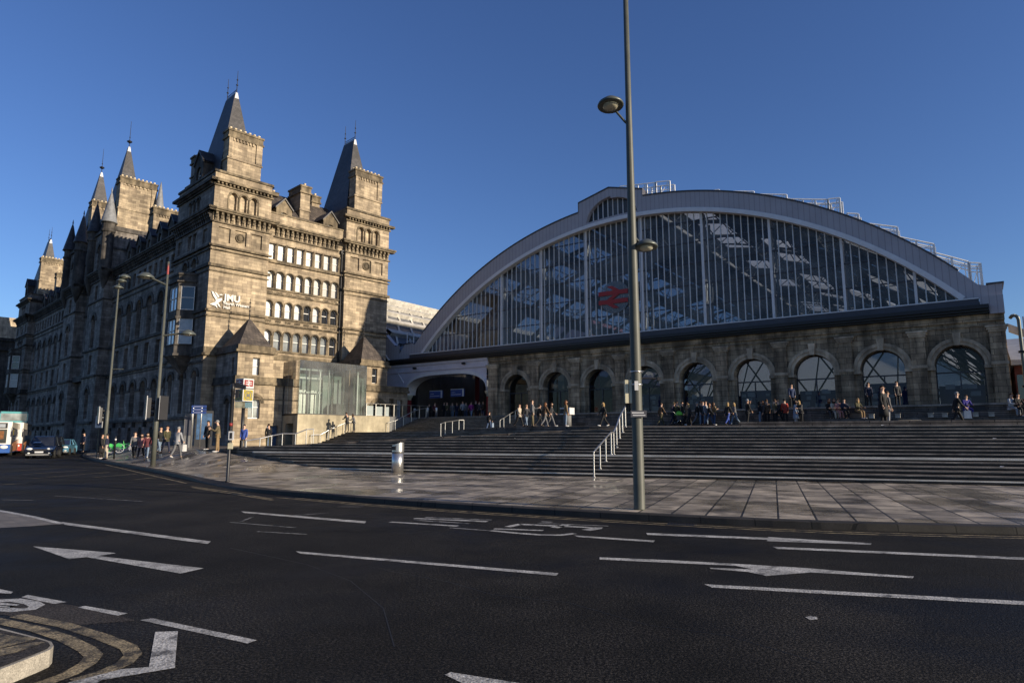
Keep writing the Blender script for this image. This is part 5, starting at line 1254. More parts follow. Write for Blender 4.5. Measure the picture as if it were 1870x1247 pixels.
rail('leftmost steel handrail climbing the steps towards the concrete wall', pw, 0)
def Hp(x, y, z): w = H2W(x, y); return (w[0], w[1], z)
g_at = lambda n: (n-SD+17.84)/0.989       # along the concrete wall from its corner
wall_pts = [(0.7,0.92),(1.6,0.95),(2.4,1.35),(3.2,1.68),(4.1,2.02),(5.0,2.12)]
rail('handrail on the first flight beside the sunlit concrete wall', [Hp(PX0+a+0.6, PY0-0.25, z) for a, z in wall_pts], 0)
rail('handrail on the upper flight beside the shaded end of the concrete wall', [Hp(PX0+a, PY0-0.25, z) for a, z in ((9.6,2.14),(10.5,2.35),(11.5,2.8),(12.5,3.25),(13.5,3.6),(14.4,3.72))], 0)
def onA(px, n, z): p = onplane(px, 780, SN, n); return (p[0], p[1], z)
rail('short handrail on the middle flight, left of the two short handrails', [onA(805,39.1,1.74), onA(813,39.9,1.9), onA(826,41.2,2.0), onA(838,42.4,2.12), onA(847,42.9,2.12)], 0)
rail('short handrail in front of the first small arch, right of the two short handrails', [onA(913,47.15,2.2), onA(920,47.7,2.4), onA(931,48.8,2.8), onA(941,49.8,3.1), onA(951,50.4,3.3)], 0)
# ================================================================= LAMP POSTS
def head(t, c, r, tilt=0.0, ang=0.0):
    b = MB(); b.lathe([(0.02,0.20*r/0.3),(r*0.45,0.17*r/0.3),(r*0.93,0.05*r/0.3),(r,0.0),(r*0.96,-0.02),(r*0.7,-0.02)], (0,0,0), 24)
    o = link('lamp_head', b.mesh('head', M['lampshell']), t, c); o.rotation_euler = (tilt, 0, ang)
    b = MB(); b.ell((0,0,-0.015), (r*0.62, r*0.62, 0.07), 20, 6); link('lens', b.mesh('lens', M['lens']), o)
w = onz(1168, 930, 0.12)
t = thing('street_lamp', 'tall grey lamp post with saucer heads near the kerb, in front of the steps', 'street lamp', (w[0], w[1], 0.12))
b = MB(); b.lathe([(0.125,0.0),(0.12,0.02),(0.116,2.6),(0.105,5.0),(0.07,9.0),(0.055,12.9)], (0,0,0), 24); b.build('pole', M['polegrey'], t)
b = MB()
for z in (2.62, 2.9): b.lathe([(0.131,0),(0.131,0.03)], (0,0,z), 24)
b.build('band_clamp', M['steel'], t)
hz = lambda px, py: onplane(px, py, (0,1), w[1])
def L3(px, py): p = hz(px, py); return (p[0]-w[0], 0.0, p[2]-0.12)
b = MB(); a = L3(1145, 222); c = L3(1126, 205); b.path([(0.0,0,a[2]-0.1),(-0.1,0,a[2]),(c[0],0,c[2])], 0.028, 8); a2 = L3(1158, 432); c2 = L3(1168, 444); b.path([(0.05,0,a2[2]+0.0),(c2[0],0,c2[2])], 0.028, 8); a3 = L3(1148, 6); b.tube((0,0,a3[2]+0.02),(0.24,0,a3[2]+0.4),0.03,n=8); b.build('arm', M['polegrey'], t)
p = L3(1115, 193); head(t, p, 0.305, -0.12); p = L3(1180, 451); head(t, p, 0.26, -0.12); p = L3(1160, 0); head(t, (p[0]+0.12,0,p[2]+0.42), 0.26, -0.1)
b = MB(); p = L3(1160, 756); b.box(-0.16,0.18,-0.15,-0.135,p[2]-0.07,p[2]+0.07); SGN = link('street_name_plate', b.mesh('plate', M['gutter']), t)
b = MB(); b.box(-0.14,0.12,-0.156,-0.151,p[2]+0.01,p[2]+0.035); b.box(-0.12,0.15,-0.156,-0.151,p[2]-0.04,p[2]-0.02); link('white_lines', b.mesh('wl', M['signwhite']), SGN)
b = MB(); p = L3(1155, 705); b.box(-0.06,0.02,-0.142,-0.128,p[2]-0.1,p[2]+0.1); b.build('sticker', M['signwhite'], t)
b = MB(); p = L3(1168, 690); q = L3(1200, 691); b.path([(0.05,0,p[2]-0.08),(0.14,0,p[2]),(q[0],0,q[2])],0.022,8); b.box(q[0],q[0]+0.08,-0.03,0.03,q[2]-0.04,q[2]+0.03); b.build('bracket_arm', M['black'], t)
b = MB(); p = L3(1146.5, 715); 
for dx in (-0.22,-0.13): b.box(dx-0.03,dx+0.04,-0.05,0.05,p[2]-0.25,p[2]+0.25)
b.build('lit_sign_edge', M['cream'], t)
def far_lamp(label, base, htop, heads, joint, r=0.095):
    t = thing('street_lamp', label, 'street lamp', (base[0], base[1], base[2]), 0, 'lamp posts in the street by the hotel')
    b = MB(); b.lathe([(r*1.35,0),(r*1.35,joint),(r,joint+0.05),(r*0.55,htop)], (0,0,0), 14); b.build('pole', M['polegrey'], t)
    for (px, py, ax, ay, rr) in heads:
        c = onplane(px, py, (0,1), base[1]); a = onplane(ax, ay, (0,1), base[1])
        bb = MB(); bb.path([(0,0,a[2]-base[2]),(c[0]-base[0],0,c[2]-base[2]+0.12)], 0.06, 8); link('arm', bb.mesh('arm', M['polegrey']), t)
        head(t, (c[0]-base[0],0,c[2]-base[2]), rr)
    return t
w2 = onpave(279, 849); top_ = onplane(300, 478, (0,1), w2[1])
T2 = far_lamp('grey lamp post with twin traffic signals at its foot and a red tipped top', w2, top_[2]-w2[2], [(266,507,298,521,0.47),(343,611,300,613,0.43)], 3.0)
b = MB(); b.tube((0,0,top_[2]-w2[2]-0.75),(0,0,top_[2]-w2[2]),0.064,0.05,10); b.build('red_tip', M['redpaint'], T2)
w3 = onpave(189, 836); top_ = onplane(207, 503, (0,1), w3[1])
T3 = far_lamp('thin pale lamp post with three heads at one side, left of the other lamp posts', w3, top_[2]-w3[2], [(228,507,206,508,0.42),(222,514,206,514,0.36),(216,526,205,525,0.38)], 3.5)
b = MB(); a = onplane(198,674,(0,1),w3[1]); b.tube((0,0,a[2]-w3[2]),(0.9,0,a[2]-w3[2]),0.04,n=6); b.build('banner_arm', M['polegrey'], T3)
# traffic signals
def signal(label, px, base, zc, face, back=False, bx_=0.0):
    c = onplane(px, 755, (0,1), base[1]); t = thing('traffic_signal', label, 'traffic light', (c[0], c[1]-0.05, zc), face, 'traffic signals by the hotel corner')
    b = MB(); b.prism([(-0.17,-0.1),(0.17,-0.1),(0.17,0.12),(-0.17,0.12)], -0.55, 0.55); b.build('housing', M['black'], t)
    b = MB(); b.prismY([(-0.26,-0.65),(0.26,-0.65),(0.26,0.65),(-0.26,0.65)], 0.13, 0.15)
    b.build('backing_board', M['black'], t)
    b = MB()
    for s_ in (-1,1): b.box(s_*0.24-0.035, s_*0.24+0.035, 0.10, 0.128, -0.65, 0.65)
    b.box(-0.2,0.2,0.1,0.128,0.58,0.65); b.build('white_border', M['signwhite'], t)
    for z, m in ((0.33,'redpaint'),(0.0,'yellow'),(-0.33,'dkframe')):
        b = MB(); b.lathe([(0.12,0),(0.12,0.18),(0.11,0.18)], (0,0,0), 12); o = link('hood', b.mesh('hood', M['black']), t, (0,-0.1,z)); o.rotation_euler = (pi/2,0,0)
        b = MB(); b.lathe([(0.1,0.0),(0.02,0.02)], (0,0,0), 12); q = link('lens', b.mesh('lens', M[m]), o)
signal('traffic signal on the left of the grey lamp post by the hotel corner', 271.5, w2, 3.25, 2.15); signal('traffic signal on the right of the grey lamp post by the hotel corner', 296, w2, 3.25, -2.0)
signal('traffic signal on the thin pale lamp post at the far left corner', 184, w3, 3.3, 2.3)
t = thing('road_sign', 'small white and blue arrow sign on a post behind the far left traffic signal', 'road sign', (w3[0]-0.85, w3[1]+0.5, w3[2]))
b = MB(); b.tube((0,0,0),(0,0,3.2),0.04,n=8); b.build('post', M['polegrey'], t); b = MB(); b.box(-0.28,0.28,-0.06,-0.04,2.25,3.15); b.build('panel', M['signwhite'], t); b = MB(); b.lathe([(0.2,0),(0.2,0.02)],(0,0,0),18); o = b.build('blue_disc', M['signblue'], t, (0,-0.06,2.62)); o.rotation_euler = (pi/2,0,0)
b = MB(); b.box(-0.2,0.2,-0.07,-0.061,2.95,3.05); b.build('blue_caption', M['signblue'], t)
w = onpave(208, 838)
t = thing('marker_post', 'short dark marker post beside the pair at the kerb', 'post', w); b = MB(); b.lathe([(0.06,0),(0.06,1.5),(0.04,1.6),(0.0,1.62)],(0,0,0),10); b.build('post', M['iron'], t); b = MB(); b.lathe([(0.063,1.3),(0.063,1.42)],(0,0,0),10); b.build('band', M['signwhite'], t)
# camera post at the crossing
w = onpave(415, 880); zt = onplane(415, 700, (0,1), w[1])[2]-w[2]
t = thing('crossing_post', 'slim black post with small signs and a camera at the dropped kerb', 'post', w)
b = MB(); b.lathe([(0.075,0),(0.07,0.04),(0.055,0.06),(0.05,zt-0.3),(0.075,zt-0.28),(0.075,zt)],(0,0,0),12); b.build('pole', M['black'], t)
b = MB(); b.prismY([(0.08,zt-0.14),(0.42,zt-0.22),(0.44,zt-0.06),(0.1,zt+0.02)],-0.06,0.06); b.tube((0.0,0,zt-0.1),(0.12,0,zt-0.1),0.03,n=6); b.tube((0.0,0,zt-0.36),(0.16,0,zt-0.36),0.025,n=6); b.box(0.12,0.2,-0.05,0.05,zt-0.5,zt-0.22); b.build('camera', M['black'], t)
b = MB(); b.box(-0.02,0.16,-0.09,-0.06,1.42,1.72); p_ = link('button_box', b.mesh('bb', M['signwhite']), t); b = MB(); b.box(0.03,0.11,-0.1,-0.091,1.47,1.67); link('symbol', b.mesh('sy', M['black']), p_)
b = MB(); b.box(-0.02,0.15,-0.09,-0.06,1.12,1.32); b.build('small_sign', M['cream'], t); b = MB(); b.lathe([(0.056,1.9),(0.056,2.0)],(0,0,0),12); b.build('red_band', M['redpaint'], t)
# station totem
p = onplane(446, 720, (0,1), 49.0); zt = [onplane(446, y, (0,1), 49.0)[2] for y in (692, 709, 711, 733, 745)]
hb_ = pave_h(p[0], p[1]); t = thing('station_totem', 'station totem with red double arrow panel above a yellow M panel', 'sign', (p[0], p[1], hb_), -0.55)
zt = [z-hb_ for z in zt]; s_ = 0.45
b = MB(); b.lathe([(0.12,0),(0.12,zt[4])],(0.0,0,0),12); b.build('post', M['black'], t)
b = MB(); b.box(-s_,s_,-s_,s_,zt[1],zt[0]); b.build('upper_box', M['signwhite'], t)
b = MB(); b.box(-s_,s_,-s_,s_,zt[3],zt[2]); b.build('lower_box', M['signwhite'], t)
b = MB(); b.box(-s_+0.02,s_-0.02,-s_+0.02,s_-0.02,zt[4],zt[3]-0.02); b.build('base_box', M['balglass'], t)
for rz_ in (0.0, pi/2*3, pi/2):
    c_, n_ = cos(rz_), sin(rz_)
    b = MB(); b.box(-0.37,0.37,-s_-0.012,-s_-0.002,zt[1]+0.12,zt[0]-0.1); o = link('red_panel', b.mesh('rp', M['redpaint']), t); o.rotation_euler = (0,0,rz_)
    zc = (zt[0]+zt[1])/2+0.01; q = MB()
    for sg in (1,-1): q.box(-0.26,0.26,-s_-0.022,-s_-0.013,zc+sg*0.075-0.03,zc+sg*0.075+0.03)
    q.prismY([(-0.11,zc-0.045),(-0.02,zc-0.045),(0.11,zc+0.045),(0.02,zc+0.045)],-s_-0.021,-s_-0.014)
    q.prismY([(0.02,zc+0.105),(-0.12,zc+0.2),(-0.03,zc+0.2),(0.12,zc+0.105)],-s_-0.021,-s_-0.014); q.prismY([(-0.02,zc-0.105),(0.12,zc-0.2),(0.03,zc-0.2),(-0.12,zc-0.105)],-s_-0.021,-s_-0.014)
    link('double_arrow', q.mesh('da', M['signwhite']), o)
    b = MB(); b.box(-0.39,0.39,-s_-0.012,-s_-0.002,zt[3]+0.06,zt[2]-0.06); o = link('yellow_panel', b.mesh('yp', M['signyellow']), t); o.rotation_euler = (0,0,rz_)
    zc = (zt[2]+zt[3])/2; q = MB(); Wall(q, lambda a, z, d: (a, -s_-0.013+d, z)).ring(0.0, zc, 0.27, 0.33, -0.008, 0.0, 24, 0, 2*pi); link('ring', q.mesh('ring', M['dkconc']), o)
    text(o, 'M', 0.40, (0, -s_-0.014, zc-0.145), (pi/2,0,0), M['dkconc'], 0.004, 'letter', 'CENTER', 0.02)
# direction signs and monolith by the hotel corner
p = onplane(343, 800, (0,1), 50.0); hb_ = pave_h(p[0],p[1])
t = thing('information_slab', 'dark upright information slab beside the hotel corner', 'sign', (p[0],p[1],hb_), 0.35); b = MB(); b.box(-0.3,0.3,-0.08,0.08,0,2.5); b.build('slab', M['dkconc'], t); b = MB(); b.box(-0.24,0.24,-0.09,-0.081,0.9,2.3); b.build('panel', M['gutter'], t)
for px, lab in ((349,'pale thin pole of the blue direction sign, left one'),(365,'pale thin pole carrying the blue direction sign, right one')):
    p = onplane(px, 800, (0,1), 49.3); hb_ = pave_h(p[0],p[1])
    t = thing('sign_post', lab, 'post', (p[0],p[1],hb_)); b = MB(); b.lathe([(0.05,0),(0.05,3.0),(0.03,3.05)],(0,0,0),10); b.build('pole', M['steel'], t)
    if px == 365:
        b = MB()
        for k in range(3): b.box(-0.75,0.35,-0.05,-0.02,2.5+k*0.22,2.68+k*0.22)
        o = b.build('direction_arm', M['signblue'], t); b = MB()
        for k in range(3): b.box(-0.6,0.1,-0.058,-0.051,2.57+k*0.22,2.6+k*0.22)
        link('caption', b.mesh('cap', M['signwhite']), o)
p = onplane(371, 800, (0,1), 54.0); hb_ = pave_h(p[0],p[1])
t = thing('advert_panel', 'blue advert panel behind the direction sign at the hotel corner', 'advert', (p[0],p[1],hb_), 0.5); b = MB(); b.box(-0.65,0.65,-0.1,0.1,0.0,2.9); b.build('case', M['black'], t); b = MB(); b.box(-0.55,0.55,-0.112,-0.102,0.6,2.7); b.build('poster', M['paleblue'], t)
# litter bins and bollards
t = thing('litter_bin', 'stainless steel litter bin with slanted top at the foot of the steps', 'bin', (-4.92, 28.72, 0.12), -0.35)
b = MB(); b.lathe([(0.25,0),(0.25,0.9)],(0,0,0),24); b.build('body', M['steel'], t)
b = MB(); n = 24; vs = [(0.26*cos(2*pi*i/n),0.26*sin(2*pi*i/n),0.902) for i in range(n)]+[(0.26*cos(2*pi*i/n),0.26*sin(2*pi*i/n),1.22+0.08*cos(2*pi*i/n)) for i in range(n)]; b.add(vs, [(i,(i+1)%n,n+(i+1)%n,n+i) for i in range(n)], True); b.add(vs[n:], [tuple(range(n))]); b.build('hood', M['steel'], t)
b = MB(); b.box(-0.17,0.05,-0.275,-0.19,0.98,1.14); b.build('slot', M['black'], t); b = MB(); b.lathe([(0.262,0.86),(0.262,0.9)],(0,0,0),24); b.build('band', M['dkframe'], t)
p = onplane(1036, 760, SN, SD-8.2)
t = thing('plateau_bin', 'dark bin with white lid on the plateau in front of the second pier', 'bin', (p[0],p[1],plat_h(p[0],p[1])), ST_ROT); b = MB(); b.lathe([(0.33,0),(0.33,0.95)],(0,0,0),16); b.build('body', M['dkconc'], t); b = MB(); b.box(-0.45,0.45,-0.4,0.4,0.95,1.02); b.box(0.25,0.45,-0.4,0.4,1.02,1.4); b.box(-0.45,0.45,-0.4,0.4,1.4,1.5); b.build('lid', M['signwhite'], t); b = MB(); b.box(-0.4,0.25,-0.3,0.3,1.02,1.4); b.build('mouth', M['black'], t)
for i, px in enumerate((757, 781, 797)):
    p = onplane(px, 750, SN, SD-3.4); t = thing('bollard', ['leftmost','middle','rightmost'][i]+' steel bollard of the three at the head of the upper flight', 'bollard', (p[0],p[1],CON), 0, 'steel bollards before the iron archway'); b = MB(); b.lathe([(0.13,0),(0.13,0.95),(0.11,1.0),(0.0,1.01)],(0,0,0),14); b.build('post', M['steel'], t); b = MB(); b.lathe([(0.134,0.75),(0.134,0.85)],(0,0,0),14); b.build('band', M['signwhite'], t)
# ================================================================= VEHICLES
M['bodynavy'] = mat('navy_car_paint', (0.006,0.007,0.011), 0.3, metal=0.0, var=0.05, bump=0.0, coat=1.0)
M['bodyblue'] = mat('light_blue_car_paint', (0.10,0.25,0.36), 0.25, metal=0.3, var=0.05, bump=0.0, coat=1.0)
M['buswhite'] = mat('bus_white', (0.62,0.60,0.57), 0.35, var=0.08, bump=0.0, coat=0.6)
M['busblue'] = mat('bus_blue', (0.03,0.09,0.30), 0.35, var=0.08, bump=0.0, coat=0.6)
M['busred'] = mat('bus_red', (0.36,0.05,0.035), 0.35, var=0.08, bump=0.0, coat=0.6)
M['busorange'] = mat('bus_orange', (0.55,0.24,0.10), 0.35, var=0.08, bump=0.0, coat=0.6)
M['busbeige'] = mat('bus_beige', (0.42,0.38,0.31), 0.4, var=0.08, bump=0.0, coat=0.4)
M['busteal'] = mat('bus_teal', (0.05,0.24,0.26), 0.35, var=0.08, bump=0.0, coat=0.6)
M['headlight'] = mat('headlight', (0.7,0.7,0.66), 0.12, var=0.2, bump=0.0, coat=1.0)
M['orangereflex'] = mat('painted_orange_reflection', (0.16,0.06,0.015), 0.5, var=0.6, sc=6, bump=0.0)
M['green'] = mat('bike_green', (0.06,0.42,0.10), 0.4, var=0.1, bump=0.0)
M['lime'] = mat('lime_fabric', (0.16,0.50,0.05), 0.7, var=0.15, bump=0.0)
def wheel(parent, c, r, w=0.22, axis_x=True):
    b = MB(); b.lathe([(r*0.62,-w/2),(r*0.95,-w/2),(r,-w/2+0.04),(r,w/2-0.04),(r*0.95,w/2),(r*0.62,w/2)],(0,0,0),20)
    o = link('wheel', b.mesh('tyre', M['rubber']), parent, c); o.rotation_euler = (0, pi/2, 0)
    b = MB(); b.lathe([(r*0.6,-w/2+0.02),(r*0.6,w/2-0.02),(r*0.2,w/2-0.01)],(0,0,0),12); link('rim', b.mesh('rim', M['steel']), o)
def car(label, pos, rz, paint, L_=4.3, Wd=1.75, Ht=1.62):
    t = thing('parked_car' if False else 'car', label, 'car', (pos[0],pos[1],0), rz)     # local: nose towards -y
    hw = Wd/2; b = MB()
    prof = [(-L_/2,0.35),(-L_/2-0.03,0.55),(-L_/2+0.06,0.72),(-L_/2+0.95,0.98),(-L_/2+1.15,1.0),(L_/2-0.35,1.0),(L_/2-0.02,0.85),(L_/2,0.4),(L_/2-0.2,0.25),(-L_/2+0.2,0.22)]
    sec = [(-hw,0.0),(-hw+0.08,0.0)]
    n = len(prof); vs = []
    for x, k in ((-hw+0.1,0.94),(-hw,1.0),(hw,1.0),(hw-0.1,0.94)):
        for y, z in prof: vs.append((x, y*k, 0.25+(z-0.25)*(1.0 if abs(x) < hw-0.05 else 0.97)))
    fs = [tuple(range(n-1,-1,-1)), tuple(range(3*n,4*n))]+[(a*n+i, a*n+(i+1)%n, (a+1)*n+(i+1)%n, (a+1)*n+i) for a in range(3) for i in range(n)]
    b.add(vs, fs); b.build('body', M[paint], t)
    y0, y1, y2, y3 = -L_/2+1.05, -L_/2+1.95, L_/2-0.75, L_/2-0.2
    b = MB(); b.frus((-hw+0.10,hw-0.10,y0,y3),(-hw+0.26,hw-0.26,y1,y2),0.99,Ht-0.05); b.build('glasshouse', M['pdark'], t)
    b = MB(); b.frus((-hw+0.24,hw-0.24,y1-0.06,y2+0.06),(-hw+0.32,hw-0.32,y1+0.12,y2-0.1),Ht-0.055,Ht)
    for s_ in (-1,1):
        for (ya, yb) in ((y0,y1),(y3,y2)): b.tube((s_*(hw-0.10),ya,1.0),(s_*(hw-0.26),yb,Ht-0.05),0.045,n=5)
        b.tube((s_*(hw-0.10),(y1+y2)/2,1.0),(s_*(hw-0.26),(y1+y2)/2,Ht-0.05),0.04,n=5)
    b.build('roof', M[paint], t)
    for s_ in (-1,1):
        for y in (-L_/2+0.8, L_/2-0.8): wheel(t, (s_*(hw-0.1), y, 0.32), 0.32)
        b = MB(); b.ell((s_*(hw-0.3),-L_/2+0.07,0.74),(0.22,0.14,0.10),12,6); b.build('headlight', M['headlight'], t)
        b = MB(); b.ell((s_*(hw+0.08),y0+0.35,1.03),(0.1,0.06,0.07),8,5); b.build('mirror', M[paint], t)
        b = MB(); b.ell((s_*(hw-0.28),-L_/2-0.02,0.42),(0.1,0.05,0.06),8,5); b.build('fog_light', M['headlight'], t)
    b = MB(); b.box(-0.45,0.45,-L_/2-0.05,-L_/2+0.1,0.60,0.74); b.build('grille', M['black'], t)
    b = MB(); b.box(-0.28,0.28,-L_/2-0.07,-L_/2-0.03,0.44,0.56); b.build('number_plate', M['signwhite'], t)
    b = MB(); b.box(-hw+0.1,hw-0.1,-L_/2-0.04,-L_/2+0.12,0.24,0.36); b.build('bumper', M['dkconc'], t)
    b = MB(); b.frus((-0.62,-0.12,y0+0.15,y0+0.2),(-0.55,-0.15,y1-0.02,y1+0.02),1.2,Ht-0.25); b.build('sun_visor', M['pgrey'], t)
def bus(label, corner, rz, cols, L_=10.5, Ht=3.0, double=False):
    """local origin = front right corner seen from the front ... body runs to +y, width to -x"""
    front, low, side, top_ = cols; Wd = 2.5
    t = thing('double_decker_bus' if double else 'bus', label, 'bus', (corner[0],corner[1],0), rz)
    b = MB(); c = 0.22
    pl = [(-Wd+c,0),(-c,0),(0,c),(0,L_),(-Wd,L_),(-Wd,c)]
    b.prism(pl, 0.32, 1.05); b.build('lower_panel', M[low], t)
    b = MB(); pp = [(-Wd+c,-0.01),(-c,-0.01),(0.01,c),(0.01,0.5),(-Wd-0.01,0.5),(-Wd-0.01,c)]; b.prism(pp, 1.05, 2.62); b.prism(pp, 2.62, Ht)
    b.build('front_surround', M[front], t)
    b = MB(); b.prism([(-Wd,0.5),(0,0.5),(0,L_),(-Wd,L_)], 2.45, Ht-0.02); b.build('upper_side_panel', M[side], t)
    b = MB(); b.prism([(-Wd+0.02,0.5),(-0.02,0.5),(-0.02,L_-0.02),(-Wd+0.02,L_-0.02)], 1.05, 2.45); b.build('side_window', M['pdark'], t)
    b = MB(); b.box(-Wd+0.32,-0.3,-0.03,0.0,1.15,2.35); b.build('windscreen', M['pdark'], t)
    b = MB(); b.box(-Wd+0.5,-0.5,-0.045,-0.031,1.5,2.2); b.build('painted_windscreen_reflection', M['orangereflex'], t)  # orange reflection painted as a flat panel on the windscreen
    b = MB(); b.box(-Wd+0.3,-0.3,-0.035,0.0,2.42,2.9); b.build('destination_screen', M['black'], t)
    b = MB(); b.box(-1.1,-0.45,-0.05,-0.036,2.5,2.8); b.build('route_number', M['pgrey'], t)
    b = MB(); b.box(0.0,0.03,0.7,2.0,0.4,2.4); b.build('door', M['dkframe'], t)
    b = MB(); b.box(0.005,0.035,2.0,2.5,1.85,2.35); b.build('yellow_notice', M['signyellow'], t)
    b = MB(); b.prismX([(2.4,0.4),(L_-0.4,0.4),(L_-0.4,1.5),(5.0,1.25),(2.4,1.08)],-0.003,0.02); b.build('side_swoosh', M[top_], t)
    for x in (-0.42,-Wd+0.42):
        b = MB(); b.ell((x,-0.0,0.82),(0.3,0.08,0.16),12,6); b.build('headlight', M['headlight'], t)
    for x in (-0.12,-Wd+0.12):
        for y in (2.6, L_-2.6): wheel(t, (x, y, 0.48), 0.48, 0.3)
    b = MB(); b.tube((0.0,0.0,2.5),(0.3,-0.25,2.35),0.03,n=6); b.box(0.2,0.42,-0.3,-0.2,1.85,2.35); b.build('mirror', M['black'], t)
    if double:
        b = MB(); b.prism([(-Wd+0.1,0.25),(-0.1,0.25),(0,0.5),(0,L_),(-Wd,L_),(-Wd,0.5)], Ht, Ht+0.32); b.prism([(-Wd+0.12,0.45),(-0.12,0.45),(0,0.7),(0,L_),(-Wd,L_),(-Wd,0.7)], 4.2, 4.42)
        for x in (-0.06,-Wd+0.06): b.box(x-0.06,x+0.06,0.4,0.62,Ht+0.3,4.22)
        b.build('upper_deck', M[top_], t)
        b = MB(); b.prism([(-Wd+0.12,0.4),(-0.12,0.4),(-0.03,0.6),(-0.03,L_-0.05),(-Wd+0.03,L_-0.05),(-Wd+0.03,0.6)], Ht+0.3, 4.21); b.build('upper_window', M['pmid'], t)
ahead = lambda z, px: ((px-935)/F*z*1.0, z)
car('black people carrier with white number plate waiting in the road beside the buses', ahead(54.5,92), radians(27), 'bodynavy', 4.5, 1.92, 1.74)
car('light blue car behind the black people carrier', (ahead(64,125)), radians(24), 'bodyblue', 4.1, 1.7, 1.48)
car('dark car hidden behind the roof of the black people carrier', (ahead(61.5,104)), radians(26), 'bodynavy', 4.2, 1.75, 1.75)
bus('white and blue single deck bus with orange swoosh cut off by the left edge', onz(16,833.5,0), radians(33.5), ('buswhite','busblue','busbeige','busorange'))
bus('second white fronted bus with red rear behind the first bus', ahead(67.5,50), radians(32.0), ('buswhite','busred','busbeige','busorange'), 10.5, 3.15)
bus('teal double decker bus with big front window behind the single deck buses', ahead(72.0,57), radians(38), ('busteal','busteal','busteal','busteal'), 10.5, 3.1, True)
# hire bicycles
def bike(label, px, dep, rz, col):
    p = ahead(dep, px); z = pave_h(*p)
    t = thing('bicycle', label, 'bicycle', (p[0],p[1],z), rz, 'hire bicycles standing by the kerb near the hotel')
    for s_ in (-1,1):
        b = MB(); R_, r_ = 0.34, 0.025
        for i in range(20):
            a0, a1 = 2*pi*i/20, 2*pi*(i+1)/20; b.tube((s_*0.53+R_*cos(a0),0,R_+R_*sin(a0)),(s_*0.53+R_*cos(a1),0,R_+R_*sin(a1)),r_,n=5,cap=False)
        for i in range(8):
            a0 = 2*pi*i/8; b.tube((s_*0.53,0,R_),(s_*0.53+R_*cos(a0),0,R_+R_*sin(a0)),0.006,n=3,cap=False)
        b.build('wheel', M['signwhite'] if col == 'green' else M['rubber'], t)
    b = MB(); b.path([(-0.53,0,0.34),(-0.15,0,0.32),(0.40,0,0.78),(-0.22,0,0.62),(-0.15,0,0.32)],0.028,6); b.tube((-0.53,0,0.34),(-0.24,0,0.72),0.02,n=6); b.tube((-0.15,0,0.32),(-0.27,0,0.9),0.022,n=6); b.tube((0.53,0,0.34),(0.36,0,1.0),0.025,n=6); b.build('frame', M[col], t)
    b = MB(); b.ell((-0.29,0,0.93),(0.14,0.08,0.04),10,5); b.build('saddle', M['rubber'], t)
    b = MB(); b.tube((0.34,-0.28,1.03),(0.34,0.28,1.03),0.018,n=6); b.box(0.36,0.62,-0.16,0.16,0.78,0.95); b.build('handlebar', M['black'], t)
    b = MB(); b.prismY([(-0.9,0.42),(-0.86,0.62),(-0.6,0.74),(-0.3,0.62),(-0.35,0.45)],-0.03,0.03); b.build('mudguard', M[col], t)
bike('green hire bicycle with white wheels, leftmost of the row', 214, 53, 0.25, 'green'); bike('green hire bicycle with white wheels, rightmost of the row', 240, 52.5, 0.12, 'green'); bike('green hire bicycle with white wheels, in the middle of the row', 226, 55, 0.5, 'green')
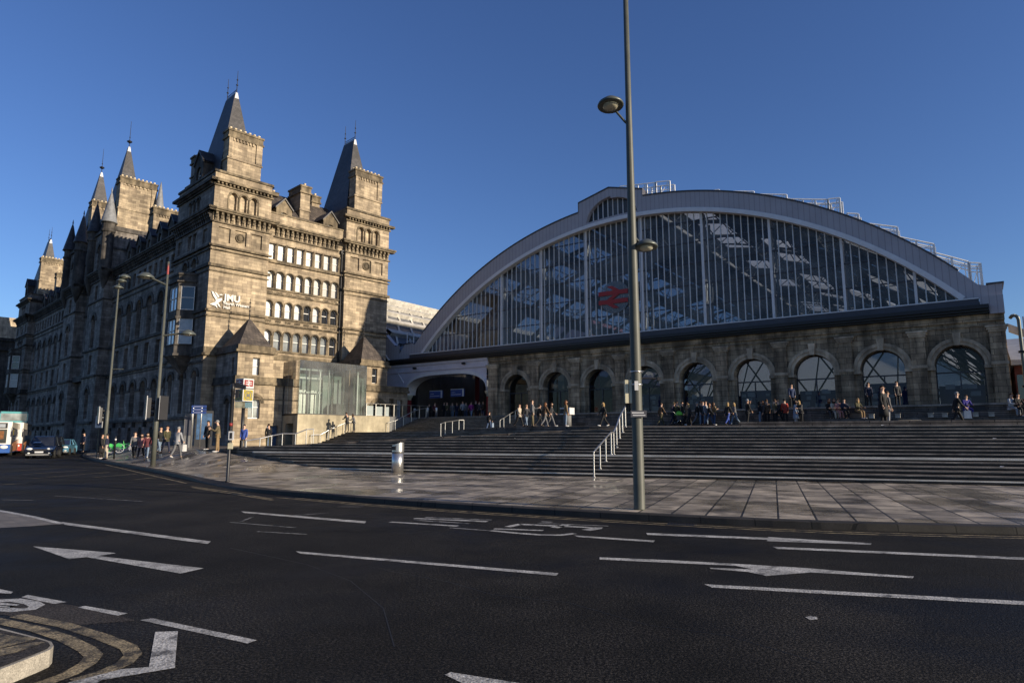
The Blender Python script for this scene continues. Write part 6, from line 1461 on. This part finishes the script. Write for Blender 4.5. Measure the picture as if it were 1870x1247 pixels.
# ================================================================= PEOPLE
def skin(vs, es, rs, root=0, sub=1):
    bm = bmesh.new(); ly = bm.verts.layers.skin.verify(); V = []
    for i, (v, r) in enumerate(zip(vs, rs)):
        q = bm.verts.new(v); q[ly].radius = (r, r) if not isinstance(r, tuple) else r; q[ly].use_root = (i == root); V.append(q)
    for a, c in es: bm.edges.new((V[a], V[c]))
    me = bpy.data.meshes.new('sk'); bm.to_mesh(me); bm.free()
    o = bpy.data.objects.new('sk', me); COL.objects.link(o)
    m1 = o.modifiers.new('s', 'SKIN'); m1.use_smooth_shade = True; m2 = o.modifiers.new('u', 'SUBSURF'); m2.levels = sub; m2.render_levels = sub
    bpy.context.view_layer.update()
    r = bpy.data.meshes.new_from_object(o.evaluated_get(bpy.context.evaluated_depsgraph_get())); bpy.data.objects.remove(o); return r
def pose(la=0, lb=0, ra=0, rb=0, lA=5, lB=15, rA=5, rB=15, lean=2, sit=False, hd=0, lo=8, ro=8):
    D = radians
    J = {}
    pz = 0.95
    J['pel'] = Vector((0,0,pz)); sp = Vector((0, sin(D(lean)), cos(D(lean))))
    J['wst'] = J['pel']+sp*0.16; J['chs'] = J['pel']+sp*0.40; J['nck'] = J['pel']+sp*0.535+Vector((0,-0.01,0)); hv = Vector((0, sin(D(lean+hd)), cos(D(lean+hd))))
    J['hd0'] = J['nck']+hv*0.09+Vector((0,0.015,0)); J['hd1'] = J['nck']+hv*0.17+Vector((0,0.02,0)); J['hd2'] = J['nck']+hv*0.225+Vector((0,0.012,0))
    for s, a, bb, A, B, out in (('l',la,lb,lA,lB,lo),('r',ra,rb,rA,rB,ro)):
        sx = -1 if s == 'l' else 1
        h = J['pel']+Vector((sx*0.09,0,-0.03)); J[s+'hip'] = h
        k = h+Vector((sx*0.01, sin(D(a))*0.43, -cos(D(a))*0.43)); J[s+'kne'] = k
        an = k+Vector((0, sin(D(a-bb))*0.42, -cos(D(a-bb))*0.42)); J[s+'ank'] = an
        f = D(a-bb)*0.5; J[s+'toe'] = an+Vector((sx*0.02, 0.15*cos(f), -0.055+0.15*sin(f)))
        sh = J['chs']+sp*0.055+Vector((sx*0.175,0,0)); J[s+'sho'] = sh
        e = sh+Vector((sx*sin(D(out))*0.28, sin(D(A))*0.28, -cos(D(A))*0.28)); J[s+'elb'] = e
        w = e+Vector((-sx*sin(D(B))*0.05, sin(D(A+B))*0.25, -cos(D(A+B))*0.25)); J[s+'wri'] = w
        J[s+'hnd'] = w+(w-e).normalized()*0.08
    return J
def figure(J):
    ks = list(J); ix = {k: i for i, k in enumerate(ks)}
    vs = [J[k] for k in ks]
    E = lambda L: [(ix[a], ix[c]) for a, c in L]
    arm = lambda s: [('chs',s+'sho'),(s+'sho',s+'elb'),(s+'elb',s+'wri'),(s+'wri',s+'hnd')]
    leg = lambda s: [('pel',s+'hip'),(s+'hip',s+'kne'),(s+'kne',s+'ank'),(s+'ank',s+'toe')]
    RAD_ = {'pel':0.115,'wst':0.105,'chs':0.125,'nck':0.052,'hd0':0.068,'hd1':0.085,'hd2':0.06}
    for s in 'lr': RAD_.update({s+'hip':0.085,s+'kne':0.055,s+'ank':0.038,s+'toe':0.032,s+'sho':0.055,s+'elb':0.040,s+'wri':0.028,s+'hnd':0.034})
    es = E([('pel','wst'),('wst','chs'),('chs','nck'),('nck','hd0'),('hd0','hd1'),('hd1','hd2')]+arm('l')+arm('r')+leg('l')+leg('r'))
    body = skin(vs, es, [RAD_[k] for k in ks], ix['pel'])
    bm = bmesh.new(); bm.from_mesh(body); x = MB()
    hv = J['hd1']; x.tube(hv+Vector((0,0.078,0.01)), hv+Vector((0,0.112,-0.022)), 0.010, 0.017, 6)         # nose
    for sx in (-1,1): x.ell(hv+Vector((sx*0.086,0.0,-0.01)), (0.012,0.02,0.03), 6, 4)                      # ears
    for s in 'lr':
        sx = -1 if s == 'l' else 1; d = (J[s+'hnd']-J[s+'wri']).normalized(); sd = Vector((1,0,0)).cross(d).normalized(); hn = J[s+'hnd']
        for q in range(4): x.tube(hn+sd*(q-1.5)*0.02, hn+sd*(q-1.5)*0.024+d*(0.085-0.012*abs(q-1.2))+Vector((-sx*0.02,0,0)), 0.010, 0.007, 5)
        x.tube(hn-d*0.03+sd*0.03, hn+d*0.03+sd*0.065, 0.011, 0.008, 5)
    t = bpy.data.meshes.new('x'); t.from_pydata(x.v, [], x.f); bm.from_mesh(t); bm.to_mesh(body); bm.free(); bpy.data.meshes.remove(t)
    # clothing shells follow the same joints
    ck = ['pel','wst','chs','nck','lsho','rsho','lelb','relb','lwri','rwri']; ci = {k: i for i, k in enumerate(ck)}
    hem = [J['pel']+Vector((0,0,-0.06))]
    cv = [J[k] if k != 'nck' else J['chs']*0.35+J['nck']*0.65 for k in ck]+hem; cr = [0.15,0.14,0.155,0.075,0.078,0.078,0.058,0.058,0.045,0.045,0.158]
    ce = [(ci[a],ci[c]) for a, c in (('pel','wst'),('wst','chs'),('chs','nck'),('chs','lsho'),('lsho','lelb'),('lelb','lwri'),('chs','rsho'),('rsho','relb'),('relb','rwri'))]+[(ci['pel'],10)]
    coat = skin(cv, ce, cr, 0)
    lv = [J['wst']*0.4+J['pel']*0.6, J['lhip'], J['rhip'], J['lkne'], J['rkne'], J['lank'], J['rank']]
    trs = skin(lv, [(0,1),(0,2),(1,3),(2,4),(3,5),(4,6)], [0.125,0.098,0.098,0.07,0.07,0.055,0.055], 0)
    x = MB()
    for s in 'lr':
        a, tt = J[s+'ank'], J[s+'toe']; c = a*0.45+tt*0.55; d = tt-a; ang = atan2(d.z+0.055, d.y)
        e = MB(); e.ell((0,0,0),(0.05,0.14,0.048),10,6); R_ = Matrix.Rotation(ang,3,'X')
        x.add([R_ @ Vector(v)+c+Vector((0,0.01,-0.005)) for v in e.v], e.f, True)
    shoes = x.mesh('shoes', None)
    h = J['hd1']; x = MB(); e = MB(); e.ell((0,0,0),(0.099,0.108,0.105),14,9)
    for f in e.f: pass
    x.add([h+Vector((v[0], v[1]-0.014, v[2]+0.028)) for v in e.v], [f for f in e.f if sum(e.v[i][2]-0.55*e.v[i][1] for i in f)/len(f) > -0.01], True)
    hair = x.mesh('hair', None)
    x = MB(); x.add([h+Vector((v[0]*1.02, v[1]-0.02, v[2]+0.02)) for v in e.v], [f for f in e.f if sum(e.v[i][2]-0.55*e.v[i][1] for i in f)/len(f) > -0.01], True)
    x.lathe([(0.05,-0.26),(0.10,-0.18),(0.105,-0.05),(0.09,0.05)], tuple(h+Vector((0,-0.045,0.0))), 10)
    longhair = x.mesh('long_hair', None)
    x = MB(); x.lathe([(0.21,-0.52),(0.185,-0.3),(0.16,-0.05),(0.145,0.1)], tuple(J['pel']), 14); skirt = x.mesh('coat_tail', None)
    zmin = min(min(v.co.z for v in shoes.vertices), 9)
    return dict(body=body, coat=coat, trousers=trs, shoes=shoes, hair=hair, longhair=longhair, skirt=skirt, z=zmin, J=J)
POS = {'stand': figure(pose(2,0,-2,2,4,12,3,14)), 'walk': figure(pose(24,6,-18,22,-22,12,24,22,4)), 'walk2': figure(pose(-16,24,22,4,20,30,-18,10,5)), 'phone': figure(pose(3,2,-3,3,25,95,20,90,3,hd=14)),
    'bag': figure(pose(-14,20,18,6,2,6,12,30,3)), 'look': figure(pose(6,4,-4,2,35,70,-5,20,1,hd=-8)), 'raise': figure(pose(4,3,-6,6,62,105,8,30,2)), 'pair': figure(pose(4,6,-3,3,30,60,10,25,10,hd=18)),
    'sit': figure(pose(84,84,80,78,28,55,24,60,6,hd=6)), 'push': figure(pose(18,8,-14,18,40,45,40,45,9))}
for p_ in POS.values():
    for k in ('body','coat','trousers','shoes','hair','longhair','skirt'):
        me = p_[k]; me.materials.clear(); me.materials.append(None)
        me.polygons.foreach_set('use_smooth', [True]*len(me.polygons))
_cm = {}
def cloth(c):
    if c not in _cm: _cm[c] = mat('fabric_%d' % len(_cm), tuple(0.68*q for q in c), 0.85, var=0.18, sc=6, bump=0.0)
    return _cm[c]
SKIN = [mat('skin_%d' % i, c, 0.55, var=0.08, bump=0.0) for i, c in enumerate(((0.48,0.29,0.20),(0.42,0.25,0.17),(0.52,0.33,0.24),(0.22,0.12,0.08)))]
BLK=(0.012,0.012,0.014); DKG=(0.045,0.045,0.05); NAV=(0.015,0.02,0.05); GRY=(0.16,0.16,0.17); LGR=(0.33,0.34,0.37); JEA=(0.06,0.10,0.20); LJE=(0.20,0.27,0.37); BRN=(0.10,0.06,0.035); TAN=(0.30,0.20,0.10); OLV=(0.07,0.065,0.03); CRM=(0.55,0.48,0.38); PNK=(0.50,0.24,0.22); MAR=(0.13,0.03,0.04); RED=(0.42,0.05,0.03); BLU=(0.05,0.10,0.42); MAG=(0.30,0.03,0.22); WHT=(0.6,0.6,0.6); ROY=(0.04,0.03,0.25); KHA=(0.16,0.13,0.075); PBL=(0.28,0.36,0.48)
HBK=(0.012,0.01,0.009); HBR=(0.06,0.03,0.015); HBL=(0.42,0.28,0.12); HGR=(0.3,0.29,0.28); HGI=(0.16,0.06,0.02)
GRP = {'P':'people on the pavement by the hotel','T':'people on the plateau at the top of the steps','C':'people in and before the iron archway','B':'people sitting on the granite seat','W':'people behind the arched windows'}
def person(label, x, y, z, ps, face, top_, leg, hair, h=1.72, grp='T', lng=False, skirt=False, hat=None, sk=None, bag=None):
    P_ = POS[ps]; k = h/1.74; t = thing('person', label, 'person', (x, y, z), radians(face)-pi/2, GRP.get(grp))
    t.scale = (k, k, k); dz = -P_['z']
    if ps == 'sit': dz = 0.47-0.86
    def part(nm, key, m):
        o = link(nm, P_[key], t, (0,0,dz)); o.material_slots[0].link = 'OBJECT'; o.material_slots[0].material = m; return o
    part('body', 'body', SKIN[sk if sk is not None else RN.randrange(3)]); part('coat', 'coat', cloth(top_)); part('trousers', 'trousers', cloth(leg)); part('shoes', 'shoes', cloth(BLK if RN.random() < 0.6 else WHT))
    part('hair', 'longhair' if lng else 'hair', cloth(hat or hair))
    if skirt: part('coat_tail', 'skirt', cloth(top_))
    J = P_['J']
    if bag:
        q = J['rhnd']; b = MB(); b.prismX([(q.y-0.17,q.z-0.5),(q.y+0.17,q.z-0.5),(q.y+0.15,q.z-0.12),(q.y-0.15,q.z-0.12)], q.x-0.05, q.x+0.07); b.path([(q.x,q.y-0.1,q.z-0.12),(q.x,q.y,q.z+0.0),(q.x,q.y+0.1,q.z-0.12)],0.008,5)
        o = b.build('carrier_bag', cloth(bag), None, (0,0,0)); bl = {CRM:'cream',WHT:'white',PBL:'pale blue',TAN:'tan'}.get(bag,'pale'); tag(o, {'walk':'pale blue carrier bag held by the grey haired person striding right'}.get(ps, bl+' carrier bag held by the person in '+('grey jacket walking away' if bag == WHT else 'dark coat on the middle steps')), 'bag')
        o.name = 'carrier_bag'; o.matrix_world = Matrix.Translation((x,y,z)) @ Matrix.Rotation(radians(face)-pi/2,4,'Z') @ Matrix.Scale(k,4) @ Matrix.Translation((0,0,dz))
    return t
def onplat(px, yh, h):
    d = ray(px, yh); t = 26.0
    while t < 52:
        x, y, z = d[0]*t, d[1]*t, EYE+d[2]*t
        if z >= plat_h(x, y)+h: break
        if dot((x,y),SN) > SD-7.6: break
        t += 0.1
    return x, y, plat_h(x, y)
def PP(label, px, py, *a, **k):
    x, y, z = onpave(px, py); person(label, x, y, z, *a, grp='P', **k)
def TT(label, px, yh, *a, h=1.72, **k):
    x, y, z = onplat(px, yh, h); person(label, x, y, z, *a, h=h, grp='T', **k)
def CC(label, px, off, *a, **k):
    p = onplane(px, 750, SN, SD+off); person(label, p[0], p[1], CON, *a, grp='C', **k)
def BB(label, px, *a, **k):
    p = onplane(px, 760, SN, SD-6.55); person(label, p[0], p[1], 2.84, 'sit', *a, grp='B', **k)
PP('person in long black hooded coat standing at the kerb, left of the pair', 183, 838, 'stand', 20, BLK, BLK, HBK, hat=BLK, skirt=True)
PP('person in dark jacket and pale trousers at the kerb, right of the pair', 193, 839, 'stand', 200, NAV, CRM, HBK)
PP('person in grey jacket and black trousers walking beside two friends', 244, 836, 'walk', 290, GRY, BLK, HBR, h=1.74)
PP('person in pink jacket walking in the middle of three friends', 256.5, 837, 'walk2', 285, PNK, BLK, HBR, h=1.6, lng=True)
PP('person in maroon jacket and pale jeans, rightmost of three friends', 267, 836, 'walk', 290, MAR, LJE, HBR, h=1.6, lng=True)
PP('person in dark coat and pale jeans behind the lamp post', 290, 827, 'walk2', 330, BLK, LJE, HBK)
PP('person in olive jacket striding right of the lamp post', 302, 828, 'walk', 320, OLV, NAV, HBR, h=1.76)
PP('person in grey jacket walking away with a white bag', 322, 836, 'bag', 75, LGR, GRY, HGR, h=1.76, bag=WHT)
PP('person in brown suit with forearms raised, right of the blue direction sign', 396, 826, 'phone', 200, KHA, TAN, HGR, h=1.78)
PP('person in dark clothes standing in the shade behind the brown suit', 378, 822, 'stand', 250, BLK, BLK, HBK)
PP('person in bright blue coat with hood under the station totem', 444, 824, 'stand', 270, BLU, GRY, HBK, h=1.55, hat=NAV)
PP('person in dark uniform far off by the hotel entrance', 153, 812, 'stand', 240, NAV, BLK, HBK)
PP('person in dark coat passing behind the hire bicycles', 232, 816, 'walk', 350, NAV, BLK, HBK)
PP('person in black coat by the blue poster window of the hotel', 489, 817, 'stand', 120, BLK, OLV, HBR)
w = Hp(9.4, PY0-2.1, PLAT); person('taller person of the couple standing by the concrete wall', w[0], w[1], w[2], 'pair', 140, DKG, BLK, HBR, h=1.76)
w = Hp(10.0, PY0-2.3, PLAT); person('person with long hair leaning on the taller one by the concrete wall', w[0], w[1], w[2], 'pair', 180, GRY, DKG, HBR, h=1.64, lng=True)
p = onplane(893, 770, SN, 46.6); person('person in dark coat with pale blue bag climbing the middle of the steps', p[0], p[1], PLAT+0.05, 'bag', 60, BLK, JEA, HBR, h=1.72, bag=PBL)
tt = [('person in cream top in front of the first small arch',948,737,'walk',320,CRM,BLK,HBR,0),('person in dark jacket and pale blue jeans left of the grey hooded one',961,737,'walk2',300,DKG,LJE,HBR,0),('person in grey hooded coat looking right on the steps',972,731,'look',0,GRY,KHA,HBR,0),
 ('person in brown coat walking in front of the second arch, left of a pair',995,734,'walk',30,BRN,GRY,HGI,1),('person in dark grey coat in front of the second arch, right of a pair',1006,734.5,'walk2',350,DKG,GRY,HBR,1),('person in mustard jacket standing left of the plateau bin',1033,732,'stand',10,TAN,LJE,HGI,1),
 ('person with blond hair and black clothes walking left of the long handrail',1102,734,'walk',190,BLK,BLK,HBL,1),('person in brown jacket walking just right of the near lamp post',1206.5,735,'walk',20,BRN,OLV,HBR,0),
 ('person in dark blue coat behind the green pushchair',1228,737,'push',10,NAV,NAV,HBL,0),('person in black jacket behind the pushchair, taller of two',1245,735,'stand',340,BLK,DKG,HBR,0),('person in tan coat right behind the green pushchair',1253.5,736.5,'walk2',20,TAN,BLK,HBR,0),('shorter person in dark coat following the tan coat',1257.5,743,'walk',200,DKG,BLK,HBL,1),
 ('person in black coat and grey trousers, leftmost of the jeans group',1272,739,'walk',350,BLK,GRY,HGR,0),('person in black jacket and light jeans in the jeans group',1279,735,'stand',330,BLK,LJE,HBR,0),('person in grey jacket at the back of the jeans group',1288,734.5,'stand',300,LGR,LJE,HBR,0),('person with ginger hair and blue jeans in the jeans group',1294,735.5,'walk',340,BLK,JEA,HGI,1),
 ('person in tan jacket and jeans at the right of the jeans group',1303,736,'look',20,TAN,JEA,HBR,1),('person with hair in two buns, black jacket and blue jeans',1328,734,'walk',30,BLK,BLU,HBL,1),('person in black with pale cap raising one hand to the face',1364,730,'raise',10,BLK,BLK,HGR,0),
 ('person in black coat and jeans, left of the pair before the notice window',1386,736.5,'stand',0,BLK,LJE,HBK,1),('person with long auburn hair, right of the pair before the notice window',1393,737,'stand',180,DKG,BLK,HGI,1),('person in khaki coat with both forearms raised, left of the red coat',1413,735,'phone',10,KHA,BLK,HBR,0),
 ('person in red coat seen from behind',1432.5,736,'stand',80,RED,BLK,HBK,0),('person in pale blue long coat beside the red coat',1452,736,'stand',320,PBL,LGR,HBK,1),('person in dark coat with blond hair bending beside the pale blue coat',1462,741,'pair',200,DKG,BLK,HBL,1)]
tt += [('person in dark hooded coat half hidden behind the jeans group',1283.5,740,'stand',260,DKG,NAV,HBK,0),('person in black half hidden between the khaki coat and the red coat',1422,739.5,'walk2',190,BLK,BLK,HBR,0),('person in brown jacket behind the pair before the notice window',1400,739.5,'stand',80,BRN,BLK,HBR,0),
 ('person in black partly hidden left of the brown coat',985,738,'walk',20,BLK,BLK,HBR,0),('person in grey top and white shoes right of the hair buns',1341,738.5,'walk2',180,GRY,LJE,HBL,1),('person in dark green coat beside the pushchair hood',1236,741,'stand',300,OLV,BLK,HBR,0)]
for (lb, px, yh, ps, fc, tp_, lg, hr, ln) in tt:
    TT(lb, px, yh, ps, fc, tp_, lg, hr, h=1.62 if ln else 1.72, lng=bool(ln), skirt='long coat' in lb, hat=LGR if 'cap' in lb else None)
x, y = ahead(30.6, 1610); person('tall person in long black coat standing at the top of the steps', x, y, PLAT, 'stand', 300, BLK, BLK, HBK, h=1.86, skirt=True)
x, y = ahead(30.9, 1618); person('person in grey coat half hidden behind the tall black coat', x, y, PLAT, 'stand', 350, GRY, LGR, HBR, h=1.62)
x, y = ahead(34.0, 1744); person('person with grey hair striding left to right with a pale blue bag', x, y, PLAT+0.1, 'walk', 340, BLK, BLK, HGR, h=1.76, bag=PBL)
for lb, px, tp_, lg, hr, ln in (('person in black jacket sitting left of the cream coat',1515,BLK,DKG,HGI,1),('person in cream coat sitting on the granite seat',1523,CRM,CRM,HBR,1),('person in pink top sitting right of the cream coat',1531,PNK,PNK,HBR,0),('person in navy jacket sitting at the right of the group of four',1542,NAV,BLK,HBK,0),('person in olive coat sitting alone on the granite seat',1567,OLV,TAN,HBL,1),('person in royal blue jacket sitting near the last arch',1766,ROY,ROY,HBR,0),('person with white top sitting at the right edge, left of two',1848,WHT,LGR,HBR,0),('person in black jacket sitting at the right edge, right of two',1861,BLK,BLK,HBK,0)):
    BB(lb, px, 280+RN.random()*40-20, tp_, lg, hr, h=1.7, lng=bool(ln))
for lb, px, off, ps, fc, tp_, lg, hr in (('person in black in the archway behind the steel bollards',784,1.0,'stand',270,BLK,BLK,HBR),('person in dark red jacket right of the steel bollards',794,-0.5,'walk',290,MAR,BLK,HBL),('person in black suit under the left blue board',811,0.5,'stand',270,BLK,BLK,HBK),('person in dark green coat right of the black suit',816.5,-1,'walk2',250,OLV,DKG,HBR),('person in grey dress coat under the gap between the boards',826,0,'walk',270,GRY,LJE,HBR),
    ('person in dark blue jacket left of the white shirt in the archway',834,0.6,'walk2',280,NAV,JEA,HBR),('person in pale shirt in the middle of the archway',845,-0.8,'walk',265,LGR,BLK,HBR),('person in grey hoodie just right of the pale shirt',851,1.2,'stand',270,GRY,JEA,HBK),('person in magenta coat in the archway',860.5,-0.6,'walk',255,MAG,LJE,HBR),('tall person in black right of the magenta coat',869,0.4,'stand',270,BLK,BLK,HGR),('person in dark jacket at the right of the archway',875,-0.4,'walk2',270,DKG,BLK,HBR),('person in brown coat close to the red column',882,0.6,'stand',280,BRN,JEA,HBL)):
    CC(lb, px, off, ps, fc, tp_, lg, hr, h=1.66+0.12*RN.random())
for lb, px, off, tp_ in (('person in blue jacket standing above the red coat on the terrace',1447,-4.0,(0.03,0.05,0.12)),('person behind the glass of the eighth arch, left one',1588,-2.4,NAV),('person behind the glass of the eighth arch, right one',1640,-2.2,DKG),('person in red top between the lamp post and the third arch',1147,-2.6,RED)):
    p = onplane(px, 740, SN, SD+off); person(lb, p[0], p[1], CON, 'stand', 270, tp_, BLK, HBK, h=1.74, grp='W')
# scraps of litter on the treads
for px, py in ((1210,798),(1268,787),(1390,789),(1441,793),(1540,779),(1612,780),(1817,806),(1830,852),(1250,819),(940,800)):
    m = 31.0
    for k_, a_ in enumerate(LS+US):
        z = mstep_h(a_+0.01); q = onplane(px, py, VM, a_+0.12)
        if q[2] <= z+0.02: m = a_; break
    q = onplane(px, py, VM, m+0.12); z = mstep_h(m+0.1)
    t = thing('litter_scrap', 'small white scrap of litter lying on a tread of the steps', 'litter', (q[0], q[1], z), RN.random()*3, 'scraps of litter on the steps')
    b = MB(); b.add([(-0.06,-0.04,0.004),(0.05,-0.05,0.02),(0.07,0.04,0.006),(-0.02,0.05,0.03),(-0.07,0.02,0.01)], [(0,1,4),(1,2,3),(1,3,4)]); b.build('scrap', M['signwhite'], t)
# pushchair
x, y, z = onplat(1240, 737, 1.72)
t = thing('pushchair', 'pushchair with bright green hood and dark seat', 'pushchair', (x, y, z), radians(5))
b = MB(); b.lathe([(0.36,-0.02),(0.34,0.12),(0.2,0.26),(0.02,0.31)],(0.0,0,0.78),14); b.build('hood', M['lime'], t); b = MB(); b.box(-0.3,0.3,-0.24,0.24,0.42,0.78); b.build('seat', M['black'], t)
b = MB(); b.path([(-0.55,-0.22,1.02),(0.3,-0.22,0.2)],0.02,6); b.path([(-0.55,0.22,1.02),(0.3,0.22,0.2)],0.02,6); b.tube((-0.55,-0.22,1.02),(-0.55,0.22,1.02),0.025,n=6); b.path([(-0.35,-0.22,0.18),(0.1,-0.22,0.6)],0.02,6); b.path([(-0.35,0.22,0.18),(0.1,0.22,0.6)],0.02,6); b.build('frame', M['steel'], t)
for xx in (-0.35, 0.32):
    for yy in (-0.24, 0.24):
        b = MB(); b.lathe([(0.10,-0.025),(0.13,-0.015),(0.13,0.015),(0.10,0.025)],(0,0,0),14); o = b.build('wheel', M['rubber'], t, (xx, yy, 0.13)); o.rotation_euler = (pi/2,0,0)
# ================================================================= CAMERA, SUN, SKY
cam = bpy.data.cameras.new('camera'); co = bpy.data.objects.new('camera', cam); COL.objects.link(co); SC.camera = co
co.location = (0, 0, EYE); co.rotation_euler = (pi/2+TH, 0, 0); cam.sensor_width = 36.0; cam.lens = 36.0*F/1870.0; cam.clip_end = 3000
AZ, EL = radians(-26.0), radians(16.2)
sd = Vector((cos(EL)*cos(AZ), cos(EL)*sin(AZ), sin(EL)))
sl = bpy.data.lights.new('sun', 'SUN'); sl.energy = 5.0; sl.angle = radians(0.55); sl.color = (1.0, 0.86, 0.66)
so = bpy.data.objects.new('sun', sl); COL.objects.link(so); so.rotation_euler = sd.to_track_quat('Z', 'Y').to_euler()
wd = bpy.data.worlds.new('World'); SC.world = wd; wd.use_nodes = True; nt = wd.node_tree
sk = nt.nodes.new('ShaderNodeTexSky'); sk.sky_type = 'NISHITA'; sk.sun_disc = False; sk.sun_elevation = EL; sk.sun_rotation = pi/2-AZ
sk.air_density = 1.0; sk.dust_density = 0.35; sk.ozone_density = 5.0
bg = nt.nodes['Background']; hs = nt.nodes.new('ShaderNodeHueSaturation'); hs.inputs['Saturation'].default_value = 1.05; hs.inputs['Hue'].default_value = 0.512
nt.links.new(sk.outputs[0], hs.inputs['Color']); nt.links.new(hs.outputs[0], bg.inputs[0]); bg.inputs[1].default_value = 0.088
SC.view_settings.view_transform = 'Standard'; SC.view_settings.look = 'None'; SC.view_settings.exposure = 0.65; SC.view_settings.gamma = 1.0
SC.render.film_transparent = False
SC.cycles.max_bounces = 8; SC.cycles.transparent_max_bounces = 16
